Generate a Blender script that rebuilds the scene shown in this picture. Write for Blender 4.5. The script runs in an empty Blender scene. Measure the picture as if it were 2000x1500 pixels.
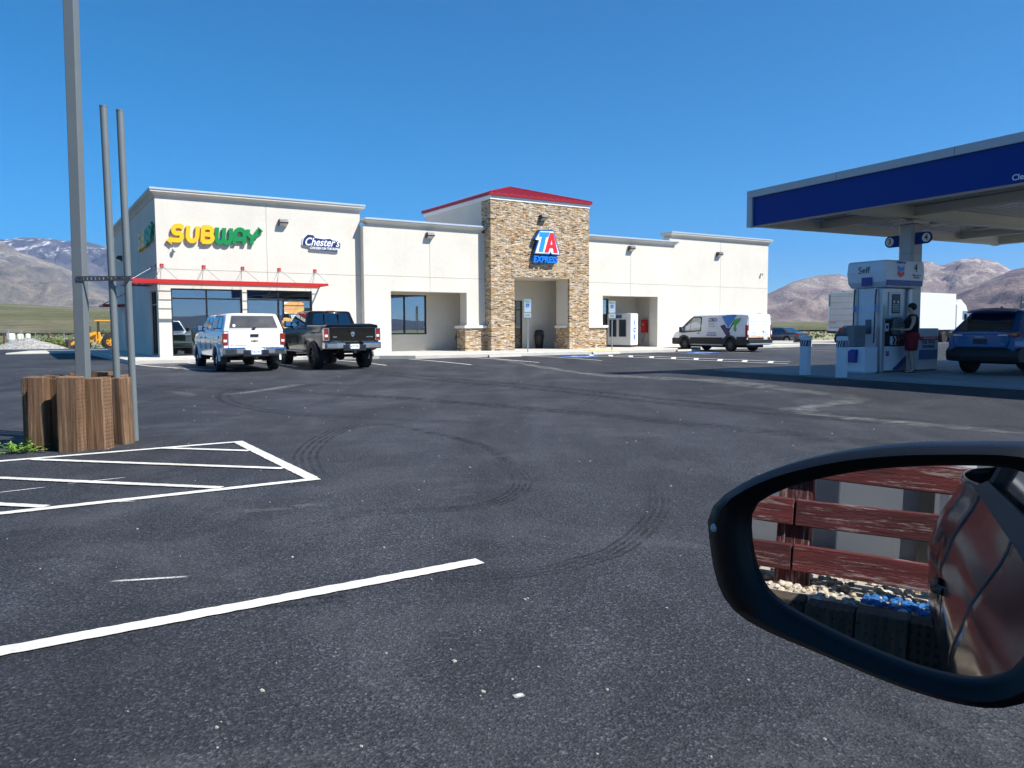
import bpy, math, random
from mathutils import Vector, Matrix, noise
R = math.radians
SC = bpy.context.scene
COL = SC.collection
random.seed(7)
# ------------------------------------------------------------------ camera, light, exposure
cam_d = bpy.data.cameras.new('camera'); cam = bpy.data.objects.new('camera', cam_d); COL.objects.link(cam)
cam.rotation_mode = 'XYZ'
cam_d.sensor_width = 36; cam_d.lens = 36*1525/2000; cam_d.clip_start = 0.05; cam_d.clip_end = 60000
_m = Matrix.Rotation(R(90-4.01), 4, 'X') @ Matrix.Rotation(R(-0.3), 4, 'Z')
cam.matrix_world = Matrix.Translation((0, 0, 1.4)) @ _m
SC.camera = cam
SUN_EL, SUN_AZ = 50.0, math.atan2(0.91, -0.41)      # azimuth clockwise from +Y
w = bpy.data.worlds.new('World'); SC.world = w; w.use_nodes = True
nt = w.node_tree; bg = nt.nodes['Background']
sky = nt.nodes.new('ShaderNodeTexSky'); sky.sky_type = 'NISHITA'; sky.sun_disc = False
sky.sun_elevation = R(SUN_EL); sky.sun_rotation = SUN_AZ
sky.altitude = 2000; sky.air_density = 1.0; sky.dust_density = 0.0; sky.ozone_density = 9.0
hs = nt.nodes.new('ShaderNodeHueSaturation'); hs.inputs['Saturation'].default_value = 1.48; hs.inputs['Hue'].default_value = .488; nt.links.new(sky.outputs[0], hs.inputs['Color'])
nt.links.new(hs.outputs[0], bg.inputs[0]); bg.inputs[1].default_value = 0.088
sd = bpy.data.lights.new('sun', 'SUN'); sd.energy = 5.0; sd.angle = R(0.5); sd.color = (1.0, 0.97, 0.925)
sun = bpy.data.objects.new('sun', sd); COL.objects.link(sun)
_s = Vector((math.sin(SUN_AZ)*math.cos(R(SUN_EL)), math.cos(SUN_AZ)*math.cos(R(SUN_EL)), math.sin(R(SUN_EL))))
sun.rotation_euler = _s.to_track_quat('Z', 'Y').to_euler()
SC.view_settings.view_transform = 'Standard'; SC.view_settings.look = 'None'
SC.view_settings.exposure = 0.80; SC.view_settings.gamma = 1.0; SC.view_settings.use_curve_mapping = False

# ------------------------------------------------------------------ helpers
def tag(o, label=None, cat=None, group=None, kind=None):
    if label: o['label'] = label
    if cat: o['category'] = cat
    if group: o['group'] = group
    if kind: o['kind'] = kind
    return o
def empty(name, loc, rz=0, label=None, cat=None, group=None):
    o = bpy.data.objects.new(name, None); COL.objects.link(o)
    o.location = loc; o.rotation_euler = (0, 0, rz); o.empty_display_size = .3
    return tag(o, label, cat, group)
def copy_tree(o, parent=None):
    c = o.copy(); COL.objects.link(c); c.parent = parent
    for ch in list(o.children): copy_tree(ch, c)
    return c
class MB:
    def __init__(s): s.v = []; s.f = []; s.m = []; s.mi = 0; s.sm = []
    def pts(s, P):
        n = len(s.v); s.v += [tuple(p) for p in P]; return n
    def face(s, idx, smooth=False): s.f.append(idx); s.m.append(s.mi); s.sm.append(smooth)
    def poly(s, P): n = s.pts(P); s.face(list(range(n, n+len(P))))
    def box(s, x0, x1, y0, y1, z0, z1):
        n = s.pts([(x0,y0,z0),(x1,y0,z0),(x1,y1,z0),(x0,y1,z0),(x0,y0,z1),(x1,y0,z1),(x1,y1,z1),(x0,y1,z1)])
        for q in ((0,3,2,1),(4,5,6,7),(0,1,5,4),(1,2,6,5),(2,3,7,6),(3,0,4,7)): s.face([n+i for i in q])
    def loft(s, rings, cap0=True, cap1=True, smooth=True, closed=True):
        k = len(rings[0]); n = s.pts([p for r in rings for p in r])
        for i in range(len(rings)-1):
            for j in range(k if closed else k-1):
                a = n+i*k+j; b = n+i*k+(j+1) % k
                s.face([a, b, b+k, a+k], smooth)
        if cap0: s.face([n+j for j in range(k)][::-1])
        if cap1: s.face([n+(len(rings)-1)*k+j for j in range(k)])
    def prism(s, poly, axis, a, b):
        def P(u, v, t): return {'x': (t,u,v), 'y': (u,t,v), 'z': (u,v,t)}[axis]
        s.loft([[P(u,v,a) for u,v in poly], [P(u,v,b) for u,v in poly]], smooth=False)
    def tube(s, path, r, n=10, caps=True, r1=None):
        path = [Vector(p) for p in path]; rings = []
        up = None
        for i, p in enumerate(path):
            t = (path[min(i+1, len(path)-1)]-path[max(i-1, 0)]).normalized()
            if up is None: up = Vector((0,0,1)) if abs(t.z) < .9 else Vector((1,0,0))
            a = t.cross(up).normalized(); b = a.cross(t).normalized(); up = b
            rr = r if r1 is None else r+(r1-r)*i/(len(path)-1)
            rings.append([p+a*math.cos(2*math.pi*j/n)*rr+b*math.sin(2*math.pi*j/n)*rr for j in range(n)])
        s.loft(rings, caps, caps)
    def lathe(s, prof, c=(0,0,0), axis='z', n=24):
        rings = []
        for r, h in prof:
            ring = []
            for j in range(n):
                a = 2*math.pi*j/n; u, v = r*math.cos(a), r*math.sin(a)
                p = {'z': (u,v,h), 'y': (u,h,v), 'x': (h,u,v)}[axis]
                ring.append((p[0]+c[0], p[1]+c[1], p[2]+c[2]))
            rings.append(ring)
        s.loft(rings)
    def build(s, name, mats, parent=None, bevel=0, seg=2, sharp=35, loc=None, rot=None):
        me = bpy.data.meshes.new(name); me.from_pydata(s.v, [], s.f)
        if not isinstance(mats, (list, tuple)): mats = [mats]
        for m in mats: me.materials.append(m)
        me.polygons.foreach_set('material_index', s.m); me.polygons.foreach_set('use_smooth', [bool(x) for x in s.sm])
        import bmesh
        bm = bmesh.new(); bm.from_mesh(me); bmesh.ops.recalc_face_normals(bm, faces=bm.faces); bm.to_mesh(me); bm.free()
        if any(s.sm): me.set_sharp_from_angle(angle=R(sharp))
        me.update()
        o = bpy.data.objects.new(name, me); COL.objects.link(o); o.parent = parent
        if loc: o.location = loc
        if rot: o.rotation_euler = rot
        if bevel:
            b = o.modifiers.new('bevel', 'BEVEL'); b.width = bevel; b.segments = seg; b.limit_method = 'ANGLE'; b.angle_limit = R(40); b.harden_normals = False
        return o
def box(name, mat, parent, x0, x1, y0, y1, z0, z1, bevel=0, **k):
    b = MB(); b.box(x0, x1, y0, y1, z0, z1); return b.build(name, mat, parent, bevel, **k)
def text(name, body, size, mat, parent, loc, rot=(R(90),0,0), depth=.01, bold=0, shear=0, ax='CENTER', sx=1.0):
    cu = bpy.data.curves.new('txt', 'FONT'); cu.body = body; cu.size = size; cu.extrude = depth/2; cu.offset = bold; cu.shear = shear
    cu.align_x = ax; cu.align_y = 'CENTER'; cu.resolution_u = 3
    t = bpy.data.objects.new('txt', cu); COL.objects.link(t)
    dg = bpy.context.evaluated_depsgraph_get()
    me = bpy.data.meshes.new_from_object(t.evaluated_get(dg)); bpy.data.objects.remove(t); bpy.data.curves.remove(cu)
    me.name = name; me.materials.clear(); me.materials.append(mat)
    o = bpy.data.objects.new(name, me); COL.objects.link(o); o.parent = parent; o.location = loc; o.rotation_euler = rot; o.scale = (sx, 1, 1)
    return o
def rrect(x0, x1, y0, y1, r, n=4):
    P = []
    for cx, cy, a0 in ((x1-r,y1-r,0),(x0+r,y1-r,90),(x0+r,y0+r,180),(x1-r,y0+r,270)):
        for i in range(n+1):
            a = R(a0+90*i/n); P.append((cx+r*math.cos(a), cy+r*math.sin(a)))
    return P
# ---- materials
MATS = {}
def mat(name, col, rough=.6, metal=0, spec=.5, coat=0, var=0, vscale=3, bump=0, bscale=60, emis=0, alpha=1, flakes=0):
    if name in MATS: return MATS[name]
    m = bpy.data.materials.new(name); m.use_nodes = True; N = m.node_tree.nodes; Lk = m.node_tree.links
    p = N['Principled BSDF']; c = (*col, 1)
    p.inputs['Base Color'].default_value = c; p.inputs['Roughness'].default_value = rough; p.inputs['Metallic'].default_value = metal
    p.inputs['Specular IOR Level'].default_value = spec; p.inputs['Coat Weight'].default_value = coat; p.inputs['Coat Roughness'].default_value = .04
    tc = N.new('ShaderNodeTexCoord')
    if var == 0: var = .05; 
    if var:
        nz = N.new('ShaderNodeTexNoise'); nz.inputs['Scale'].default_value = vscale; nz.inputs['Detail'].default_value = 6; nz.inputs['Roughness'].default_value = .65
        Lk.new(tc.outputs['Object'], nz.inputs['Vector'])
        mr = N.new('ShaderNodeMapRange'); mr.inputs[1].default_value = .3; mr.inputs[2].default_value = .7; mr.inputs[3].default_value = 1-var; mr.inputs[4].default_value = 1+var*.6
        Lk.new(nz.outputs['Fac'], mr.inputs[0])
        mx = N.new('ShaderNodeVectorMath'); mx.operation = 'SCALE'; mx.inputs[0].default_value = col
        Lk.new(mr.outputs[0], mx.inputs['Scale']); Lk.new(mx.outputs[0], p.inputs['Base Color'])
        mr2 = N.new('ShaderNodeMapRange'); mr2.inputs[3].default_value = max(0, rough-.06); mr2.inputs[4].default_value = min(1, rough+.08)
        Lk.new(nz.outputs['Fac'], mr2.inputs[0]); Lk.new(mr2.outputs[0], p.inputs['Roughness'])
    if bump:
        n2 = N.new('ShaderNodeTexNoise'); n2.inputs['Scale'].default_value = bscale; n2.inputs['Detail'].default_value = 4
        Lk.new(tc.outputs['Object'], n2.inputs['Vector']); b = N.new('ShaderNodeBump'); b.inputs['Strength'].default_value = bump; b.inputs['Distance'].default_value = .01
        Lk.new(n2.outputs['Fac'], b.inputs['Height']); Lk.new(b.outputs[0], p.inputs['Normal'])
    MATS[name] = m; return m
def nodes_mat(name):
    m = bpy.data.materials.new(name); m.use_nodes = True
    return m, m.node_tree.nodes, m.node_tree.links, m.node_tree.nodes['Principled BSDF']
def ramp(N, stops, interp='LINEAR'):
    r = N.new('ShaderNodeValToRGB'); r.color_ramp.interpolation = interp
    e = r.color_ramp.elements
    while len(e) < len(stops): e.new(.5)
    for i, (p, c) in enumerate(stops):
        e[i].position = p; e[i].color = (*c, 1) if len(c) == 3 else c
    return r
def tnoise(N, Lk, vec, scale, detail=5, rough=.6, dist=0):
    n = N.new('ShaderNodeTexNoise'); n.inputs['Scale'].default_value = scale; n.inputs['Detail'].default_value = detail
    n.inputs['Roughness'].default_value = rough; n.inputs['Distortion'].default_value = dist; Lk.new(vec, n.inputs['Vector']); return n
def mixc(N, Lk, fac, a, b, mode='MIX'):
    m = N.new('ShaderNodeMix'); m.data_type = 'RGBA'; m.blend_type = mode
    for sock, v in ((m.inputs[0], fac), (m.inputs[6], a), (m.inputs[7], b)):
        if isinstance(v, (int, float)): sock.default_value = v
        elif isinstance(v, tuple): sock.default_value = (*v, 1) if len(v) == 3 else v
        else: Lk.new(v, sock)
    return m.outputs[2]
def mapping(N, Lk, vec, scale=(1,1,1), rot=(0,0,0), loc=(0,0,0)):
    m = N.new('ShaderNodeMapping'); m.inputs['Scale'].default_value = scale; m.inputs['Rotation'].default_value = rot; m.inputs['Location'].default_value = loc
    Lk.new(vec, m.inputs['Vector']); return m.outputs[0]

def asphalt_mat(name='asphalt', dark=1.0):
    m, N, Lk, p = nodes_mat(name)
    tc = N.new('ShaderNodeTexCoord').outputs['Object']
    big = tnoise(N, Lk, tc, .12, 6, .6, .6)
    streak = tnoise(N, Lk, mapping(N, Lk, tc, (.9, .16, 1), (0, 0, R(24))), 1.0, 5, .6, .8)
    mid = tnoise(N, Lk, tc, 1.7, 6, .65)
    c1 = ramp(N, [(.30, (.0145,.0156,.0188)), (.5, (.0208,.0224,.0268)), (.72, (.032,.0343,.0400))]); Lk.new(big.outputs['Fac'], c1.inputs[0])
    c2 = ramp(N, [(.34, (.66,.66,.68)), (.66, (1.38,1.38,1.37))]); Lk.new(streak.outputs['Fac'], c2.inputs[0])
    c = mixc(N, Lk, 1.0, c1.outputs[0], c2.outputs[0], 'MULTIPLY')
    c3 = ramp(N, [(.3, (.82,.82,.83)), (.7, (1.22,1.22,1.2))]); Lk.new(mid.outputs['Fac'], c3.inputs[0])
    c = mixc(N, Lk, 1.0, c, c3.outputs[0], 'MULTIPLY')
    # aggregate: stones of about a centimetre, some worn bare
    vo = N.new('ShaderNodeTexVoronoi'); vo.inputs['Scale'].default_value = 95; Lk.new(tc, vo.inputs['Vector'])
    sep = N.new('ShaderNodeSeparateColor'); Lk.new(vo.outputs['Color'], sep.inputs[0])
    st = ramp(N, [(0, (.36,.36,.38)), (.5, (.8,.8,.82)), (.82, (1.4,1.4,1.4)), (.94, (2.3,2.28,2.25)), (1, (3.4,3.35,3.3))]); Lk.new(sep.outputs[0], st.inputs[0])
    gr = ramp(N, [(.38, (.50,.50,.51)), (.60, (1.6,1.6,1.6))]); f = tnoise(N, Lk, tc, 46, 4, .75); Lk.new(f.outputs['Fac'], gr.inputs[0])
    c = mixc(N, Lk, .85, c, st.outputs[0], 'MULTIPLY'); c = mixc(N, Lk, 1.0, c, gr.outputs[0], 'MULTIPLY')
    # worn areas where the stone shows lighter
    wn = tnoise(N, Lk, tc, .55, 7, .7, .4); wr = ramp(N, [(.50, (0,0,0)), (.72, (1,1,1))]); Lk.new(wn.outputs['Fac'], wr.inputs[0])
    wf = N.new('ShaderNodeMath'); wf.operation = 'MULTIPLY'; Lk.new(wr.outputs[0], wf.inputs[0]); Lk.new(f.outputs['Fac'], wf.inputs[1])
    c = mixc(N, Lk, wf.outputs[0], c, (.085*dark,.088*dark,.095*dark))
    # sparse grit
    v2 = N.new('ShaderNodeTexVoronoi'); v2.inputs['Scale'].default_value = 3.1; v2.inputs['Randomness'].default_value = 1; Lk.new(tc, v2.inputs['Vector'])
    g = ramp(N, [(.004, (1,1,1)), (.008, (0,0,0))]); Lk.new(v2.outputs['Distance'], g.inputs[0])
    c = mixc(N, Lk, g.outputs[0], c, (.30,.28,.25))
    if dark != 1.0: c = mixc(N, Lk, 1.0, c, (dark,dark,dark), 'MULTIPLY')
    Lk.new(c, p.inputs['Base Color'])
    p.inputs['Roughness'].default_value = .78; p.inputs['Specular IOR Level'].default_value = .42
    b = N.new('ShaderNodeBump'); b.inputs['Strength'].default_value = .9; b.inputs['Distance'].default_value = .006
    ad = N.new('ShaderNodeMath'); ad.operation = 'ADD'; Lk.new(vo.outputs['Distance'], ad.inputs[0]); Lk.new(f.outputs['Fac'], ad.inputs[1])
    Lk.new(ad.outputs[0], b.inputs['Height']); Lk.new(b.outputs[0], p.inputs['Normal'])
    return m
def paint_mat(name, col, wear=.35):
    m, N, Lk, p = nodes_mat(name); tc = N.new('ShaderNodeTexCoord').outputs['Object']
    a = tnoise(N, Lk, tc, 2.2, 6, .7); b = tnoise(N, Lk, tc, 70, 4, .8)
    r1 = ramp(N, [(.35, tuple(.78*x for x in col)), (.6, col)]); Lk.new(a.outputs['Fac'], r1.inputs[0])
    r2 = ramp(N, [(.30, (.32,.32,.33)), (.40+wear*.1, (1,1,1))]); Lk.new(b.outputs['Fac'], r2.inputs[0])
    c = mixc(N, Lk, wear, r1.outputs[0], r2.outputs[0], 'MULTIPLY')
    dn = tnoise(N, Lk, tc, .45, 3, .5); dr = ramp(N, [(.52, (0,0,0)), (.7, (1,1,1))]); Lk.new(dn.outputs['Fac'], dr.inputs[0])
    fm = N.new('ShaderNodeMath'); fm.operation = 'MULTIPLY'; fm.inputs[1].default_value = .35; Lk.new(dr.outputs[0], fm.inputs[0])
    c = mixc(N, Lk, fm.outputs[0], c, (.62*col[0]/.8,.47*col[1]/.8,.3*col[2]/.8))
    # chips through which the asphalt shows
    ch = tnoise(N, Lk, tc, 26, 6, .8); cr = ramp(N, [(.66, (0,0,0)), (.70, (1,1,1))]); Lk.new(ch.outputs['Fac'], cr.inputs[0])
    c = mixc(N, Lk, cr.outputs[0], c, (.06,.06,.065))
    Lk.new(c, p.inputs['Base Color']); p.inputs['Roughness'].default_value = .75
    bm = N.new('ShaderNodeBump'); bm.inputs['Strength'].default_value = .7; bm.inputs['Distance'].default_value = .004; Lk.new(b.outputs['Fac'], bm.inputs['Height']); Lk.new(bm.outputs[0], p.inputs['Normal'])
    return m
def stain_mat(name, col, op, scale, stretch=(1,1,1), lo=.42, hi=.62, shader_rough=.7):
    # a deposit lying on the asphalt, patchy: rubber or dust with holes where the asphalt shows
    m, N, Lk, p = nodes_mat(name); tcn = N.new('ShaderNodeTexCoord'); tc = tcn.outputs['Object']
    uv = N.new('ShaderNodeUVMap').outputs[0]
    a = tnoise(N, Lk, mapping(N, Lk, tc, stretch), scale, 6, .75)
    g = tnoise(N, Lk, tc, 60, 3, .8)
    r = ramp(N, [(lo, (0,0,0)), (hi, (1,1,1))]); Lk.new(a.outputs['Fac'], r.inputs[0])
    s = N.new('ShaderNodeSeparateXYZ'); Lk.new(uv, s.inputs[0])
    # fade across and along the ribbon: 4u(1-u)
    def par(sock, power):
        i = N.new('ShaderNodeMath'); i.operation = 'SUBTRACT'; i.inputs[0].default_value = 1; Lk.new(sock, i.inputs[1])
        q = N.new('ShaderNodeMath'); q.operation = 'MULTIPLY'; Lk.new(sock, q.inputs[0]); Lk.new(i.outputs[0], q.inputs[1])
        q2 = N.new('ShaderNodeMath'); q2.operation = 'MULTIPLY'; q2.inputs[1].default_value = 4; q2.use_clamp = True; Lk.new(q.outputs[0], q2.inputs[0])
        q3 = N.new('ShaderNodeMath'); q3.operation = 'POWER'; q3.inputs[1].default_value = power; Lk.new(q2.outputs[0], q3.inputs[0]); return q3.outputs[0]
    def mul(x, y):
        q = N.new('ShaderNodeMath'); q.operation = 'MULTIPLY'
        for k_, v in ((0, x), (1, y)):
            if isinstance(v, (int, float)): q.inputs[k_].default_value = v
            else: Lk.new(v, q.inputs[k_])
        return q.outputs[0]
    al = mul(mul(par(s.outputs[0], .8), par(s.outputs[1], .6)), mul(r.outputs[0], op))
    gg = ramp(N, [(.35, (.35,.35,.35)), (.6, (1,1,1))]); Lk.new(g.outputs['Fac'], gg.inputs[0])
    al = mul(al, gg.outputs[0])
    Lk.new(al, p.inputs['Alpha']); p.inputs['Base Color'].default_value = (*col, 1); p.inputs['Roughness'].default_value = shader_rough
    return m
def stucco_mat():
    m, N, Lk, p = nodes_mat('stucco'); tc = N.new('ShaderNodeTexCoord').outputs['Object']
    a = tnoise(N, Lk, tc, .5, 6, .6); r = ramp(N, [(.3, (.60,.558,.485)), (.7, (.67,.628,.55))]); Lk.new(a.outputs['Fac'], r.inputs[0])
    b = tnoise(N, Lk, tc, 9, 5, .7); r2 = ramp(N, [(.3, (.95,.95,.94)), (.7, (1.04,1.04,1.04))]); Lk.new(b.outputs['Fac'], r2.inputs[0])
    c = mixc(N, Lk, 1.0, r.outputs[0], r2.outputs[0], 'MULTIPLY')
    st = tnoise(N, Lk, mapping(N, Lk, tc, (2.2,2.2,.22)), 1, 5, .65); r3 = ramp(N, [(.45, (1,1,1)), (.8, (.92,.9,.87))]); Lk.new(st.outputs['Fac'], r3.inputs[0])
    c = mixc(N, Lk, .4, c, r3.outputs[0], 'MULTIPLY')
    Lk.new(c, p.inputs['Base Color']); p.inputs['Roughness'].default_value = .92; p.inputs['Specular IOR Level'].default_value = .2
    g = tnoise(N, Lk, tc, 140, 3, .7); bm = N.new('ShaderNodeBump'); bm.inputs['Strength'].default_value = .35; bm.inputs['Distance'].default_value = .004
    Lk.new(g.outputs['Fac'], bm.inputs['Height']); Lk.new(bm.outputs[0], p.inputs['Normal']); return m
def stone_mat():
    m, N, Lk, p = nodes_mat('ledge_stone'); tc = N.new('ShaderNodeTexCoord').outputs['Object']
    s = N.new('ShaderNodeSeparateXYZ'); Lk.new(tc, s.inputs[0]); ad = N.new('ShaderNodeMath'); ad.operation = 'ADD'
    Lk.new(s.outputs[0], ad.inputs[0]); Lk.new(s.outputs[1], ad.inputs[1]); cb = N.new('ShaderNodeCombineXYZ'); Lk.new(ad.outputs[0], cb.inputs[0]); Lk.new(s.outputs[2], cb.inputs[1])
    wb = tnoise(N, Lk, cb.outputs[0], 3.0, 3, .5); 
    dd = N.new('ShaderNodeVectorMath'); dd.operation = 'MULTIPLY_ADD'; dd.inputs[1].default_value = (.05,.05,0); Lk.new(wb.outputs['Color'], dd.inputs[0]); Lk.new(cb.outputs[0], dd.inputs[2])
    v = N.new('ShaderNodeTexVoronoi'); v.voronoi_dimensions = '2D'; v.distance = 'CHEBYCHEV'; v.inputs['Scale'].default_value = 1; v.inputs['Randomness'].default_value = .85
    Lk.new(mapping(N, Lk, dd.outputs[0], (5.6, 25, 1)), v.inputs['Vector'])
    sc = N.new('ShaderNodeSeparateColor'); Lk.new(v.outputs['Color'], sc.inputs[0])
    r = ramp(N, [(0, (.10,.065,.04)), (.07, (.36,.22,.11)), (.22, (.54,.34,.14)), (.36, (.36,.30,.22)), (.48, (.53,.42,.28)), (.66, (.58,.50,.38)), (.80, (.42,.35,.26)), (.88, (.72,.63,.49)), (1, (.78,.70,.58))], 'CONSTANT')
    Lk.new(sc.outputs[0], r.inputs[0])
    n2 = tnoise(N, Lk, cb.outputs[0], 22, 5, .7); r2 = ramp(N, [(.3, (.62,.6,.58)), (.7, (1.25,1.22,1.2))]); Lk.new(n2.outputs['Fac'], r2.inputs[0])
    c = mixc(N, Lk, 1.0, r.outputs[0], r2.outputs[0], 'MULTIPLY')
    e = N.new('ShaderNodeTexVoronoi'); e.voronoi_dimensions = '2D'; e.feature = 'DISTANCE_TO_EDGE'; e.inputs['Scale'].default_value = 1; e.inputs['Randomness'].default_value = .85
    Lk.new(mapping(N, Lk, dd.outputs[0], (5.6, 25, 1)), e.inputs['Vector'])
    er = ramp(N, [(.0, (.30,.24,.18)), (.08, (1,1,1))]); Lk.new(e.outputs['Distance'], er.inputs[0])
    c = mixc(N, Lk, .85, c, er.outputs[0], 'MULTIPLY')
    Lk.new(c, p.inputs['Base Color']); p.inputs['Roughness'].default_value = .85
    h = N.new('ShaderNodeMath'); h.operation = 'ADD'; Lk.new(er.outputs[0], h.inputs[0]); Lk.new(sc.outputs[1], h.inputs[1])
    bm = N.new('ShaderNodeBump'); bm.inputs['Strength'].default_value = .7; bm.inputs['Distance'].default_value = .02; Lk.new(h.outputs[0], bm.inputs['Height']); Lk.new(bm.outputs[0], p.inputs['Normal']); return m
def glass_mat(name, tint=(.25,.30,.31), refl=.35, rough=.01, wave=0.0):
    m, N, Lk, p = nodes_mat(name); out = N['Material Output']; N.remove(p)
    t = N.new('ShaderNodeBsdfTransparent'); t.inputs[0].default_value = (*tint, 1)
    g = N.new('ShaderNodeBsdfGlossy'); g.inputs['Roughness'].default_value = rough; g.inputs['Color'].default_value = (.85,.93,1,1)
    lw = N.new('ShaderNodeLayerWeight'); lw.inputs[0].default_value = .35
    mr = N.new('ShaderNodeMapRange'); mr.inputs[3].default_value = refl*.55; mr.inputs[4].default_value = min(1, refl+.6); Lk.new(lw.outputs['Facing'], mr.inputs[0])
    mx = N.new('ShaderNodeMixShader'); Lk.new(mr.outputs[0], mx.inputs[0]); Lk.new(t.outputs[0], mx.inputs[1]); Lk.new(g.outputs[0], mx.inputs[2]); Lk.new(mx.outputs[0], out.inputs[0])
    tc = N.new('ShaderNodeTexCoord').outputs['Object']; n = tnoise(N, Lk, tc, .8, 2); b = N.new('ShaderNodeBump'); b.inputs['Strength'].default_value = .02+wave; b.inputs['Distance'].default_value = .02
    Lk.new(n.outputs['Fac'], b.inputs['Height']); Lk.new(b.outputs[0], g.inputs['Normal'])
    return m
def wood_mat(name, cols, grain=(9, 9, .6), dots=False, axis_z=True, peel=None):
    m, N, Lk, p = nodes_mat(name); tc = N.new('ShaderNodeTexCoord').outputs['Object']
    oi = N.new('ShaderNodeObjectInfo').outputs['Random']
    off = N.new('ShaderNodeVectorMath'); off.operation = 'ADD'; cb = N.new('ShaderNodeCombineXYZ')
    q = N.new('ShaderNodeMath'); q.operation = 'MULTIPLY'; q.inputs[1].default_value = 30; Lk.new(oi, q.inputs[0]); Lk.new(q.outputs[0], cb.inputs[0]); Lk.new(q.outputs[0], cb.inputs[1])
    Lk.new(tc, off.inputs[0]); Lk.new(cb.outputs[0], off.inputs[1]); vec = off.outputs[0]
    a = tnoise(N, Lk, mapping(N, Lk, vec, grain), 1.6, 7, .7, .9)
    r = ramp(N, [(.25, cols[0]), (.5, cols[1]), (.75, cols[2])]); Lk.new(a.outputs['Fac'], r.inputs[0])
    b = tnoise(N, Lk, mapping(N, Lk, vec, tuple(5*x for x in grain)), 2.0, 6, .75); r2 = ramp(N, [(.3, (.5,.48,.45)), (.6, (1.1,1.08,1.05))]); Lk.new(b.outputs['Fac'], r2.inputs[0])
    c = mixc(N, Lk, .9, r.outputs[0], r2.outputs[0], 'MULTIPLY')
    v = tnoise(N, Lk, vec, 1.4, 4, .6); r3 = ramp(N, [(.35, (.7,.66,.62)), (.65, (1.2,1.15,1.1))]); Lk.new(v.outputs['Fac'], r3.inputs[0])
    c = mixc(N, Lk, .7, c, r3.outputs[0], 'MULTIPLY')
    ob = N.new('ShaderNodeMapRange'); ob.inputs[3].default_value = .62; ob.inputs[4].default_value = 1.25; Lk.new(oi, ob.inputs[0])
    vm = N.new('ShaderNodeVectorMath'); vm.operation = 'SCALE'; Lk.new(c, vm.inputs[0]); Lk.new(ob.outputs[0], vm.inputs['Scale']); c = vm.outputs[0]
    sn = tnoise(N, Lk, mapping(N, Lk, vec, tuple(1.6*x for x in grain)), 1.1, 5, .6); sr = ramp(N, [(.60, (0,0,0)), (.74, (.6,.6,.6))]); Lk.new(sn.outputs['Fac'], sr.inputs[0]); c = mixc(N, Lk, sr.outputs[0], c, tuple(min(1, 1.7*x) for x in cols[2]))
    if peel:
        pn = tnoise(N, Lk, mapping(N, Lk, vec, tuple(2.2*x for x in grain)), 1.5, 7, .8); pr = ramp(N, [(.54, (0,0,0)), (.62, (1,1,1))]); Lk.new(pn.outputs['Fac'], pr.inputs[0])
        c = mixc(N, Lk, pr.outputs[0], c, peel)
    if dots:
        vd = N.new('ShaderNodeTexVoronoi'); vd.inputs['Scale'].default_value = 1; vd.inputs['Randomness'].default_value = .12
        Lk.new(mapping(N, Lk, tc, (26, 25, 22)), vd.inputs['Vector']); dr = ramp(N, [(.20, (.22,.20,.18)), (.30, (1,1,1))]); Lk.new(vd.outputs['Distance'], dr.inputs[0])
        c = mixc(N, Lk, .8, c, dr.outputs[0], 'MULTIPLY')
    Lk.new(c, p.inputs['Base Color']); p.inputs['Roughness'].default_value = .85
    bm = N.new('ShaderNodeBump'); bm.inputs['Strength'].default_value = .6; bm.inputs['Distance'].default_value = .012; Lk.new(b.outputs['Fac'], bm.inputs['Height']); Lk.new(bm.outputs[0], p.inputs['Normal']); return m
def ribbed_mat(name, col, scale, axis, rough=.5, depth=.02, metal=0):
    m, N, Lk, p = nodes_mat(name); tc = N.new('ShaderNodeTexCoord').outputs['Object']
    s = N.new('ShaderNodeSeparateXYZ'); Lk.new(tc, s.inputs[0])
    q = N.new('ShaderNodeMath'); q.operation = 'MULTIPLY'; q.inputs[1].default_value = scale; Lk.new(s.outputs['xyz'.index(axis)], q.inputs[0])
    f = N.new('ShaderNodeMath'); f.operation = 'FRACT'; Lk.new(q.outputs[0], f.inputs[0])
    r = ramp(N, [(0, (.35,.35,.35)), (.06, (1,1,1)), (.94, (1,1,1)), (1, (.35,.35,.35))]); Lk.new(f.outputs[0], r.inputs[0])
    nz = tnoise(N, Lk, tc, 1.3, 5, .6); r2 = ramp(N, [(.3, tuple(.88*x for x in col)), (.7, tuple(min(1, 1.06*x) for x in col))]); Lk.new(nz.outputs['Fac'], r2.inputs[0])
    c = mixc(N, Lk, .75, r2.outputs[0], r.outputs[0], 'MULTIPLY'); Lk.new(c, p.inputs['Base Color']); p.inputs['Roughness'].default_value = rough; p.inputs['Metallic'].default_value = metal
    b = N.new('ShaderNodeBump'); b.inputs['Distance'].default_value = depth; b.inputs['Strength'].default_value = .8; Lk.new(r.outputs[0], b.inputs['Height']); Lk.new(b.outputs[0], p.inputs['Normal']); return m

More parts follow.
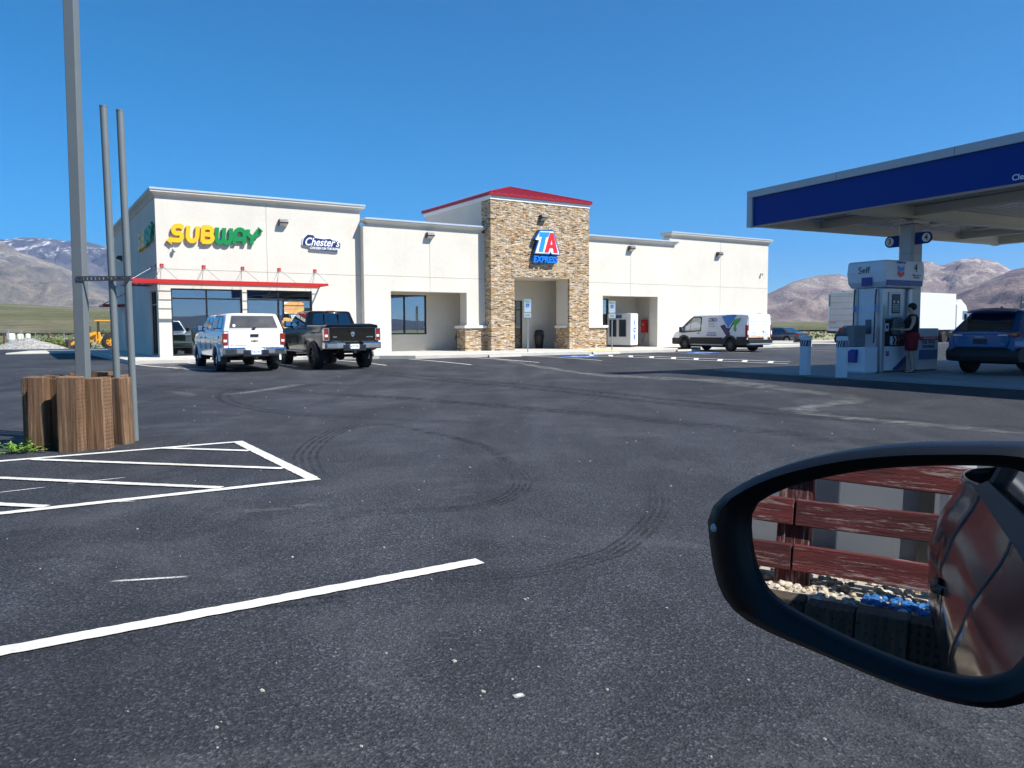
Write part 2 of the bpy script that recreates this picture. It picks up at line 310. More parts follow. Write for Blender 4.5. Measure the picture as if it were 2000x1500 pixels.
ASPH = asphalt_mat(); STUCCO = stucco_mat(); STONE = stone_mat()
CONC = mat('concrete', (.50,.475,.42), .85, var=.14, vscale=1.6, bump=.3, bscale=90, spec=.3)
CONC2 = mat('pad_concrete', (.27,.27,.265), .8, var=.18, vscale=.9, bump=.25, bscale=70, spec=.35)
PAINT_W = paint_mat('white_line_paint', (.66,.65,.60), .6); PAINT_B = paint_mat('blue_line_paint', (.05,.16,.5), .3)
PAINT_Y = paint_mat('yellow_line_paint', (.80,.50,.05), .3)
RED = mat('red_enamel', (.50,.018,.014), .38, var=.06); REDROOF = mat('red_roof_metal', (.30,.008,.016), .4, metal=.1, var=.08)
GREY = mat('grey_metal', (.30,.31,.32), .45, metal=.35, var=.06); DKFRAME = mat('black_frame', (.012,.012,.013), .35)
BLACK = mat('black_plastic', (.012,.012,.013), .45); RUBBER = mat('tyre_rubber', (.014,.014,.015), .75, bump=.3, bscale=50)
WHITE = mat('white_metal', (.78,.78,.77), .4, var=.04); CAPM = mat('cap_metal', (.50,.56,.62), .35, metal=.3, var=.05)
CHROME = mat('chrome', (.75,.76,.78), .12, metal=1, var=.05); DARK = mat('dark_underbody', (.01,.01,.01), .8)
GLASS = glass_mat('store_glass', (.46,.54,.54), .52); CARGLASS = glass_mat('car_glass', (.07,.075,.08), .22)
TAIL = mat('tail_lamp_red', (.24,.004,.006), .12, coat=1, var=.1, vscale=20); LAMPW = mat('lamp_clear', (.75,.75,.76), .1, coat=1)
REFL_AZ, REFL_EL, HAZE = 1.8, 9.6, 0.00006
# ------------------------------------------------------------------ site frames
OX, OY = -14.758, 32.777                   # front left corner of the store
SR = R(32.4); DX, DY = math.cos(SR), math.sin(SR); NX, NY = -math.sin(SR), math.cos(SR)
def W(s, v, z=0): return Vector((OX+s*DX+v*NX, OY+s*DY+v*NY, z))
def sv(x, y): return (x-OX)*DX+(y-OY)*DY, (x-OX)*NX+(y-OY)*NY
CX, CY = 6.79, 22.80; CR = R(29.0)
def Cn(a, b, z=0): return Vector((CX+a*math.cos(CR)-b*math.sin(CR), CY+a*math.sin(CR)+b*math.cos(CR), z))
def cab(x, y): return (x-CX)*math.cos(CR)+(y-CY)*math.sin(CR), -(x-CX)*math.sin(CR)+(y-CY)*math.cos(CR)
PADX0, PADX1, PADY0, PADY1, PADZ = -1.55, 16.0, -24.0, -0.35, 0.25
def ss(t): t = max(0, min(1, t)); return t*t*(3-2*t)
def gz(x, y):
    s, v = sv(x, y); a = .15*ss((v+18)/12)
    u, t = cab(x, y); dx = max(PADX0-u, 0, u-PADX1); dy = max(PADY0-t, 0, t-PADY1); d = math.hypot(dx, dy)
    b = .215*ss(1-d/3.6)
    return max(a, b) if a*b == 0 else (a**4+b**4)**.25
# ------------------------------------------------------------------ ground, lot, walkway
def ground_mat():
    m, N, Lk, p = nodes_mat('desert_ground'); tc = N.new('ShaderNodeTexCoord').outputs['Object']
    a = tnoise(N, Lk, tc, .012, 8, .65); b = tnoise(N, Lk, tc, .35, 7, .75); c0 = tnoise(N, Lk, mapping(N, Lk, tc, (.0022,.009,1), (0,0,R(-8))), 1.0, 7, .6)
    sand = ramp(N, [(.3, (.30,.26,.19)), (.7, (.40,.36,.28))]); Lk.new(b.outputs['Fac'], sand.inputs[0])
    grn = ramp(N, [(.3, (.14,.16,.05)), (.5, (.23,.24,.075)), (.7, (.31,.30,.13))]); Lk.new(b.outputs['Fac'], grn.inputs[0])
    r = ramp(N, [(.36, (.25,.25,.25)), (.6, (1,1,1))]); Lk.new(c0.outputs['Fac'], r.inputs[0])
    sp = ramp(N, [(.42, (0,0,0)), (.5, (1,1,1))]); Lk.new(b.outputs['Fac'], sp.inputs[0])
    q = N.new('ShaderNodeMath'); q.operation = 'MULTIPLY'; Lk.new(r.outputs[0], q.inputs[0]); Lk.new(sp.outputs[0], q.inputs[1])
    c = mixc(N, Lk, q.outputs[0], sand.outputs[0], grn.outputs[0])
    v = tnoise(N, Lk, tc, 6, 6, .8); r2 = ramp(N, [(.3, (.6,.6,.6)), (.65, (1.2,1.2,1.2))]); Lk.new(v.outputs['Fac'], r2.inputs[0]); c = mixc(N, Lk, .8, c, r2.outputs[0], 'MULTIPLY')
    Lk.new(c, p.inputs['Base Color']); p.inputs['Roughness'].default_value = .95; p.inputs['Specular IOR Level'].default_value = .1
    return m
GROUNDM = ground_mat()
g = MB(); n = 48; rings = [[(0,0,-.06)]*1]
rad = [60, 200, 800, 3000, 12000]
g.pts([(0,0,-.12)]); 
for r_ in rad: g.pts([(r_*math.cos(2*math.pi*i/n), r_*math.sin(2*math.pi*i/n), -.12) for i in range(n)])
for i in range(n): g.face([0, 1+i, 1+(i+1) % n])
for k in range(len(rad)-1):
    for i in range(n): a = 1+k*n; g.face([a+i, a+n+i, a+n+(i+1) % n, a+(i+1) % n])
tag(g.build('ground', GROUNDM), kind='structure')
# the asphalt lot as a gently sloping sheet
lot = MB(); S0, S1, V0, V1, ST = -44, 112, -62, 40, .5
def in_lot(s, v):
    lim = 30.5-.55*(s+1) if s < -1 else (30.5 if s < 42 else 15.0)
    lim += .5*math.sin(s*.35)+.3*math.sin(s*1.1)
    return v < min(lim, 34)
idx = {}
ns, nv = int((S1-S0)/ST)+1, int((V1-V0)/ST)+1
def lv(i, j):
    if (i, j) not in idx:
        p = W(S0+i*ST, V0+j*ST); idx[i, j] = len(lot.v); lot.v.append((p.x, p.y, gz(p.x, p.y)))
    return idx[i, j]
for i in range(ns-1):
    for j in range(nv-1):
        if in_lot(S0+(i+.5)*ST, V0+(j+.5)*ST): lot.face([lv(i,j), lv(i+1,j), lv(i+1,j+1), lv(i,j+1)], True)
tag(lot.build('parking_lot', ASPH), kind='structure')
# pale dirt verge round the lot
dm, N_, L_, p_ = nodes_mat('verge_dirt'); tc_ = N_.new('ShaderNodeTexCoord').outputs['Object']
a_ = tnoise(N_, L_, tc_, .8, 7, .7); r_ = ramp(N_, [(.3, (.34,.29,.21)), (.7, (.50,.45,.36))]); L_.new(a_.outputs['Fac'], r_.inputs[0]); L_.new(r_.outputs[0], p_.inputs['Base Color']); p_.inputs['Roughness'].default_value = .95
DIRT = dm
vb = MB()
prev = None
for k in range(0, 90):
    s = -44+k*1.8; lim = 30.5-.55*(s+1) if s < -1 else (30.5 if s < 42 else 15.0); lim = min(lim, 34)
    a = W(s, lim-2, -.055); b = W(s, lim+5.5+1.5*math.sin(s*.2)+math.sin(s*.9)*.8, -.055)
    if prev: vb.poly([prev[0], a, b, prev[1]])
    prev = (a, b)
tag(vb.build('dirt_verge', DIRT), kind='structure')

def ribbon(name, path, width, m, off=.008, closed=False, wobble=0, kind='structure', uv=True, step=.4, jit=0):
    P = [Vector((x, y, 0)) for x, y in path]; Q = []
    for a, b in zip(P[:-1], P[1:]):
        k = max(1, int((b-a).length/step))
        for i in range(k): Q.append(a.lerp(b, i/k))
    Q.append(P[-1]); vs = []; fs = []
    for i, q in enumerate(Q):
        t = (Q[min(i+1, len(Q)-1)]-Q[max(0, i-1)]).normalized(); nn = Vector((-t.y, t.x, 0))
        wdt = width*(1+wobble*math.sin(i*1.7)*.5+wobble*math.sin(i*.61)*.5)
        for sgn in (-1, 1):
            p = q+nn*sgn*(wdt/2+(random.uniform(-jit, jit) if jit else 0)); vs.append((p.x, p.y, gz(p.x, p.y)+off))
    for i in range(len(Q)-1): fs.append((2*i, 2*i+1, 2*i+3, 2*i+2))
    me = bpy.data.meshes.new(name); me.from_pydata(vs, [], fs); me.materials.append(m)
    ul = me.uv_layers.new(name='UVMap'); nq = len(Q)-1
    for f in me.polygons:
        for li in f.loop_indices:
            vi = me.loops[li].vertex_index; ul.data[li].uv = (vi % 2, (vi//2)/nq)
    o = bpy.data.objects.new(name, me); COL.objects.link(o); return tag(o, kind=kind)
def line(p, q, wd=.105, m=None, name='lane_marking', off=.008):
    a, b = W(*p), W(*q); near = min(a.length, b.length) < 12; return ribbon(name, [(a.x, a.y), (b.x, b.y)], wd, m or PAINT_W, off, step=.035 if near else .4, wobble=0, jit=.0045 if near else 0)
def smooth_path(P, k=6):
    P = [Vector((a, b)) for a, b in P]; out = []
    for i in range(len(P)-1):
        p0, p1, p2, p3 = P[max(0, i-1)], P[i], P[i+1], P[min(len(P)-1, i+2)]
        for j in range(k):
            t = j/k; out.append(tuple(.5*((2*p1)+(p2-p0)*t+(2*p0-5*p1+4*p2-p3)*t*t+(3*p1-p0-3*p2+p3)*t**3)))
    out.append(tuple(P[-1])); return out
# stall and hatch beside the planter
line((-22, -31.57), (-2.79, -31.57), .115)
line((-22, -28.46), (-2.74, -28.46), .105)
line((-2.79, -28.40), (-2.79, -25.45), .125)
line((-2.85, -25.50), (-9.0, -25.62), .10)
for (a, b) in (((-2.86,-26.35), (-3.66,-25.55)), ((-2.87,-27.74), (-5.0,-25.62)), ((-3.61,-28.40), (-6.3,-25.7)), ((-4.95,-28.40), (-7.6,-25.75)), ((-6.35,-28.40), (-9,-25.75))):
    line(a, b, .095, off=.011)
# stalls in front of the store
for s, v0, v1 in ((3.15,-2.9,-8.6),(6.15,-2.9,-9.4),(9.0,-5.2,-10.6),(12.0,-5.2,-10.6),(15.1,-5.2,-10.6)): line((s, v0), (s, v1), .11)
for s, v0, v1 in ((23.4,-5.2,-8.6),(26.4,-3.4,-8.6),(32.2,-3.2,-9.5),(35.4,-3.2,-9.5),(38.6,-3.2,-9.5),(41.8,-2.2,-8.5)): line((s, v0), (s, v1), .11)
# pedestrian route across the lot towards the pumps
a0, b0 = Vector((17.9,-9.6)), Vector((20.9,-19.0))
a1, b1 = Vector((16.7,-10.0)), Vector((19.7,-19.4))
a0, b0, a1, b1 = Vector((18.13,-5.6)), Vector((21.01,-15.24)), Vector((17.1,-7.0)), Vector((19.74,-16.11))
line(a0, b0, .14, off=.022); line(a1, b1, .14, off=.022)
for k in range(9): t = (k+.3)/9; line(a1.lerp(b1, t), a0.lerp(b0, t), .20, off=.026)
# hatch at the corner walk
arc = [(-1.35,-2.95),(-1.2,-4.3),(-.95,-5.8),(-.45,-7.4),(.4,-8.9),(1.2,-9.6)]
line_pts = smooth_path([tuple(W(*q)[:2]) for q in arc]); ribbon('lane_marking', line_pts, .11, PAINT_W)
line((.55,-3.0), (.9,-9.0), .1)
for k in range(6):
    v = -3.6-k*.95; line((-1.2+.09*k**1.3, v), (.62+.04*k, v-.5), .10, off=.011)
# accessible stall emblems (blue squares with a white figure)
def emblem(s, v):
    a = W(s, v-.7); b = W(s, v+.7); ribbon('accessible_stall_marking', [(a.x,a.y),(b.x,b.y)], 1.45, PAINT_B, .010)
    for q in ([(s+.1,v+.45),(s-.05,v+.1),(s+.3,v-.05),(s+.32,v-.4)],):
        ribbon('accessible_stall_marking', [tuple(W(*c)[:2]) for c in q], .1, PAINT_W, .014)
    cc = [W(s-.05+.36*math.cos(t), v-.12+.36*math.sin(t)) for t in [k*math.pi*1.3/9+math.pi*.6 for k in range(10)]]
    ribbon('accessible_stall_marking', [(c.x, c.y) for c in cc], .09, PAINT_W, .014)
    a = W(s+.12, v+.5); b = W(s+.12, v+.66); ribbon('accessible_stall_marking', [(a.x,a.y),(b.x,b.y)], .16, PAINT_W, .014)
emblem(16.4,-7.4); emblem(24.6,-7.0)
# tyre marks, dust tracks and spills
SK = stain_mat('tyre_rubber_mark', (.008,.008,.009), .85, 5, (1,1,1), .36, .66)
SK2 = stain_mat('faint_tyre_mark', (.010,.010,.011), .6, 5, (1,1,1), .4, .6)
DU = stain_mat('dust_track', (.30,.29,.27), .75, 3.0, (1,1,1), .36, .62)
DU2 = stain_mat('dust_patch', (.26,.25,.24), .6, 4.0, (1,1,1), .40, .66)
def skid(path, offs, wd, m):
    pth = smooth_path(path)
    for o in offs:
        q = []
        for i, p in enumerate(pth):
            a = Vector(pth[max(0, i-1)]); b = Vector(pth[min(len(pth)-1, i+1)]); t = (b-a).normalized(); q.append((p[0]-t.y*o, p[1]+t.x*o))
        ribbon('tyre_mark', q, wd, m, .006, step=.2)
skid([(-1.34,5.75),(-1.18,5.87),(-.95,5.95),(-.48,6.01),(-.17,6.18),(.02,6.57),(.1,7.13),(.0,7.9)], (-.075,-.025,.03,.08), .035, SK)
skid([(-.55,4.30),(-.15,4.36),(.23,4.46),(.39,4.59),(.64,4.82),(.92,5.36),(1.16,6.06),(1.3,6.9)], (-.07,-.02,.03,.08), .035, SK)
skid([(-1.9,7.35),(-2.15,8.1),(-2.35,8.85),(-2.46,9.89),(-2.42,10.79),(-2.22,11.35),(-1.95,11.6)], (-.12,-.04,.04,.12), .05, SK)
skid([(-5.2,20.0),(-6.0,19.5),(-6.5,18.3),(-6.25,16.9),(-5.5,15.2),(-4.31,13.62),(-3.2,12.76),(-2.0,12.2),(-.3,11.6)], (-.1,.1), .12, SK2)
skid([(1.9,17.6),(1.74,16.06),(1.1,13.97),(0,12.6)], (-.07,.07), .05, SK2)
skid([(.0,7.9),(-.3,9.2),(-1.0,10.4),(-2.0,11.7)], (0,), .2, SK2)
skid([(-1.3,3.9),(-1.05,3.95),(-.85,4.0)], (-.04,.04), .06, SK)
skid([(-9,15.5),(-7,15.0),(-4.8,14.3)], (0,), .14, SK2)
skid([(-6,26),(0,19),(4,13),(9,8)], (0,.6), .55, SK2)
skid([(-10,20),(-3,16.5),(3,11),(6,7)], (0,), .7, SK2)
ribbon('dust_track', smooth_path([(-1.5,38),(0,31.0),(1.7,25.9),(3.5,21.3),(5.06,19.0),(5.95,16.6),(6.65,14.8)]), .55, DU, .005, wobble=.4)
ribbon('dust_track', smooth_path([(6.75,14.9),(5.9,14.2),(4.9,13.3),(5.1,12.2),(5.87,11.1),(6.9,9.9),(8.5,8.0)]), .55, DU, .006, wobble=.5)
ribbon('dust_track', [(2.0,24.8),(4.6,23.0)], .35, DU2, .0055)
ribbon('dust_track', smooth_path([(-6.3,17.0),(-5.9,17.9),(-5.65,19.0),(-5.4,20.1)]), .42, DU, .007)
ribbon('dust_track', [(-2.1,5.95),(-1.5,6.2)], .16, DU2, .006)
ribbon('dust_track', smooth_path([(-6.9,16.6),(-7.3,17.4),(-8.0,18)]), .4, DU2, .007)
DU3 = stain_mat('faint_dust', (.16,.16,.16), .35, 6.0, (1,1,1), .42, .70)
ribbon('dust_track', [(.3,2.1),(1.6,2.6),(2.8,3.6)], .8, DU3, .005)
ribbon('dust_track', [(-1.4,2.35),(-.3,2.45)], .3, DU3, .005)
# chips of paint and small stones lying about: nobody could count them
PEB = mat('pebble_stone', (.32,.30,.26), .8, var=.3, vscale=9)
pb = MB(); rnd = random.Random(3)
def pebble(x, y, r):
    z = gz(x, y); k = 6
    ring = [[(x+r*q*math.cos(2*math.pi*j/k+.3)*rnd.uniform(.8,1.2), y+r*q*math.sin(2*math.pi*j/k)*rnd.uniform(.7,1.1), z+h*r) for j in range(k)] for q, h in ((1,0),(.95,.4),(.45,.75))]
    pb.loft(ring, smooth=False)
for _ in range(200):
    t = rnd.uniform(0, 1)**1.6; Y = 2.2+t*24; X = rnd.uniform(-.72, .5)*Y
    s_, v_ = sv(X, Y); u_, t_ = cab(X, Y)
    if v_ < -4 and not (PADX0 < u_ and PADY0 < t_ < PADY1): pebble(X, Y, rnd.uniform(.0025, .0065)*(1+.10*Y))
for x, y in ((-.25,3.21),(-.12,2.93),(.06,3.96),(-.98,2.95),(-.83,4.94)): pebble(x, y, .011)
tag(pb.build('pebbles', PEB), kind='stuff', label='pale grit and small stones scattered over the asphalt', cat='gravel')
CH = stain_mat('paint_chip', (.75,.74,.70), 1.0, 30, (1,1,1), .34, .4)
for a, b in (((-2.25,4.28),(-1.85,4.36)),((-4.1,7.1),(-3.7,7.4)),((-4.5,6.7),(-4.2,6.95)),((-3.4,6.3),(-3.1,6.35)),((-3.9,5.3),(-3.75,5.35)),((0,2.88),(.04,2.90))):
    ribbon('paint_chip', [a, b], .035, CH, .006, step=.1)
# ------------------------------------------------------------------ walkway
def slab(name, poly, z0, z1, m, parent=None, frame=W, bevel=.02):
    b = MB(); b.prism([tuple(frame(a, c)[:2]) for a, c in poly], 'z', z0, z1); return b.build(name, m, parent, bevel)
walk = [(-1.5,-2.8),(5.2,-2.8),(8.2,-3.9),(9.4,-5.0),(24.6,-5.0),(25.8,-3.9),(27.2,-2.9),(39.6,-2.4),(39.6,0),(38.4,1.9),(-.02,1.9),(-.02,16.2),(-1.9,16.2),(-1.6,6)]
tag(slab('walkway', walk, -.1, .30, CONC), kind='structure')
tag(slab('apron', [(-5.6,16.2),(-.02,16.2),(-.02,22),(-4.4,22)], -.1, .22, CONC), kind='structure')
# expansion joints in the walkway: fine dark grooves drawn as thin strips of filler
JM = mat('joint_filler', (.10,.095,.085), .9)
jb = MB()
for s in [x*1.9+.6 for x in range(0, 20)]:
    v0 = -2.75 if s < 5.2 or s > 27.2 else -4.9 if 9.4 < s < 24.6 else -3.6
    a, b = W(s-.012, v0), W(s+.012, -.02); c, d = W(s+.012, v0), W(s-.012, -.02)
    if 15.5 < s < 22: b = W(s+.012, -1.1); d = W(s-.012, -1.1)
    jb.poly([(a.x,a.y,.304),(c.x,c.y,.304),(b.x,b.y,.304),(d.x,d.y,.304)])
tag(jb.build('walkway_joint', JM), kind='structure')
slab_y = MB(); slab_y.prism([tuple(W(a, c)[:2]) for a, c in [(19.3,-4.7),(21.0,-4.7),(21.0,-3.9),(19.3,-3.9)]], 'z', .29, .308)
tag(slab_y.build('tactile_paving', PAINT_Y), kind='structure')
# medians beyond the store
for nm, poly in (('median_kerb', [(43.0,-3.6),(45.2,-3.6),(45.2,1.0),(43.0,3.0),(40.5,3.6),(40.5,2.6)]), ('median_kerb', [(47.5,8.0),(75,6.5),(75,7.7),(47.5,9.2)]), ('median_kerb', [(58,-8),(90,-16),(90,-15),(58,-7)])):
    tag(slab(nm, poly, 0, .30, CONC), kind='structure')
for k in range(9): line((47+3.2*k, -3.5), (47+3.2*k, 3.0), .11)
# ------------------------------------------------------------------ the store
SB = empty('store_building', (OX, OY, 0), SR, 'cream stucco roadside store with stone entrance tower and red hipped roof', 'building')
def wall_holes(name, m, x0, x1, z0, z1, y0, y1, holes, axis='x', parent=None, cols=()):
    b = MB(); xs = sorted({x0, x1, *[h[0] for h in holes], *[h[1] for h in holes], *cols}); zs = sorted({z0, z1, *[h[2] for h in holes], *[h[3] for h in holes]})
    for i in range(len(xs)-1):
        for j in range(len(zs)-1):
            cx, cz = (xs[i]+xs[i+1])/2, (zs[j]+zs[j+1])/2
            if any(h[0] < cx < h[1] and h[2] < cz < h[3] for h in holes): continue
            if axis == 'x': b.box(xs[i], xs[i+1], y0, y1, zs[j], zs[j+1])
            else: b.box(y0, y1, xs[i], xs[i+1], zs[j], zs[j+1])
    return b.build(name, m, parent or SB)
E_ = .003
# left block (x 0..8.95, plane y = 0)
W1, W2 = (.50, 3.42, .34, 3.20), (3.62, 6.56, .34, 3.20)
wall_holes('wall', STUCCO, 0, 8.95, .30, 6.95, 0, .3, [W1, W2])
wall_holes('wall', STUCCO, .3+E_, 15.7, .30, 6.95, 0, .3, [(.45, 2.35, .34, 3.15)], axis='y')
box('wall', STUCCO, SB, 0, 38.0, 15.7+E_, 16.0, .1, 6.5)
box('wall', STUCCO, SB, 8.65, 8.95, .3+E_, 15.7, 6.0, 6.95)
# low bays flank the tower (plane y = -0.4)
O1, O3 = (10.31, 14.50, .30, 3.28), (23.42, 27.64, .30, 3.30)
wall_holes('wall', STUCCO, 8.95+E_, 15.60, .30, 6.35, -.4, .3, [O1])
wall_holes('wall', STUCCO, 21.95+E_, 28.95, .30, 6.35, -.4, .3, [O3])
# right block (plane y = 0)
box('wall', STUCCO, SB, 28.95+E_, 38.0, 0, .3, .30, 6.95)
box('wall', STUCCO, SB, 37.7, 38.0-E_, .3+E_, 15.7, .1, 6.95)
box('wall', STUCCO, SB, 28.95+E_, 29.25, .3+E_, .62, 6.0, 6.95)
# recessed porch behind the openings
wall_holes('porch_wall', STUCCO, 9.0, 28.3, .30, 4.6, 1.7, 1.9, [(10.6, 13.24, 1.16, 3.20), (17.2, 19.28, .30, 3.02), (24.4, 25.55, 1.18, 3.23)])
box('porch_wall', STUCCO, SB, 28.0, 28.3-E_, .3+E_, 1.7-E_, .30, 4.3); box('porch_wall', STUCCO, SB, 9.0, 9.3, .3+E_, 1.7-E_, .30, 4.3)
box('porch_ceiling', STUCCO, SB, 9.3+E_, 28.0-E_, .3+E_, 1.7-E_, 4.32, 4.42)
ROOFM = mat('white_roof_membrane', (.55,.54,.52), .8)
box('roof_deck', ROOFM, SB, .3+E_, 8.65-E_, .3+E_, 15.7-E_, 6.3, 6.42); box('roof_deck', ROOFM, SB, 8.95+E_, 28.95, .3+E_, 15.7-E_, 5.7, 5.8); box('roof_deck', ROOFM, SB, 29.25+E_, 37.7-E_, .3+E_, 15.7-E_, 6.3, 6.42)
# cornices: flared crown with a metal cap
def cornice(x0, x1, y0, y1, z, h):
    prof = [(0,0),(.03,.0),(.03,.07),(.07,.12),(.13,.17),(.19,.20),(.20,h-.03)]
    b = MB(); rings = [[(x0-p,y0-p,z+q),(x1+p,y0-p,z+q),(x1+p,y1+p,z+q),(x0-p,y1+p,z+q)] for p, q in prof]
    b.loft(rings, smooth=False)
    o = b.build('cornice', STUCCO, SB)
    c = MB(); c.loft([[(x0-p,y0-p,z+q),(x1+p,y0-p,z+q),(x1+p,y1+p,z+q),(x0-p,y1+p,z+q)] for p, q in ((.205,h-.075),(.225,h-.075),(.225,h),(.19,h+.012))], smooth=False)
    c.build('metal_cap', CAPM, o)
def cornice_rim(x0, x1, y0, y1, z, h, t=.5):
    # crown runs round the parapet; the middle of the roof stays open
    cornice(x0, x1, y0, y0+t, z, h)
b1 = cornice(-.0, 8.95, 0, 15.98, 6.95, .36)
cornice(9.22, 15.36, -.4, -.05, 6.35, .33); cornice(22.2, 28.95, -.4, -.05, 6.35, .33); cornice(29.17, 38.0, 0, .62, 6.95, .36)
# control joints in the stucco: recessed grooves read as thin dark strips of bead
JB = mat('stucco_joint_bead', (.30,.28,.24), .9)
def jh(x0, x1, y, z): box('control_joint', JB, SB, x0, x1, y-.004, y+.01, z-.009, z+.009)
def jv(x, y, z0, z1): box('control_joint', JB, SB, x-.008, x+.008, y-.005, y+.01, z0, z1)
jh(.0, 8.94, 0, 4.0); jh(8.96, 15.59, -.4, 4.0); jh(21.96, 28.94, -.4, 4.03); jh(28.96, 38, 0, 4.05)
jv(4.55, 0, 3.4, 6.94); jv(12.43, -.4, 3.29, 6.34); jv(25.5, -.4, 3.31, 6.34); jv(33.43, 0, .31, 6.94); jv(28.97, 0, .31, 6.94)
box('control_joint', JB, SB, -.004, .006, .0, 15.9, 3.99, 4.01); box('control_joint', JB, SB, -.005, .006, 7.99, 8.01, .31, 6.94)
# storefront windows
def window(name, x0, x1, z0, z1, y, mull=(), trans=(), parent=SB, axis='x', fw=.055, glass=None, depth=.11):
    b = MB()
    def bar(a0, a1, c0, c1):
        if axis == 'x': b.box(a0, a1, y, y+depth, c0, c1)
        else: b.box(y, y+depth, a0, a1, c0, c1)
    bar(x0, x0+fw, z0, z1); bar(x1-fw, x1, z0, z1); bar(x0+fw, x1-fw, z0, z0+fw*1.3); bar(x0+fw, x1-fw, z1-fw, z1)
    for q in mull: bar(q-fw/2, q+fw/2, z0+fw*1.3, z1-fw)
    for q in trans:
        e = [x0+fw]+[v for m_ in mull for v in (m_-fw/2, m_+fw/2)]+[x1-fw]
        for i in range(0, len(e), 2): bar(e[i], e[i+1], q-fw/2, q+fw/2)
    w_ = b.build(name, DKFRAME, parent); gq = MB()
    t = y+depth*.55
    if axis == 'x': gq.box(x0+fw*.5, x1-fw*.5, t, t+.012, z0+fw*.5, z1-fw*.5)
    else: gq.box(t, t+.012, x0+fw*.5, x1-fw*.5, z0+fw*.5, z1-fw*.5)
    gq.build('pane', glass or GLASS, w_); return w_
wf1 = window('window', *W1, .08, (1.94,), (2.78,)); wf2 = window('window', *W2, .08, (5.03,), (2.78,))
window('window', .45, 2.35, .34, 3.15, .08, (1.05, 1.75), (2.55,), axis='y')
wp = window('window', 10.6, 13.24, 1.16, 3.20, 1.72, (12.0,), ()); window('window', 24.4, 25.55, 1.18, 3.23, 1.72)
dr = window('door', 17.2, 19.28, .30, 3.02, 1.72, (18.25,), (2.5,)); hb = MB()
for x in (18.12, 18.38): hb.tube([(x,1.66,1.0),(x,1.64,1.02),(x,1.64,1.55),(x,1.66,1.57)], .014)
hb.build('handle', GREY, dr)
sdo = box('side_door', GREY, SB, -.02, .02, 11.7, 12.9, .30, 2.45, .01); box('handle', CHROME, sdo, -.08, -.02, 11.8, 11.9, 1.3, 1.33)
# room behind the glass
FL = mat('tiled_floor', (.30,.27,.22), .35, var=.15, vscale=2); INW = mat('interior_wall', (.33,.31,.27), .8, var=.1); CEIL = mat('ceiling_tile', (.40,.40,.39), .9, var=.08)
box('floor_slab', FL, SB, .3+E_, 27.9, 1.9+E_, 9.0, .2, .31); box('floor_slab', FL, SB, .3+E_, 8.99, .3+E_, 1.9, .2, .31)
box('interior_wall', INW, SB, .3+E_, 27.9, 9.0+E_, 9.1, .31, 4.2); box('interior_wall', INW, SB, 8.9, 8.99, .3+E_, 9, .31, 4.3)
box('interior_wall', INW, SB, 27.8, 27.9, 1.9+E_, 9, .31, 4.2)
box('ceiling_panel', CEIL, SB, .3+E_, 8.89, .3+E_, 9, 3.55, 3.6); box('ceiling_panel', CEIL, SB, 9.0, 27.9, 1.9+E_, 9, 3.65, 3.7)
LITM = bpy.data.materials.new('light_panel'); LITM.use_nodes = True
_p = LITM.node_tree.nodes['Principled BSDF']; _p.inputs['Emission Color'].default_value = (1,.97,.9,1); _p.inputs['Emission Strength'].default_value = 4.0
for x in (1.6, 3.8, 6.0):
    for y in (2.0, 4.6, 7.0): box('ceiling_light', LITM, SB, x-.55, x+.55, y-.12, y+.12, 3.53, 3.548)
for x in (11.5, 14.5, 17.6, 21): box('ceiling_light', LITM, SB, x-.6, x+.6, 4-.15, 4+.15, 3.63, 3.648)
# ---- stone entrance tower
TX0, TX1, TY0, TY1, TZ = 15.60, 21.95, -1.0, 6.6, 8.02
b = MB()
for (x0, x1, z0, z1) in ((TX0, 17.02, .30, TZ), (20.60, TX1, .30, TZ), (17.02, 20.60, 4.12, TZ)): b.box(x0, x1, TY0, TY0+.16, z0, z1)
b.box(TX0, TX0+.16, TY0+.16, -.1, .30, TZ); b.box(TX1-.16, TX1, TY0+.16, -.1, .30, TZ)
b.box(17.02-.16, 17.02, TY0+.16, .25, .30, 1.46); b.box(20.60, 20.76, TY0+.16, .25, .30, 1.46)
b.build('stone_facing', STONE, SB)
# relief: individual stones standing proud of the facing
sb = MB(); rr_ = random.Random(11)
def ledge(x0, x1, z0, z1, y, axis='x'):
    z = z0
    while z < z1-.03:
        h = rr_.uniform(.045, .10); x = x0+rr_.uniform(0, .2)
        while x < x1:
            l = rr_.uniform(.12, .5); xe = min(x+l, x1)
            if rr_.random() < .42 and xe-x > .06:
                d = rr_.uniform(.006, .022); ze = min(z+h-.006, z1)
                if axis == 'x': sb.box(x+.004, xe-.004, y-d, y+.01, z+.004, ze)
                else: sb.box(y-d, y+.01, x+.004, xe-.004, z+.004, ze)
            x = xe
        z += h
for r_ in ((TX0, 17.02, .30, TZ), (20.60, TX1, .30, TZ), (17.02, 20.60, 4.12, TZ)): ledge(*r_, TY0)
ledge(TY0, -.4, .30, TZ, TX0, 'y'); ledge(TY0, -.1, 6.9, TZ, TX0, 'y')
ledge(14.36, 15.6, .30, 1.46, -.5); ledge(21.95, 23.6, .30, 1.46, -.5)
sb.build('stone_relief', STONE, SB)
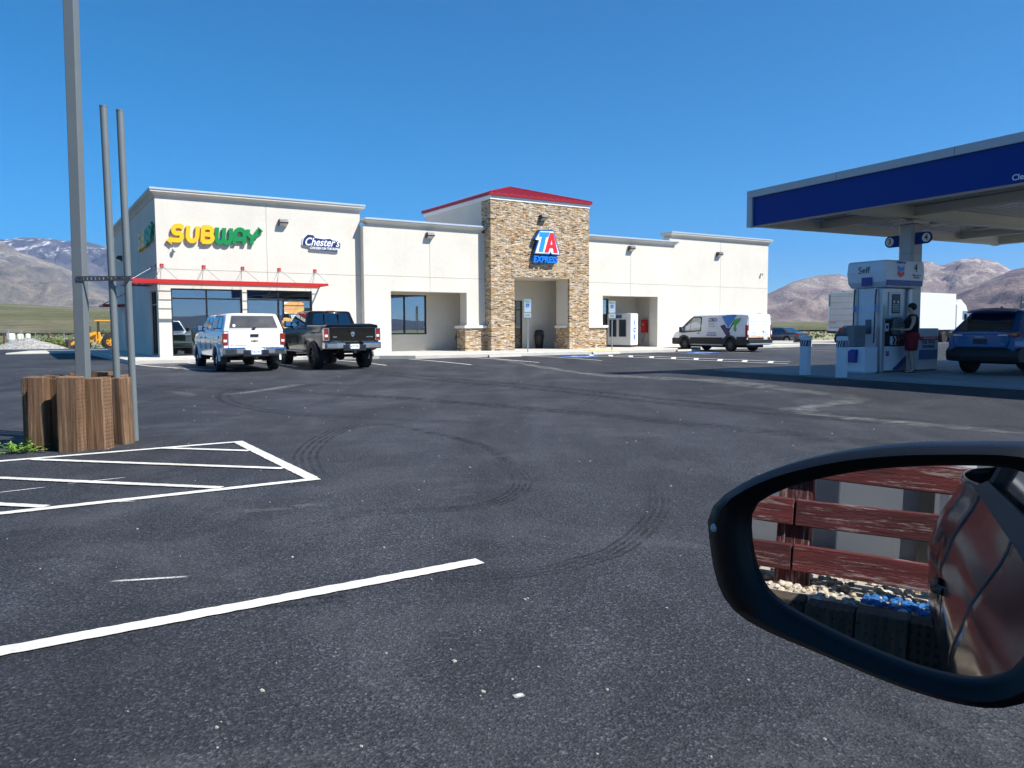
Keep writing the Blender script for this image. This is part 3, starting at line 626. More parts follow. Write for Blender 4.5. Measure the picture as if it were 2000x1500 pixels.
# stucco body of the tower behind and inside the facing
b = MB(); b.box(TX0+.02, TX0+.22, -.1+E_, TY1, 5.6, TZ); b.box(TX1-.22, TX1-.02, -.1+E_, TY1, 5.6, TZ); b.box(TX0+.22+E_, TX1-.22-E_, TY1-.2, TY1-E_, 5.6, TZ)
b.box(17.02-.14, 17.015, TY0+.17, .25, 1.58, 4.3); b.box(20.605, 20.74, TY0+.17, .25, 1.58, 4.3); b.box(17.0, 20.62, TY0+.17, 1.69, 4.13, 4.30)
b.build('tower_wall', STUCCO, SB)
# stone plinths and their caps on the porch piers
box('stone_plinth', STONE, SB, 14.34, 15.595, -.5, .40, .30, 1.46); box('stone_plinth', STONE, SB, 21.955, 23.60, -.5, .40, .30, 1.46)
for q in ((14.26, 15.59, -.60, .5), (21.96, 23.68, -.60, .5), (17.02-.3, 17.08, TY0+.19, .33), (20.54, 20.9, TY0+.19, .33)): box('plinth_cap', WHITE, SB, q[0], q[1], q[2], q[3], 1.46+E_, 1.60, .015)
# roof: white frieze, red eave, hipped standing seam sheets
b = MB(); b.box(TX0-.03, TX1+.03, TY0-.03, TY1+.03, TZ+E_, TZ+.20); b.build('frieze', WHITE, SB)
e = .13; z0 = TZ+.203; rf = MB(); bx0, bx1, by0, by1 = TX0-e, TX1+e, TY0-e, TY1+e; mx = (bx0+bx1)/2; hz = z0+.12+1.05; ry = (bx1-bx0)/2
rf.box(bx0, bx1, by0, by1, z0, z0+.13)
A = [(bx0,by0,z0+.133),(bx1,by0,z0+.133),(bx1,by1,z0+.133),(bx0,by1,z0+.133)]; Rg = [(mx,by0+ry,hz),(mx,by1-ry,hz)]
rf.poly([A[0],A[1],Rg[0]]); rf.poly([A[1],A[2],Rg[1],Rg[0]]); rf.poly([A[2],A[3],Rg[1]]); rf.poly([A[3],A[0],Rg[0],Rg[1]]); rf.poly(A[::-1])
ro = rf.build('roof', REDROOF, SB)
sm_ = MB()
def seam(p, q): 
    p, q = Vector(p), Vector(q); sm_.tube([p+Vector((0,0,.012)), q+Vector((0,0,.012))], .02, 4)
k = 16
for i in range(k+1):
    t = i/k; x = bx0+(bx1-bx0)*t; f = 1-abs(2*t-1); seam((x, by0, z0+.133), (x, by0+ry*f, z0+.133+(hz-z0-.133)*f)); seam((x, by1, z0+.133), (x, by1-ry*f, z0+.133+(hz-z0-.133)*f))
for i in range(1, 19):
    y = by0+(by1-by0)*i/19; f = min(1, (y-by0)/ry, (by1-y)/ry)
    seam((bx0, y, z0+.133), (bx0+ry*f, y, z0+.133+(hz-z0-.133)*f)); seam((bx1, y, z0+.133), (bx1-ry*f, y, z0+.133+(hz-z0-.133)*f))
for a_, b_ in ((A[0],Rg[0]),(A[1],Rg[0]),(A[2],Rg[1]),(A[3],Rg[1]),(Rg[0],Rg[1])): sm_.tube([Vector(a_)+Vector((0,0,.01)), Vector(b_)+Vector((0,0,.01))], .035, 6)
sm_.build('roof_seam', REDROOF, ro)
# ---- red awnings hung from rods
def awning(name, x0, x1, axis, brackets, zb=3.395, out=1.25, zt=4.14, ends=0):
    # frame drawn with out along -y (axis x) or -x (axis y)
    def T(a, o, z): return (a, -o, z) if axis == 'x' else (-o, a, z)
    b = MB()
    def bx(a0, a1, o0, o1, z0, z1):
        p, q = T(a0, o0, z0), T(a1, o1, z1); b.box(min(p[0],q[0]), max(p[0],q[0]), min(p[1],q[1]), max(p[1],q[1]), min(p[2],q[2]), max(p[2],q[2]))
    bx(x0, x1, out-.04, out, zb, zb+.105); bx(x0, x1, .012, .05, zb, zb+.105); bx(x0, x0+.04, .05, out-.04, zb+E_, zb+.102); bx(x1-.04, x1, .05, out-.04, zb+E_, zb+.102)
    nl = 3
    for i in range(nl): o = .25+i*.26; bx(x0+.04, x1-.04, o, o+.018, zb+.03, zb+.06)
    aw = b.build(name, RED, SB)
    for xb in brackets:
        r = MB(); p = T(xb-.07, .004, zt-.07); q = T(xb+.07, .03, zt+.07)
        r.box(min(p[0],q[0]), max(p[0],q[0]), min(p[1],q[1]), max(p[1],q[1]), p[2], q[2])
        bk = r.build('bracket', RED, aw)
        for d_ in (-.42, .42):
            if x0 < xb+d_ < x1 or True:
                xe = min(max(xb+d_, x0+.03), x1-.03); rd = MB(); rd.tube([T(xb, .03, zt), T(xe, out-.08, zb+.11)], .010, 6); rd.build('rod', GREY, aw)
    return aw
awning('awning', -1.12, 6.95, 'x', (.19, 1.85, 3.47, 5.07, 6.72), out=1.15)
awning('awning', -0.0, 3.0, 'y', (.35, 1.5, 2.7), out=1.1, zb=3.398)
awning('awning', 11.2, 13.6, 'y', (11.5, 13.2), out=1.1, zb=2.75, zt=3.4)
LAMPB = mat('wall_pack_bronze', (.06,.055,.05), .4, metal=.4); LENS = mat('lamp_lens', (.45,.46,.47), .2)
def wall_lamp(s, v, z, label, rz=0, big=1):
    p = W(s, v); t = empty('wall_lamp', (p.x, p.y, z), SR+rz, label, 'wall lamp', 'lamps high on the store walls')
    b = MB(); b.prism([(-.01,.16),(-.22,.16),(-.30,.02),(-.26,-.02),(-.01,-.14)], 'x', -.19*big, .19*big); b.build('housing', LAMPB, t, .012)
    b = MB(); b.poly([(-.17,-.262,-.030),(.17,-.262,-.030),(.17,-.02,-.150),(-.17,-.02,-.150)]); b.build('lens', LENS, t)
    b = MB(); b.box(-.12, .12, -.285, -.245, .0, .10); b.build('shield', GREY, t)
wall_lamp(5.28, 0, 6.22, 'wall lamp between the yellow and green sign and the navy sign')
wall_lamp(12.41, -.4, 6.03, 'wall lamp on the low stucco bay left of the stone tower')
wall_lamp(18.80, -1.0, 7.28, 'wall lamp on the stone tower above the blue and red letters')
wall_lamp(25.46, -.4, 6.05, 'wall lamp on the low stucco bay above the ice freezer')
wall_lamp(33.20, 0, 6.10, 'wall lamp on the plain stucco wall above the white van')
wall_lamp(0, 12.2, 5.35, 'dark wall lamp on the shaded side wall of the store', -R(90))
def sec_cam(s, v, z, label, rz=0):
    p = W(s, v); t = empty('security_camera', (p.x, p.y, z), SR+rz, label, 'camera', 'security cameras on the store')
    b = MB(); b.lathe([(.055,0),(.06,.04),(.0,.045)], axis='y', c=(0,-.045,.06)); b.build('mount', WHITE, t)
    b = MB(); b.lathe([(.0,-.07),(.05,-.05),(.07,0),(.07,.06),(.0,.065)], c=(0,-.13,0)); b.build('dome', WHITE, t)
    b = MB(); b.lathe([(.0,-.10),(.03,-.09),(.047,-.055)], c=(0,-.13,0)); b.build('lens', BLACK, t)
    b = MB(); b.tube([(0,-.04,.06),(0,-.13,.07),(0,-.13,.06)], .02); b.build('arm', WHITE, t)
sec_cam(.67, 0, 4.78, 'small white camera on the stucco below the yellow letters')
sec_cam(37.3, 0, 5.0, 'small white camera at the far right end of the store wall')
# ------------------------------------------------------------------ signs on the store
YEL = mat('sign_yellow', (.90,.48,.01), .35); GRN = mat('sign_green', (.005,.22,.055), .35); NAVY = mat('sign_navy', (.012,.03,.12), .35)
SIGNW = mat('sign_white', (.82,.82,.82), .35); BLU = mat('sign_blue', (.01,.17,.62), .35); LBL = mat('sign_light_blue', (.02,.28,.72), .35); SRED = mat('sign_red', (.75,.02,.03), .35)
def poly_part(name, m, parent, pts, y0, y1, mirror=False, bevel=0):
    b = MB(); b.prism(pts, 'y', y0, y1); return b.build(name, m, parent, bevel)
def strokes(name, m, parent, lst, wd, y0, y1, italic=0):
    b = MB()
    for path in lst:
        n_ = len(path)
        for (ax_, az_), (bx_, bz_) in zip(path[:-1], path[1:]):
            d = Vector((bx_-ax_, bz_-az_)); l = d.length
            if l < 1e-6: continue
            d /= l; nn = Vector((-d.y, d.x))*wd/2; e1 = d*wd*.12
            q = [Vector((ax_, az_))-e1+nn, Vector((ax_, az_))-e1-nn, Vector((bx_, bz_))+e1-nn, Vector((bx_, bz_))+e1+nn]
            b.prism([(p.x+italic*p.y, p.y) for p in q], 'y', y0, y1)
            y0 -= .0006
        
    return b.build(name, m, parent)
def arcp(cx, cz, rx, rz, a0, a1, n=8): return [(cx+rx*math.cos(R(a0+(a1-a0)*i/n)), cz+rz*math.sin(R(a0+(a1-a0)*i/n))) for i in range(n+1)]
def sandwich_sign(t):
    h = .62; wd = .195; y0, y1 = -.14, -.04
    LT = {}
    S = [[(.50,.56),(.34,.62)]+arcp(.22,.45,.16,.16,80,270,7)+arcp(.30,.155,.17,.155,80,-90,7)+[(.10,0),(-.02,.0)]]
    U = [[(0,.62),(0,.22)]+arcp(.22,.22,.22,.22,180,360,8)+[(.44,.62)]]
    B = [[(0,0),(0,.62)], [(0,.62),(.26,.62)]+arcp(.26,.47,.17,.15,90,-90,6)+[(.05,.32)], [(.26,.32)]+arcp(.28,.16,.19,.16,90,-90,6)+[(0,0)]]
    Wl = [[(0,.62),(0,.22)]+arcp(.17,.19,.17,.19,180,360,7)+[(.34,.62)], [(.34,.22)]+arcp(.51,.19,.17,.19,180,360,7)+[(.68,.62)]]
    A = [[(0,0),(0,.38)]+arcp(.24,.38,.24,.24,180,0,8)+[(.48,0)], [(.0,.20),(.48,.20)]]
    Y = [[(0,.62),(.0,.45),(.22,.28),(.22,0)], [(.22,.28),(.46,.45),(.46,.56),(.62,.62)]]
    x = .18
    sh = .10
    def put(name, st, dx, m):
        strokes(name, m, t, [[(dx+a, c) for a, c in pth] for pth in st], wd, y0, y1, sh)
    put('letter', S, x, YEL); poly_part('arrow', YEL, t, [(x-.22,-.02),(x-.0,.16),(x+.02,-.20)], -.142, y1)
    put('letter', U, x+.74, YEL); put('letter', B, x+1.44, YEL)
    put('letter', Wl, x+2.10, GRN); put('letter', A, x+2.98, GRN); put('letter', Y, x+3.62, GRN)
    poly_part('arrow', GRN, t, [(x+4.20,.78),(x+4.44,.60),(x+4.16,.42)], -.143, y1)
p = W(.42, 0); t = empty('wall_sign', (p.x, p.y, 5.20), SR, 'large yellow and green channel letters on the sunlit front wall', 'sign'); sandwich_sign(t); t.scale = (.855, 1, .98)
p = W(0, 4.45); t = empty('wall_sign', (p.x, p.y, 5.20), SR-R(90), 'yellow and green letters on the shaded side wall of the store', 'sign'); sandwich_sign(t); t.scale = (.93, 1, .98)
# navy sign
p = W(7.14, 0); t = empty('wall_sign', (p.x, p.y, 5.38), SR, 'navy script lettering sign with white outline beside the wall lamp', 'sign')
def blob(pts, off):
    c = Vector((sum(a for a, _ in pts)/len(pts), sum(b for _, b in pts)/len(pts))); out = []
    for a, b in pts:
        d = Vector((a, b))-c; d2 = d.normalized()*off; out.append((a+d2.x, b+d2.y))
    return out
shape = [(-.98,-.08),(-.92,.22),(-.74,.40),(-.50,.38),(-.40,.26),(.0,.22),(.30,.26),(.40,.20),(.66,.17),(.80,.10),(.80,-.06),(.68,-.14),(.66,-.32),(-.62,-.28),(-.66,-.14)]
poly_part('backing', SIGNW, t, blob(shape, .045), -.06, -.01); poly_part('face', NAVY, t, shape, -.10, -.061)
text('script_lettering', "Chester's", .50, SIGNW, t, (-.10,-.105,.06), bold=.008, shear=.35, sx=.86, depth=.012)
text('small_lettering', 'CHICKEN ON THE RUN', .155, SIGNW, t, (.0,-.105,-.21), bold=.005, sx=.80, depth=.012)
# tower sign
p = W(18.85, -1.0); t = empty('wall_sign', (p.x, p.y, 6.0), SR, 'blue and red initials with blue word below on the stone tower', 'sign')
shp = [(-.42,.62),(.50,.66),(.68,.10),(.94,-.66),(.40,-.68),(.34,-.54),(.22,-.68),(-.78,-.66),(-.52,.10),(-.76,.12)]
poly_part('return', NAVY, t, shp, -.26, -.02)
poly_part('edge', LBL, t, blob(shp, -.05), -.285, -.261)
poly_part('face', SIGNW, t, blob(shp, -.095), -.30, -.286)
poly_part('letter', LBL, t, [(-.40,.50),(.22,.52),(.12,.27),(-.01,.27),(-.22,-.52),(-.50,-.52),(-.28,.27),(-.47,.27)], -.318, -.301)
b = MB()
for q in ([(.24,.50),(.46,.50),(.14,-.54),(-.12,-.54)], [(.30,.50),(.46,.50),(.74,-.54),(.48,-.54)], [(.10,-.12),(.60,-.12),(.64,-.30),(.04,-.30)]):
    b.prism(q, 'y', -.318-.001*len(b.f)/6, -.301)
b.build('letter', SRED, t)
text('word_lettering', 'EXPRESS', .45, BLU, t, (-.02,-.17,-.93), bold=.022, shear=.2, sx=.92, depth=.18)
# ------------------------------------------------------------------ planter, posts, weeds
TIE = wood_mat('railway_tie_wood', ((.05,.028,.016), (.17,.095,.048), (.36,.25,.165)), grain=(18,18,.4), dots=True)
pl = empty('timber_planter', (-5.15, 9.6, 0), 0, 'rough brown upright timbers standing round the bases of the grey posts', 'planter')
ties = [(-5.83,9.44,.13,.22,0),(-5.60,9.20,.20,.2,3),(-5.44,9.38,.12,.2,-4),(-5.17,9.11,.25,.2,1),(-4.94,9.30,.24,.2,-3),(-4.87,9.70,.20,.2,-16),
        (-5.90,9.72,.2,.2,86),(-5.88,10.0,.2,.22,91),(-5.66,10.22,.22,.2,3),(-5.40,10.25,.24,.2,-2),(-5.14,10.2,.22,.2,2)]
rt = random.Random(5)
for i, (x, y, wd, dp, a) in enumerate(ties):
    b = MB(); h = .87+rt.uniform(-.03, .025); k = 7; rings = []
    for j in range(k+1):
        z = h*j/k; f = 1+rt.uniform(-.010, .010); sx = rt.uniform(-.0015, .0015); c_ = .016
        P = [(-wd/2+c_,-dp/2),(wd/2-c_,-dp/2),(wd/2,-dp/2+c_),(wd/2,dp/2-c_),(wd/2-c_,dp/2),(-wd/2+c_,dp/2),(-wd/2,dp/2-c_),(-wd/2,-dp/2+c_)]
        rings.append([(px_*f+sx+rt.uniform(-.002,.002), py_*f+rt.uniform(-.002,.002), z+(rt.uniform(-.012,.012) if j == k else 0)) for px_, py_ in P])
    b.loft(rings, smooth=False)
    o = b.build('timber', TIE, pl, .004, 1, loc=(x+5.15, y-9.6, -.02), rot=(R(rt.uniform(-1.5,1.5)), R(rt.uniform(-1.2,1.2)), R(a)))
b = MB(); b.prism([(-.62,-.05),(-.05,-.2),(.10,.1),(.0,.5),(-.62,.5)], 'z', .0, .5); b.build('soil', DIRT, pl)
POST = mat('post_paint_grey', (.15,.17,.175), .5, var=.06, vscale=4, metal=.1)
pf = empty('sign_frame', (-5.2, 9.9, 0), 0, 'grey square post and two thin pipes joined by a slotted strut', 'post frame')
b = MB(); q = .066; b.loft([[(x+a, y, z) for a, y in ((-q,-q),(q,-q),(q,q),(-q,q))] for x, z in ((-.25,0),(-.18,7.2))], smooth=False); b.build('square_post', POST, pf, .008)
for x0, x1, yy, zt, z0 in ((.19,.15,0,4.18,0),(.36,.33,.05,4.14,-.02)):
    b = MB(); b.tube([(x0,yy,z0),(x1,yy,zt)], .043, 16, True); b.tube([(x1,yy,zt-.005),(x1,yy,zt+.012)], .046, 16); b.build('pipe', POST, pf)
STR = mat('strut_steel', (.10,.105,.11), .45, metal=.6)
b = MB(); b.box(-.24, .46, -.075, -.055, 2.03, 2.045); b.box(-.24, .46, -.075, -.055, 2.075, 2.09)
for k in range(14): b.box(-.24+.05*k, -.215+.05*k, -.075, -.055, 2.045, 2.075)
b.build('strut', STR, pf)
for x in (.17, .345): 
    b = MB(); b.tube([(x-.055,-.06,2.06),(x-.03,.05,2.06),(x+.03,.06,2.06),(x+.055,-.06,2.06)], .012, 6); b.build('pipe_clamp', STR, pf)
# green weed by the planter
LEAF = mat('weed_leaf', (.16,.30,.035), .55, var=.3, vscale=9)
wt = empty('weed', (-5.72, 8.98, 0), 0, 'small bright green leafy weed at the foot of the timbers', 'weed')
def sprig(mb, base, dirv, ln, nl, sz, rr):
    p = Vector(base); d = Vector(dirv).normalized(); pts = [p.copy()]
    for i in range(nl):
        d = (d+Vector((rr.uniform(-.25,.25), rr.uniform(-.25,.25), rr.uniform(-.2,.12)))).normalized(); p = p+d*ln/nl; pts.append(p.copy())
        for s_ in (-1, 1):
            a = d.cross(Vector((0,0,1)))*s_+d*.4+Vector((0,0,rr.uniform(-.1,.4))); a.normalize(); l = sz*rr.uniform(.6,1.2); sd_ = a.cross(Vector((rr.uniform(-.4,.4),rr.uniform(-.4,.4),1))).normalized()*l*.28
            mb.poly([p, p+a*l*.45+sd_, p+a*l, p+a*l*.45-sd_])
    return pts
rw = random.Random(2); lf = MB(); stt = MB()
for i in range(19):
    a = rw.uniform(0, 6.28); l = rw.uniform(.10, .28)
    pts = sprig(lf, (rw.uniform(-.12,.12), rw.uniform(-.06,.06), .01), (math.cos(a)*1.1, math.sin(a)*.5, rw.uniform(.25,.8)), l, 7, .045, rw); stt.tube(pts, .0025, 4)
lf.build('leaf', LEAF, wt); stt.build('stem', LEAF, wt)
# ------------------------------------------------------------------ accessible parking signs
SIGNF = mat('reflective_sign_sheet', (.70,.78,.80), .3)
GALV = mat('galvanised_steel', (.42,.45,.48), .4, metal=.6, var=.1, vscale=8)
def hsign(s, v, lab):
    p = W(s, v); t = empty('parking_sign', (p.x, p.y, .30), R(-4), lab, 'parking sign', 'accessible parking signs on the walkway')
    b = MB(); b.tube([(0,0,0),(0,0,2.55)], .03, 10); b.build('post', GALV, t)
    b = MB(); b.prism(rrect(-.17,.17,1.90,2.52,.035), 'y', -.045, -.035); pn = b.build('sign_panel', SIGNF, t)
    b = MB(); b.prism(rrect(-.155,.155,1.915,2.505,.03), 'y', -.0465, -.0455); b.prism(rrect(-.148,.148,1.922,2.498,.028), 'y', -.0475, -.0468); b.m = [0 if i < len(b.f)//2 else 1 for i in range(len(b.f))]; b.build('border', [GRN, SIGNF], pn)
    b = MB(); b.box(-.075,.075,-.052,-.048,2.16,2.32); b.build('blue_square', BLU, pn)
    strokes('wheelchair_mark', SIGNW, pn, [[(-.01,2.285),(-.01,2.235),(.03,2.235),(.045,2.19)], arcp(-.01,2.215,.036,.036,150,330,8)], .012, -.056, -.0525)
    text('lettering', 'RESERVED\nPARKING', .062, GRN, pn, (0,-.05,2.42), depth=.002)
    b = MB(); b.prism(rrect(-.17,.17,1.66,1.87,.03), 'y', -.045, -.035); p2 = b.build('sign_panel', SIGNF, t); text('lettering', 'MINIMUM\nFINE $250', .055, GRN, p2, (0,-.05,1.765), depth=.002)
hsign(15.66, -4.3, 'blue and white parking sign on a steel post before the stone tower')
hsign(20.87, -4.3, 'blue and white parking sign on a steel post before the ice freezer bay')
def wstop(s, v, lab):
    p = W(s, v); t = MB(); t.prism([(-.09,0),(.09,0),(.06,.11),(-.06,.11)], 'x', -.85, .85); o = t.build('wheel_stop', CONC, None, .01, loc=(p.x, p.y, gz(p.x, p.y)), rot=(0,0,SR)); tag(o, lab, 'wheel stop', 'wheel stops at the stalls')
wstop(13.6, -5.5, 'concrete wheel stop at the stall left of the nearer parking sign')
wstop(19.5, -5.5, 'concrete wheel stop between the two parking signs')
wstop(26.0, -4.6, 'concrete wheel stop at the stall before the ice freezer bay')
# ------------------------------------------------------------------ porch things
def bin_(s, v, lab):
    p = W(s, v); t = empty('trash_can', (p.x, p.y, .31), SR, lab, 'trash can', 'black trash cans in the porch')
    b = MB(); b.lathe([(.20,0),(.215,.02),(.27,.66),(.285,.67),(.285,.70)], n=28); b.build('bin_body', BLACK, t)
    b = MB(); b.lathe([(.30,.70),(.30,.73),(.275,.78),(.255,.95),(.19,1.04),(0,1.06)], n=28); b.build('dome_lid', BLACK, t)
    b = MB(); b.box(-.13,.13,-.285,-.22,.80,.94); b.build('flap', mat('flap_grey', (.03,.03,.032), .5), t)
    b = MB()
    for s_ in (-1, 1): b.tube([(s_*.27,-.08,.62),(s_*.33,-.06,.60),(s_*.33,.06,.60),(s_*.27,.08,.62)], .015, 6)
    b.build('handle', BLACK, t)
bin_(20.12, 1.25, 'black domed trash can inside the tower entrance'); bin_(15.02, 1.2, 'black domed trash can half hidden behind the stone plinth left of the tower')
p = W(21.2, 1.0); t = empty('bucket', (p.x, p.y, .31), SR, 'small white bucket on the porch floor beside the stone plinth', 'bucket')
b = MB(); b.lathe([(.12,0),(.155,.34),(.165,.34),(.165,.37),(.15,.37),(.12,.03)], n=20); b.build('bucket_body', WHITE, t); b = MB(); b.tube(arcp(0,.35,.16,.12,0,180,8) and [(x,0,z) for x, z in arcp(0,.35,.16,.12,0,180,8)], .005, 5); b.build('handle', GREY, t)
b = MB(); b.lathe([(0,.30),(.15,.32),(.1,.40),(0,.42)], n=10); b.build('rag', BLACK, t)
ICEW = mat('freezer_white', (.68,.68,.67), .35, var=.05)
p = W(25.9, .02); t = empty('ice_freezer', (p.x, p.y, .31), SR+R(20), 'white ice freezer with two dark glass doors and blue vertical letters', 'ice freezer')
b = MB(); b.box(0,.9,0,1.62,.10,2.0); b.build('cabinet', ICEW, t, .03); b = MB(); b.box(.04,.86,.04,1.58,0,.10); b.build('base', BLACK, t)
for y0 in (.32, .98):
    b = MB(); b.box(-.03,-.003,y0,y0+.46,.62,1.62); d_ = b.build('glass_door', mat('freezer_glass', (.03,.04,.045), .08, coat=.5), t, .01)
    b = MB(); 
    for q in ((y0-.02,y0,.60,1.64),(y0+.46,y0+.48,.60,1.64),(y0,y0+.46,.60,.62),(y0,y0+.46,1.62,1.64)): b.box(-.036,-.003,q[0],q[1],q[2],q[3])
    b.build('door_frame', GREY, d_)
b = MB(); b.box(-.045,-.003,.62,1.0,1.72,1.90); lg = b.build('logo_plate', NAVY, t); text('lettering', 'ICE', .17, LBL, lg, (-.048,.81,1.81), (R(90),0,-R(90)), bold=.004)
for k, ch in enumerate('ICE'): text('letter', ch, .36, BLU, t, (.45,-.008,1.42-.42*k), (R(90), 0, 0), bold=.022)
p = W(27.995, 1.0); t = empty('hose_cabinet', (p.x, p.y, 1.15), SR, 'red wall cabinet inside the porch beside the ice freezer', 'wall cabinet')
b = MB(); b.box(-.24,-.005,-.21,.21,0,.80); b.build('case', RED, t, .02); b = MB(); b.box(-.25,-.241,-.16,.16,.08,.72); b.build('door', SRED, t); text('lettering', 'FIRE', .1, SIGNW, t, (-.255,0,.5), (R(90),0,-R(90)))
b = MB(); b.tube([(-.03,.1,0),(-.04,.12,-.25),(-.05,.25,-.45),(-.03,.3,-.7)], .012, 6); b.build('conduit', GREY, t)
# furniture and posters seen through the shop windows
MINT = mat('mint_plastic', (.35,.62,.47), .4)
def stool(s, v):
    p = W(s, v); t = empty('dining_chair', (p.x, p.y, .31), SR+R(10), None, 'chair', 'mint green chairs inside the sandwich shop')
    t['label'] = 'mint green dining chair just inside the shop window' if s < 1.2 else 'mint green dining chair further back behind the shop window'
    b = MB(); b.box(-.2,.2,-.2,.2,.62,.66); b.build('seat', MINT, t, .01); b = MB(); b.box(-.2,.2,.18,.21,.72,1.05); b.build('backrest', MINT, t, .01)
    for x in (-.18,.18):
        for y in (-.18,.18): b = MB(); b.tube([(x,y,0),(x*.9,y*.9,.62 if y < 0 else 1.0)], .012, 6); b.build('leg', GREY, t)
stool(1.2, .85); stool(1.5, 1.5)
p = W(.95, .62); t = empty('booth_bench', (p.x, p.y, .31), SR, 'mint green booth bench pressed against the left shop window', 'bench'); box('backrest', MINT, t, -.36,.36,-.12,-.04,.42,.98,.02); box('seat', MINT, t, -.36,.36,-.04,.4,.42,.5,.02)
for x in (-.3,.3):
    for y in (-.08,.34): box('leg', GREY, t, x-.02,x+.02,y-.02,y+.02,0,.42)
TBL = mat('counter_laminate', (.28,.5,.38), .4)
p = W(5.0, 2.6); t = empty('dining_table', (p.x, p.y, .31), SR, 'pale dining table inside the sandwich shop', 'table'); box('tabletop', mat('table_laminate', (.5,.45,.36), .4), t, -.5,.5,-.4,.4,.72,.75); b = MB(); b.tube([(0,0,0),(0,0,.72)], .04); b.build('pedestal', BLACK, t); b = MB(); b.lathe([(.28,0),(.28,.02),(.05,.04)]); b.build('base', BLACK, t)
# window poster with two sandwiches
p = W(5.80, .082); t = empty('window_poster', (p.x, p.y, 0), SR, 'food poster of filled sandwiches stuck inside the right shop window', 'poster')
BR = mat('bread_crust', (.62,.33,.10), .6); HAM = mat('ham_pink', (.75,.25,.20), .6); LET = mat('lettuce_green', (.16,.42,.05), .6); CHS = mat('cheese_yellow', (.9,.6,.1), .6)
def sub_(cx, cz, sc, a):
    def ell(rx, rz, ox, oz, y, m):
        P = []; ca, sa = math.cos(R(a)), math.sin(R(a))
        for x, z in arcp(0,0,rx*sc,rz*sc,0,345,23): x += ox*sc; z += oz*sc; P.append((cx+x*ca-z*sa, cz+x*sa+z*ca))
        poly_part('printed_food', m, t, P, y-.001, y)
    ell(.42,.14,0,-.10,.046,BR); ell(.44,.09,0,0,.044,LET); ell(.43,.07,.0,.02,.042,HAM); ell(.38,.035,0,.05,.040,CHS); ell(.42,.13,0,.12,.038,BR)
poly_part('poster_ground', SIGNW, t, [(-.50,2.16),(.18,2.16),(.18,2.74),(-.50,2.74)], .047, .050); sub_(-.05,2.44,1.1,6); sub_(-.18,1.62,1.15,-24); sub_(.15,1.75,1.0,-40)
poly_part('poster_text_strip', SIGNW, t, [(-.2,1.98),(.42,1.98),(.42,2.10),(-.2,2.10)], .03, .031); text('lettering', 'FOOTLONG', .10, BLU, t, (.11,.028,2.04), bold=.003, depth=.001)
# ------------------------------------------------------------------ vehicles
def wheel(parent, x, y, r, wd, side, rim=None, spokes=6, hub_r=.62, rims=None):
    """side=+1 left (outer face towards +y)"""
    t = MB(); hw = wd/2
    prof = [(r*hub_r,-hw),(r*.90,-hw),(r*.975,-hw*.82),(r,-hw*.5),(r,hw*.5),(r*.975,hw*.82),(r*.90,hw),(r*hub_r,hw),(r*hub_r*.97,hw*.3),(r*hub_r*.97,-hw*.3)]
    ring = []
    t.lathe(prof, axis='y', n=32)
    w_ = MB(); wo = bpy.data.objects.new('wheel', None); COL.objects.link(wo); wo.parent = parent; wo.location = (x, y, r)
    t.build('tyre', RUBBER, wo, sharp=50)
    m = rims or GALV; q = MB(); R0 = r*hub_r; ys = side*hw*.75
    q.lathe([(R0*1.0, ys*.2),(R0*1.0, ys*1.02),(R0*.92, ys*1.04),(R0*.90, ys*.3)], axis='y', n=32)
    for k in range(spokes):
        a = 2*math.pi*k/spokes; ca, sa = math.cos(a), math.sin(a); w1, w2 = R0*.15, R0*.11
        P = [(-w1, R0*.16),(w1, R0*.16),(w2, R0*.93),(-w2, R0*.93)]
        q.loft([[(u*ca+v_*sa, yy, -u*sa+v_*ca) for u, v_ in P] for yy in (ys*.62, ys*.98)], smooth=False)
    q.lathe([(R0*.24, ys*.5),(R0*.24, ys*1.06),(R0*.18, ys*1.12),(0, ys*1.13)], axis='y', n=16)
    q.build('rim', m, wo, sharp=40)
    d_ = MB(); d_.lathe([(0, ys*.25),(R0*.96, ys*.25)], axis='y', n=24); d_.build('brake_disc', DARK, wo)
    return wo
def body_loft(parent, name, m, L, fz0, fz1, fw, arches, sill, mult, crown=.02, dense=.06, x0=0, ns=None):
    xs = set()
    x = x0
    while x < L: xs.add(round(x, 4)); x += .16
    xs.add(L)
    for xc, r in arches:
        for k in range(0, 17): xs.add(round(xc-r*math.cos(math.pi*k/16), 4))
        xs.add(round(xc-r-.002, 4)); xs.add(round(xc+r+.002, 4))
    xs = sorted(v for v in xs if x0 <= v <= L)
    def bot(x):
        z = fz0(x)
        for xc, r in arches:
            if abs(x-xc) <= r+1e-4: z = max(z, .36+math.sqrt(max(0, r*r-(x-xc)**2))*.98) if True else z
        return z
    rings = []
    for x in xs:
        b_, t_, w_ = bot(x), fz1(x), fw(x)
        zs = [b_+(t_-b_)*f for f in (0,.2,.45,.7,.88,.97,1)]
        side = [(w_*mult((z-sill)/(t_-sill)), z) for z in zs]
        top = [(w_*mult(1)*.7, t_+crown*.6), (w_*mult(1)*.35, t_+crown)]
        half = side+top
        ring = [(x, y, z) for y, z in half]+[(x, 0, t_+crown*1.1)]+[(x, -y, z) for y, z in half[::-1]]
        rings.append(ring)
    mb = MB(); mb.loft(rings, True, True); return mb.build(name, m, parent, sharp=38)
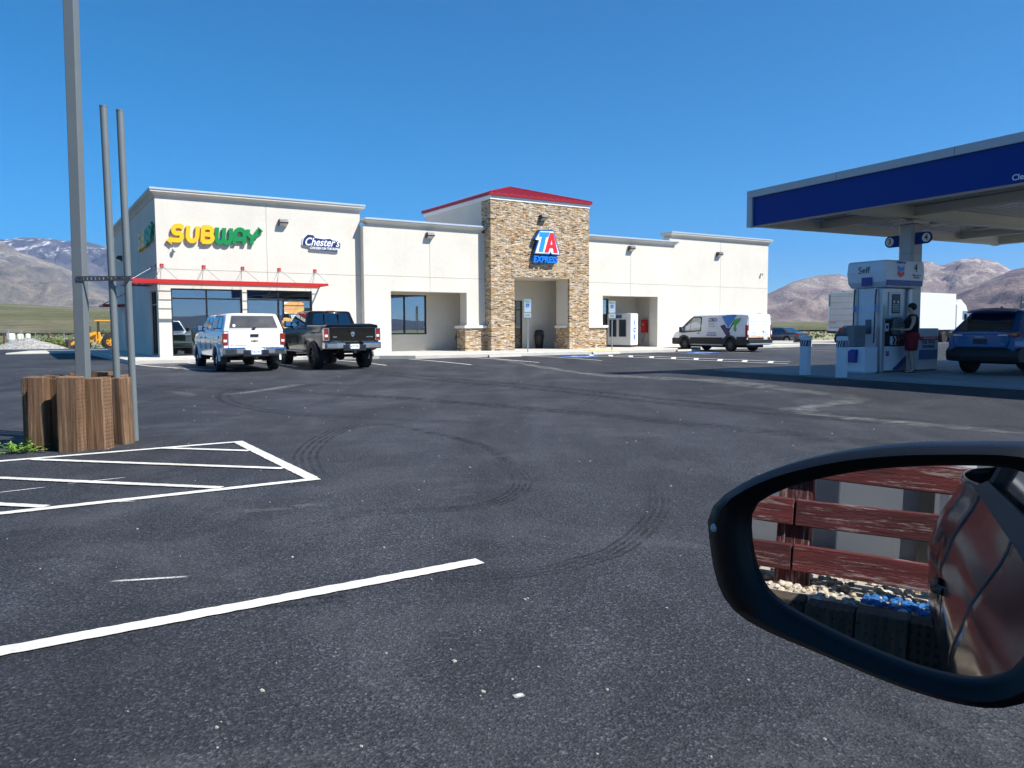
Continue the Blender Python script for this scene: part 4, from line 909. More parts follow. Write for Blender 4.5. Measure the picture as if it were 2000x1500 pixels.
def greenhouse(parent, name, m, bx0, bx1, tx0, tx1, wb, wt_, zb, zt, crown=.04, rad=.12):
    """tapered cabin with rounded roof edge; returns helpers for placing panes on its faces"""
    rings = []
    for f, ins in ((0,0),(.5,0),(.88,0),(.95,.012),(.985,.035),(1.0,.075)):
        x0 = bx0+(tx0-bx0)*f+ins; x1 = bx1+(tx1-bx1)*f-ins; w_ = wb+(wt_-wb)*f-ins; z = zb+(zt-zb)*f; c = rad*(.5+.5*f)
        rings.append([(x0,-w_+c,z),(x0+c*.3,-w_+c*.3,z),(x0+c,-w_,z),((x0+x1)/2,-w_-.004,z),(x1-c,-w_,z),(x1-c*.3,-w_+c*.3,z),(x1,-w_+c,z),(x1,0,z),(x1,w_-c,z),(x1-c*.3,w_-c*.3,z),(x1-c,w_,z),((x0+x1)/2,w_+.004,z),(x0+c,w_,z),(x0+c*.3,w_-c*.3,z),(x0,w_-c,z),(x0,0,z)])
    x0, x1 = tx0+.3, tx1-.3
    mb = MB(); mb.loft(rings, True, False); k = len(rings[0]); base = len(mb.v)-k
    c = mb.pts([((tx0+tx1)/2, 0, zt+crown)])
    for j in range(k): mb.face([base+j, base+(j+1) % k, c], True)
    o = mb.build(name, m, parent, sharp=40)
    def sidept(s, x, z, off=.006): f = (z-zb)/(zt-zb); return (x, s*(wb+(wt_-wb)*f+.004+off), z)
    def endpt(e, y, z, off=.008): f = (z-zb)/(zt-zb); xx = (bx0+(tx0-bx0)*f-off) if e == 0 else (bx1+(tx1-bx1)*f+off); return (xx, y, z)
    return o, sidept, endpt
def pane(parent, name, m, pts, th=None):
    b = MB(); b.poly(pts); o = b.build(name, m, parent)
    s_ = o.modifiers.new('thickness', 'SOLIDIFY'); s_.thickness = th or .006; s_.offset = 0; return o
def tag_plate(parent, name, m, x0, x1, y0, y1, z0, z1, bevel=.01): return box(name, m, parent, x0, x1, y0, y1, z0, z1, bevel)
def mirror_(parent, x, y, z, s, m=BLACK, sc=1):
    b = MB(); b.box(x-.07*sc, x+.07*sc, min(s*y, s*(y+.24*sc)), max(s*y, s*(y+.24*sc)), z, z+.24*sc); o = b.build('wing_mirror', m, parent, .03)
    g_ = MB(); g_.box(x-.078*sc, x-.071*sc, min(s*(y+.03), s*(y+.21*sc)), max(s*(y+.03), s*(y+.21*sc)), z+.03, z+.21*sc); g_.build('mirror_glass', CHROME, o)
PW = mat('white_car_paint', (.82,.82,.83), .22, coat=1, var=.03); PB = mat('black_car_paint', (.005,.005,.006), .10, coat=.35, spec=.25, var=.02)
LABELP = {}
def plate(parent, x, z, txt, y=0, back=SIGNW, col=BLU):
    o = box('licence_plate', back, parent, x-.012, x, y-.155, y+.155, z-.08, z+.08, .004); text('lettering', txt, .105, col, o, (x-.014, y, z), (R(90), 0, -R(90)), depth=.002); return o
def pickup(name, loc, rz, lab, paint, topper, zlift=0.0, L=5.85, sc=1.0):
    t = empty(name, loc, rz, lab, 'pickup truck'); t.scale = (sc,)*3
    zl = zlift; hw = 1.0; sill = .50+zl; rail = 1.33+zl; xa, xf, ra = 1.18, 4.85, .50
    z1 = lambda x: rail if x < 2.05 else (1.32+zl if x < 4.25 else 1.32+zl-.14*ss((x-4.25)/1.5)-.10*ss((x-5.45)/.4))
    wf = lambda x: hw*(1-.035*ss((.25-x)/.25)-.10*ss((x-5.2)/.65))
    z0 = lambda x: sill+.02*0+.10*ss((.5-x)/.5)
    mult = lambda f: .955+.045*math.sin(min(1, max(0, f*1.05))*math.pi*.5)-.05*ss((f-.80)/.2)
    body = body_loft(t, 'body', paint, L-.08, z0, z1, wf, [(xa, ra), (xf, ra)], sill, mult)
    cab_, sp, ep = greenhouse(t, 'cab', paint, 2.02, 4.45, 2.18, 3.72, .93, .76, 1.31+zl, 1.90+zl, .03)
    for s in (-1, 1):
        pane(t, 'side_window', CARGLASS, [sp(s,*q) for q in ((2.28,1.38+zl),(2.98,1.38+zl),(2.98,1.81+zl),(2.42,1.81+zl))])
        pane(t, 'side_window', CARGLASS, [sp(s,*q) for q in ((3.06,1.38+zl),(4.12,1.38+zl),(3.66,1.81+zl),(3.06,1.81+zl))])
        for x in (2.86, 3.80): box('door_handle', paint if paint is PW and False else BLACK, t, x, x+.14, min(s*.985,s*1.02), max(s*.985,s*1.02), 1.10+zl, 1.14+zl, .008)
        for x in (2.10, 3.02, 4.02):
            box('panel_gap', DARK, t, x, x+.005, min(s*.95,s*.996), max(s*.95,s*.996), .72+zl, 1.12+zl)
        for xc in (xa, xf):
            b = MB()       # wheel arch flare
            pth = [(xc-(ra+.02)*math.cos(math.pi*k/14), .36+zl*.4+(ra+.02)*math.sin(math.pi*k/14)) for k in range(15)]
            b.loft([[(x+(-.0)*1, s*(.955), z) , (x, s*(1.02), z), (xc+(x-xc)*1.10, s*1.015, .36+zl*.4+(z-.36-zl*.4)*1.10), (xc+(x-xc)*1.10, s*.955, .36+zl*.4+(z-.36-zl*.4)*1.10)] for x, z in pth], True, True)
            b.build('wheel_arch', paint if not zlift else BLACK, t, sharp=40)
        mirror_(t, 4.05, .90, 1.33+zl, s, BLACK, .85 if topper else 1.0)
        # tail lamp wraps the rear corner
        b = MB(); y0, y1 = s*.83, s*.995; b.box(-.035, .13, min(y0,y1), max(y0,y1), .88+zl, 1.26+zl); tl = b.build('tail_lamp', TAIL, t, .02)
        b = MB(); y0, y1 = s*.86, s*.96; b.box(-.042, -.036, min(y0,y1), max(y0,y1), .98+zl, 1.06+zl); b.build('reversing_lamp', LAMPW, tl)
        if not topper:
            b = MB()
            for q in ((.815,.835,.86,1.28),(.985,1.003,.86,1.28)): b.box(-.045,.05,min(s*q[0],s*q[1]),max(s*q[0],s*q[1]),q[2]+zl,q[3]+zl)
            b.box(-.045,.05,min(s*.835,s*.985),max(s*.835,s*.985),.855+zl,.875+zl); b.box(-.045,.05,min(s*.835,s*.985),max(s*.835,s*.985),1.262+zl,1.28+zl)
            b.build('lamp_surround', CHROME, tl)
        box('head_lamp', LAMPW, t, L-.25, L-.08, min(s*.62,s*.9), max(s*.62,s*.9), .98+zl, 1.16+zl, .03)
    pane(t, 'windscreen', CARGLASS, [ep(1,*q) for q in ((-.80,1.36+zl),(.80,1.36+zl),(.68,1.83+zl),(-.68,1.83+zl))])
    # tailgate
    tg = box('tailgate', paint, t, -.04, .06, -.815, .815, .80+zl, rail-.01, .025)
    b = MB(); b.box(-.048,-.038,-.74,.74,.86+zl,1.10+zl); b.build('pressed_panel', paint, tg, .012)
    hz_ = 1.19+zl
    box('handle', DARK if topper else PB, tg, -.062, -.035, -.13, .13, hz_-.045, hz_+.045, .01)
    # bumper
    b = MB(); pr = [(-.20,.58),(-.23,.62),(-.23,.76),(-.18,.80),(.0,.80),(.0,.60)]
    rg = []
    for y in (-1.0,-.92,-.6,-.33,-.28,.28,.33,.6,.92,1.0):
        e = .12*ss((abs(y)-.8)/.2); dz = -.07 if abs(y) < .3 else 0
        rg.append([(x+e, y, z+zl+(dz if z > .7 else 0)) for x, z in pr])
    b.loft(rg, smooth=False); bm_ = b.build('rear_bumper', CHROME, t, .01)
    b = MB(); b.box(-.245,-.0,-.40,.40,.52+zl,.60+zl); b.box(-.236,-.231,-.40,-.19,.61+zl,.72+zl); b.box(-.236,-.231,.19,.40,.61+zl,.72+zl); b.build('step_pad', BLACK, bm_)
    plate(bm_, -.24, .66+zl, '7TK7923' if topper else '54777K1', 0)
    b = MB(); b.box(-.26,.1,-.035,.035,.44+zl,.51+zl); b.tube([(-.2,-.09,.47+zl),(-.2,.09,.47+zl)], .02, 8); b.build('tow_hitch', DARK, t)
    # front
    box('front_bumper', CHROME, t, L-.12, L+.02, -.95, .95, .55+zl, .78+zl, .04); box('grille', BLACK, t, L-.1, L-.04, -.58, .58, .85+zl, 1.17+zl, .02)
    # underbody
    b = MB(); b.box(.25, L-.5, -.42, .42, .42+zl, .62+zl); b.tube([(xa,-.82,.40+zl*.4),(xa,.82,.40+zl*.4)], .05, 8); b.lathe([(0,-.17),(.13,-.1),(.16,0),(.13,.1),(0,.17)], c=(xa,0,.40+zl*.4), axis='y', n=12); b.tube([(xf,-.8,.40),(xf,.8,.40)], .05, 8); b.tube([(-.05,-.55,.45+zl),(2.4,-.5,.45+zl)], .045, 8)
    b.build('chassis', DARK, t)
    for xc in (xa, xf):
        for s in (-1, 1):
            b = MB(); b.loft([[(xc-(ra-.01)*math.cos(math.pi*k/12), s*yy, .30+zl*.3+(ra+.02)*math.sin(math.pi*k/12)) for k in range(13)] for yy in (.62,.93)], False, False, closed=False); b.build('wheel_well', DARK, t)
            wheel(t, xc, s*.87, .40+zl*.45, .28+zl*.35, s, spokes=6 if topper else 8, rims=CHROME if topper else mat('black_rim', (.02,.02,.022), .35, metal=.5))
    if topper:
        cz0, cz1 = rail+.01, 1.90+zl
        sh_, sp2, ep2 = greenhouse(t, 'bed_topper', paint, -.02, 2.04, .22, 2.10, .945, .80, cz0, cz1, .05)
        for s in (-1, 1):
            pane(sh_, 'side_window', CARGLASS, [sp2(s,*q) for q in ((.45,cz0+.10),(1.80,cz0+.10),(1.80,cz1-.10),(.62,cz1-.10))])
            b = MB(); b.poly([sp2(s,*q, off=.003) for q in ((.41,cz0+.06),(1.84,cz0+.06),(1.84,cz1-.07),(.59,cz1-.07))]); b.build('window_seal', BLACK, sh_)
            b = MB(); b.tube([sp2(s,1.15,cz0+.1,.01), sp2(s,1.15,cz1-.1,.01)], .008, 4); b.build('window_bar', BLACK, sh_)
        hd = MB(); hd.poly([ep2(0,*q, off=.004) for q in ((-.80,cz0+.03),(.80,cz0+.03),(.69,cz1-.045),(-.69,cz1-.045))]); hh = hd.build('hatch_frame', mat('hatch_grey', (.20,.20,.20), .4), sh_)
        pane(hh, 'hatch_glass', mat('hatch_glass', (.045,.045,.045), .12, coat=.6), [ep2(0,*q, off=.012) for q in ((-.76,cz0+.10),(.76,cz0+.10),(.655,cz1-.075),(-.655,cz1-.075))])
        box('hatch_handle', BLACK, hh, -.06, -.02, -.05, .05, cz0+.07, cz0+.13, .01)
        b = MB(); b.lathe([(.05,-.003),(.05,.001)], axis='x', c=(.012,.62,cz0+.17), n=16); b.build('sticker', SIGNW, hh)
        # gold bow shaped emblem and badge letters
        b = MB(); b.prism([(-.12,1.0+zl),(-.10,1.035+zl),(-.035,1.035+zl),(-.025,1.05+zl),(.035,1.05+zl),(.04,1.03+zl),(.12,1.03+zl),(.10,.995+zl),(.035,.995+zl),(.025,.98+zl),(-.035,.98+zl),(-.04,1.0+zl)], 'x', -.062, -.05)
        b.build('emblem', mat('emblem_gold', (.62,.40,.10), .25, metal=.8), tg); text('badge_lettering', 'SILVERADO', .07, mat('badge_silver', (.5,.5,.5), .2, metal=.8), tg, (-.052,.5,.875+zl), (R(90),0,-R(90)), depth=.004, sx=1.4)
        text('badge_lettering', 'Z71', .13, BLACK, t, (.62, 1.003, 1.12+zl), (R(90),0,R(180)), depth=.004, shear=.3, bold=.003)
        for s in (-1, 1): box('mud_flap', BLACK, t, xa-.52, xa-.50, min(s*.75,s*1.0), max(s*.75,s*1.0), .25, .62)
    else:
        tn = MB(); tn.loft([[(x, y, z) for x, y, z in ((-.03,-.93,rail+.0),(2.06,-.93,rail+.0),(2.06,.93,rail+.0),(-.03,.93,rail+.0))],[(x, y, z) for x, y, z in ((-.05,-.90,rail+.05),(2.05,-.90,rail+.06),(2.05,.90,rail+.06),(-.05,.90,rail+.05))],[(x, y, z) for x, y, z in ((.10,-.70,rail+.10),(1.95,-.70,rail+.11),(1.95,.70,rail+.11),(.10,.70,rail+.10))]], smooth=False)
        tn.build('bed_cover', paint, t, .02)
        pane(t, 'rear_window', CARGLASS, [ep(0,*q) for q in ((-.72,1.44+zl),(.72,1.44+zl),(.62,1.81+zl),(-.62,1.81+zl))])
        b = MB()
        for y in (-.26, .26): b.box(2.02, 2.10, y-.012, y+.012, 1.46+zl, 1.80+zl)
        b.build('window_bar', BLACK, t)
        o = box('brake_lamp', TAIL, t, 2.14, 2.2, -.15, .15, 1.865+zl, 1.915+zl, .01)
        # shield with a horned head, two small badges
        SIL = mat('badge_silver', (.6,.6,.62), .2, metal=.8)
        b = MB(); z_ = 1.08+zl
        b.prism([(0,z_-.11),(.06,z_-.03),(.07,z_+.07),(.03,z_+.055),(.02,z_+.075),(-.02,z_+.075),(-.03,z_+.055),(-.07,z_+.07),(-.06,z_-.03)], 'x', -.068, -.05)
        e_ = b.build('emblem', SIL, tg); b = MB(); b.prism([(0,z_-.07),(.012,z_+.01),(.04,z_+.03),(.05,z_-.01),(.028,z_-.02)], 'x', -.072, -.0685); b.prism([(0,z_-.07),(-.012,z_+.01),(-.04,z_+.03),(-.05,z_-.01),(-.028,z_-.02)], 'x', -.072, -.0685); b.build('emblem_inlay', NAVY, e_)
        text('badge_lettering', 'RAM', .06, SIL, tg, (-.052,.62,.98+zl), (R(90),0,-R(90)), depth=.004, bold=.003); text('badge_lettering', 'LARAMIE', .045, SIL, tg, (-.052,-.6,.98+zl), (R(90),0,-R(90)), depth=.004, sx=1.4, bold=.002)
        b = MB()
        for s in (-1, 1): b.box(2.1, 4.2, min(s*.90,s*1.06), max(s*.90,s*1.06), .50+zl*.6, .545+zl*.6)
        b.build('side_step', GALV, t, .01)
    return t
def place_at(s, v): p = W(s, v); return (p.x, p.y, gz(p.x, p.y))
pickup('pickup_truck', place_at(1.22, -10.55), SR+R(90-1.5), 'white pickup truck with a white windowed topper parked facing the shop windows', PW, True, sc=.965)
pickup('pickup_truck', place_at(4.25, -11.05), SR+R(90-.5), 'black lifted pickup truck with chrome bumper parked facing the store', PB, False, zlift=.14, sc=.97)
# ------------------------------------------------------------------ white delivery van
def van():
    t = empty('delivery_van', place_at(28.0, -7.75), SR+R(91), 'white low roof delivery van with blue, green and navy triangles on its side', 'van')
    L, hw = 5.45, .99; xa, xf, ra = 1.12, 4.42, .43; zs = .36
    # upper body as one loft: full height box, windscreen raked to a short bonnet
    def ztop(x): return 2.02-.03*ss((.5-x)/.5) if x < 3.75 else (2.02-.86*((x-3.75)/1.05)**1.15 if x < 4.80 else 1.16-.28*((x-4.8)/.6)**1.6)
    def wf(x): return hw*(1-.04*ss((.3-x)/.3)-.16*ss((x-4.6)/.85))
    def taper(z): return 1.0-.10*ss((z-1.15)/1.0)-.02*ss((.6-z)/.3)
    xs = sorted({round(v, 3) for v in [0,.04,.12,.3,.6,.9,1.3,1.8,2.3,2.8,3.2,3.5,3.75,3.9,4.05,4.2,4.35,4.5,4.65,4.8,4.95,5.1,5.25,5.36,5.40]+[c-ra*math.cos(math.pi*k/14) for c in (xa, xf) for k in range(15)]+[xa-ra-.003,xa+ra+.003,xf-ra-.003,xf+ra+.003]})
    rings = []
    for x in xs:
        b_ = zs
        for xc in (xa, xf):
            if abs(x-xc) <= ra+1e-3: b_ = max(b_, .36+math.sqrt(max(0, ra*ra-(x-xc)**2)))
        T = ztop(x); w_ = wf(x); zz = [b_+(T-b_)*f for f in (0,.15,.3,.45,.6,.75,.88,.96)]
        h = [(w_*taper(z), z) for z in zz]; wt = w_*taper(T); h += [(wt-.02, T-.045*(1 if T > 1.3 else .5)), (wt-.07, T-.008), (wt*.5, T+.025)]
        rings.append([(x,y,z) for y, z in h]+[(x,0,T+.035)]+[(x,-y,z) for y, z in h[::-1]])
    b = MB(); b.loft(rings); b.build('body', PW, t, sharp=42)
    def sd(x, z, off=.006): return (x, wf(x)*taper(z)+off, z)
    def sd_(x, z, off=.006): return (x, -(wf(x)*taper(z)+off), z)
    TRIM = mat('van_trim_black', (.018,.018,.02), .6)
    for f in (sd, sd_):
        # black lower cladding follows the arches
        b = MB(); seg = [(0.02,.30,.80)]
        def strip(x0, x1, z0, z1, off=.02, n=10):
            r1 = [f(x0+(x1-x0)*i/n, z0, off) for i in range(n+1)]; r2 = [f(x0+(x1-x0)*i/n, z1, off) for i in range(n+1)]
            for i in range(n): b.poly([r1[i], r1[i+1], r2[i+1], r2[i]])
        strip(0, xa-ra-.05, .36, .80); strip(xa+ra+.05, xf-ra-.05, .40, .76); strip(xf+ra+.05, 5.30, .36, .72)
        for xc in (xa, xf):
            for k in range(14):
                a0, a1 = math.pi*k/14, math.pi*(k+1)/14
                q = [(xc-r_*math.cos(a), .36+r_*math.sin(a)) for r_, a in ((ra-.01,a0),(ra-.01,a1),(ra+.10,a1),(ra+.10,a0))]
                b.poly([f(x, z, .024) for x, z in q])
        o = b.build('side_cladding', TRIM, t); so = o.modifiers.new('thickness', 'SOLIDIFY'); so.thickness = .03; so.offset = 0
        b = MB(); r1 = [f(xa+ra+.02+(xf-xa-2*ra-.04)*i/4, .33, .0) for i in range(5)]; r2 = [f(xa+ra+.02+(xf-xa-2*ra-.04)*i/4, .42, .03) for i in range(5)]
        for i in range(4): b.poly([r1[i], r1[i+1], r2[i+1], r2[i]])
        b.build('sill', WHITE, t)
        pane(t, 'door_window', glass_mat('van_glass', (.45,.5,.45), .18) if 'vg' not in MATS else MATS['vg'], [f(*q) for q in ((3.18,1.14),(4.45,1.06),(4.52,1.22),(4.30,1.42),(4.0,1.68),(3.78,1.83),(3.3,1.86),(3.18,1.80))], .008)
        b = MB(); P = [(3.13,1.10),(4.50,1.01),(4.60,1.18),(4.36,1.45),(4.04,1.73),(3.80,1.88),(3.28,1.91),(3.13,1.85)]; Q = [(3.20,1.16),(4.43,1.08),(4.50,1.22),(4.29,1.41),(3.99,1.67),(3.77,1.82),(3.31,1.85),(3.20,1.79)]
        for i in range(8): j = (i+1) % 8; b.poly([f(*P[i], .012), f(*P[j], .012), f(*Q[j], .012), f(*Q[i], .012)])
        b.tube([f(3.95,1.12,.01), f(3.92,1.72,.01)], .012, 4); b.build('window_seal', BLACK, t)
        for x in (3.08, 2.98, 1.72): b = MB(); b.poly([f(x, .80, .003), f(x+.012, .80, .003), f(x+.012, 1.93, .003), f(x, 1.93, .003)]); b.build('panel_gap', mat('gap_grey', (.12,.12,.13), .7), t)
        b = MB(); p_ = f(3.25, .98, .01); b.box(p_[0], p_[0]+.16, min(p_[1],p_[1]*1.02), max(p_[1],p_[1]*1.02), .97, 1.01); b.build('door_handle', BLACK, t, .008)
    for s in (-1, 1):
        mirror_(t, 4.55, .86, 1.02, s, BLACK, 1.35)
        b = MB(); y = s*.93; b.box(-.05, .10, min(s*.86,s*.985), max(s*.86,s*.985), .78, 1.42); tl = b.build('tail_lamp', TAIL, t, .015)
        b = MB(); b.box(-.056,-.051, min(s*.875,s*.965), max(s*.875,s*.965), .92,1.12); b.build('reversing_lamp', LAMPW, tl)
        box('head_lamp', LAMPW, t, 4.95, 5.25, min(s*.66,s*.87), max(s*.66,s*.87), .90, 1.06, .04)
    pane(t, 'windscreen', CARGLASS, [(3.93+.012,-.78,1.865),(3.93+.012,.78,1.865),(4.72,.80,1.245),(4.72,-.80,1.245)], .01)
    # rear doors
    for s in (-1, 1):
        y0, y1 = (s*.006, s*.86); b = MB(); b.prism(rrect(min(y0,y1), max(y0,y1), .74, 1.93, .10), 'x', -.03, .05); d_ = b.build('rear_door', PW, t, .01)
        b = MB(); b.prism(rrect(min(s*.10,s*.78), max(s*.10,s*.78), 1.28, 1.84, .09), 'x', -.038, -.031); b.build('pressed_panel', PW, d_, .006)
        for z, l_, h_ in ((1.74,.34,.018),(1.60,.62,.018),(1.46,.44,.018),(1.02,.30,.02),(.90,.5,.02)):
            c_ = s*.44; b = MB(); b.box(-.042,-.039,c_-l_/2,c_+l_/2,z-h_/2,z+h_/2); b.build('lettering_line', mat('faded_lettering', (.30,.38,.46), .5), d_)
        b = MB()
        for k in range(8):
            y = s*(.04+.10*k); b.prism([(y-.03,.755),(y+.03,.755),(y+.07,.84),(y+.01,.84)], 'x', -.034, -.031)
        b.build('hazard_stripe', mat('hazard_orange', (.85,.35,.04), .4), d_)
    b = MB(); b.lathe([(.0,-.045),(.06,-.043),(.06,-.036)], axis='x', c=(0,-.30,1.08), n=20); b.build('emblem', GREY, t)
    box('brake_lamp', TAIL, t, .0, .06, -.16, .16, 2.0, 2.04, .01)
    bm_ = box('rear_bumper', BLACK, t, -.14, .10, -.95, .95, .46, .66, .03); box('step_bar', GALV, bm_, -.19, -.10, -.93, .93, .40, .455, .01)
    b = MB(); b.box(-.045,.0,-.86,.86,.64,.755); b.build('lower_panel', BLACK, t); plate(t, -.055, .72, '3C51F7', -.45)
    box('front_bumper', TRIM, t, 5.05, 5.50, -.88, .88, .36, .74, .06); box('grille', BLACK, t, 5.28, 5.43, -.5, .5, .76, .98, .02)
    # side artwork
    def art(nm, m, pts, off):
        b = MB()
        b.poly([sd(x, z, off) for x, z in pts]); b.build(nm, m, t)
    art('printed_triangle', mat('print_blue', (.02,.26,.60), .4), [(1.72,1.90),(1.60,1.70),(1.26,1.30),(1.20,1.28),(.70,1.96),(.98,1.975),(1.35,1.96)], .008)
    art('printed_triangle', mat('print_green', (.05,.45,.08), .3), [(.86,1.72),(.40,1.80),(.70,1.06),(.86,1.14),(.82,1.40),(.96,1.52)], .010)
    art('printed_triangle', mat('print_navy', (.008,.02,.12), .3), [(1.78,1.38),(1.48,1.46),(1.33,1.28),(1.12,1.26),(.96,1.52),(.80,1.60),(1.16,.80),(1.30,.79)], .012)
    yv = sd(2.5,1.7)[1]
    text('lettering', 'CSC', .26, NAVY, t, (2.42, yv+.012, 1.70), (R(90)-R(5), 0, R(180)), shear=.25, bold=.006, depth=.004)
    b = MB(); b.poly([sd(2.10,1.80,.012), sd(2.03,1.72,.012), sd(2.10,1.60,.012), sd(2.16,1.70,.012)]); b.build('printed_flame', LBL, t)
    text('lettering', 'SERVICES', .09, mat('print_grey', (.25,.27,.3), .4), t, (2.44, sd(2.4,1.5)[1]+.012, 1.50), (R(90)-R(5), 0, R(180)), depth=.004); text('lettering', 'laundry services', .07, mat('print_grey', (.25,.27,.3), .4), t, (2.36, sd(2.4,1.4)[1]+.012, 1.37), (R(90)-R(4), 0, R(180)), depth=.004)
    text('lettering', 'cscsw.com', .14, LBL, t, (2.38, sd(2.4,1.0)[1]+.012, 1.02), (R(90), 0, R(180)), bold=.002, depth=.004); text('lettering', '844-272-9675', .12, NAVY, t, (2.38, sd(2.4,.9)[1]+.012, .88), (R(90), 0, R(180)), shear=.2, bold=.002, depth=.004)
    b = MB(); b.box(.2, 5.0, -.6, .6, .22, .40); b.tube([(xa,-.8,.34),(xa,.8,.34)], .05, 8); b.build('chassis', DARK, t)
    for xc in (xa, xf):
        for s in (-1, 1):
            wheel(t, xc, s*.86, .355, .235, s, spokes=9, hub_r=.56, rims=mat('dull_rim', (.12,.12,.125), .5, metal=.4))
            b = MB(); b.loft([[(xc-(ra-.01)*math.cos(math.pi*k/12), s*yy, .28+(ra+.06)*math.sin(math.pi*k/12)) for k in range(13)] for yy in (.62,.94)], False, False, closed=False); b.build('wheel_well', DARK, t)
    b = MB(); b.box(4.0,4.12,-.6,-.2,.7,1.45); b.box(4.0,4.12,.2,.6,.7,1.45); b.box(3.95,4.14,-.75,.75,.5,.8); b.build('front_seat', DARK, t, .03)
    b = MB(); b.tube([(4.42+.18*math.sin(q)*.3, .42+.18*math.cos(q), 1.12+.18*math.sin(q)) for q in [k*math.pi/8 for k in range(17)]], .014, 6); b.build('steering_wheel', BLACK, t)
    return t
van()
# ------------------------------------------------------------------ cars from one builder
def car(name, loc, rz, lab, cat, paint, P, rims=GALV):
    t = empty(name, loc, rz, lab, cat); t.scale = (P.get('sc', 1),)*3
    L, hw, belt, sill, xa, xf, ra = P['L'], P['hw'], P['belt'], P['sill'], P['xa'], P['xf'], P['ra']
    zt = P['zt']; wf = lambda x: hw*(1-P.get('rt', .10)*ss((.45-x)/.45)-.16*ss((x-(L-.8))/.8))
    z0 = lambda x: sill+.14*ss((.5-x)/.5)+.06*ss((x-L+.5)/.5)
    mult = lambda f: .93+.07*math.sin(min(1, max(0, f*1.15))*math.pi*.5)-.11*ss((f-.72)/.28)
    rings_arches = [(xa, ra), (xf, ra)]
    b_ = body_loft(t, 'body', paint, L, z0, zt, wf, rings_arches, sill, mult, crown=.03)
    gx = P['gh']; gh_, sp, ep = greenhouse(t, 'cabin', paint, gx[0], gx[1], gx[2], gx[3], gx[4], gx[5], belt-.02, P['roof'], .035, .14)
    for s in (-1, 1):
        for q in P['win']: pane(gh_, 'side_window', CARGLASS, [sp(s, *c) for c in q])
        for xc in (xa, xf):
            wheel(t, xc, s*(hw-.13), P['wr'], .235, s, spokes=P.get('sp', 10), hub_r=.66, rims=rims)
            b = MB(); b.loft([[(xc-(ra-.01)*math.cos(math.pi*k/12), s*yy, .30+(ra+.04)*math.sin(math.pi*k/12)) for k in range(13)] for yy in (hw-.38, hw-.05)], False, False, closed=False); b.build('wheel_well', DARK, t)
        mirror_(t, gx[1]-.45, gx[4]+.03, belt, s, paint, .8)
    rw = P['rw']; pane(gh_, 'rear_window', CARGLASS, [ep(0, *q) for q in rw], .01)
    pane(gh_, 'windscreen', CARGLASS, [ep(1, *q) for q in ((-gx[4]*.86, belt+.03),(gx[4]*.86, belt+.03),(gx[5]*.86, P['roof']-.07),(-gx[5]*.86, P['roof']-.07))], .01)
    b = MB(); b.box(.3, L-.3, -hw*.7, hw*.7, sill-.04, sill+.1); b.build('chassis', DARK, t)
    return t, sp, ep
PG = mat('grey_car_paint', (.10,.105,.125), .2, metal=.4, coat=1, var=.03)
sed, sp_, ep_ = car('parked_car', (25.0, 67.0, 0), SR+R(96), 'dark grey sedan parked beyond the white van', 'car', PG, dict(L=4.85, hw=.92, belt=1.0, sill=.24, xa=1.05, xf=3.9, ra=.36, wr=.33,
    zt=lambda x: 1.0-.10*ss((.35-x)/.35) if x < 1.0 else (1.0 if x < 3.3 else 1.0-.28*ss((x-3.3)/1.6)), roof=1.45, gh=(.62, 3.75, 1.55, 2.75, .84, .60),
    win=[((1.15,1.03),(2.0,1.03),(2.05,1.36),(1.62,1.36)), ((2.08,1.03),(3.2,1.03),(2.65,1.36),(2.12,1.36))], rw=((-.66,1.04),(.66,1.04),(.50,1.38),(-.50,1.38)), rt=.12), GALV)
for s in (-1, 1): box('tail_lamp', TAIL, sed, .0, .28, min(s*.55,s*.865), max(s*.55,s*.865), .78, .93, .03)
box('rear_bumper', PG, sed, -.06, .2, -.84, .84, .42, .70, .05); plate(sed, -.065, .62, '6GK4021')
PBL = mat('blue_car_paint', (.003,.085,.24), .25, metal=.3, coat=.5, var=.03)
p = Cn(1.80, -5.78); suvp = (p.x, p.y, PADZ)
suv, sp_, ep_ = car('parked_car', suvp, CR, 'bright blue SUV stopped at the fuel pump, seen from behind', 'suv', PBL, dict(sc=.93, L=4.6, hw=.93, belt=1.10, sill=.33, xa=.92, xf=3.61, ra=.43, wr=.36,
    zt=lambda x: 1.10-.02*ss((.2-x)/.2) if x < 3.1 else 1.10-.20*ss((x-3.1)/1.5), roof=1.66, gh=(.06, 3.75, .62, 2.75, .86, .64),
    win=[((.75,1.18),(1.45,1.14),(1.45,1.53),(1.05,1.53)), ((1.52,1.14),(2.35,1.14),(2.35,1.54),(1.52,1.54)), ((2.42,1.14),(3.3,1.14),(2.85,1.54),(2.42,1.54))], rw=((-.70,1.14),(.70,1.14),(.55,1.57),(-.55,1.57)), rt=.09, sp=5), mat('black_rim', (.02,.02,.022), .35, metal=.5))
# rear of the SUV
CLAD = mat('grey_cladding', (.014,.014,.015), .65)
b = MB(); rg = []
for y in (-.93,-.88,-.7,-.4,0,.4,.7,.88,.93):
    e = .16*ss((abs(y)-.55)/.38); rg.append([(-.10+e,y,.36),(-.14+e,y,.48),(-.13+e,y,.62),(-.04+e,y,.70),(.3,y,.72),(.3,y,.33)])
b.loft(rg, smooth=False); b.build('rear_bumper', CLAD, suv, .015)
b = MB(); b.prism([(-.66,.70),(.66,.70),(.72,.88),(.70,1.06),(-.70,1.06),(-.72,.88)], 'x', -.035, .1); tgt = b.build('tailgate', PBL, suv, .03)
b = MB(); b.prism([(-.66,.955),(.66,.955),(.60,1.0),(-.60,1.0)], 'x', -.055, -.036); b.build('garnish', PBL, tgt, .008)
b = MB(); b.box(-.05,-.037,-.17,.17,.80,.93); b.build('number_plate', BLACK, tgt)
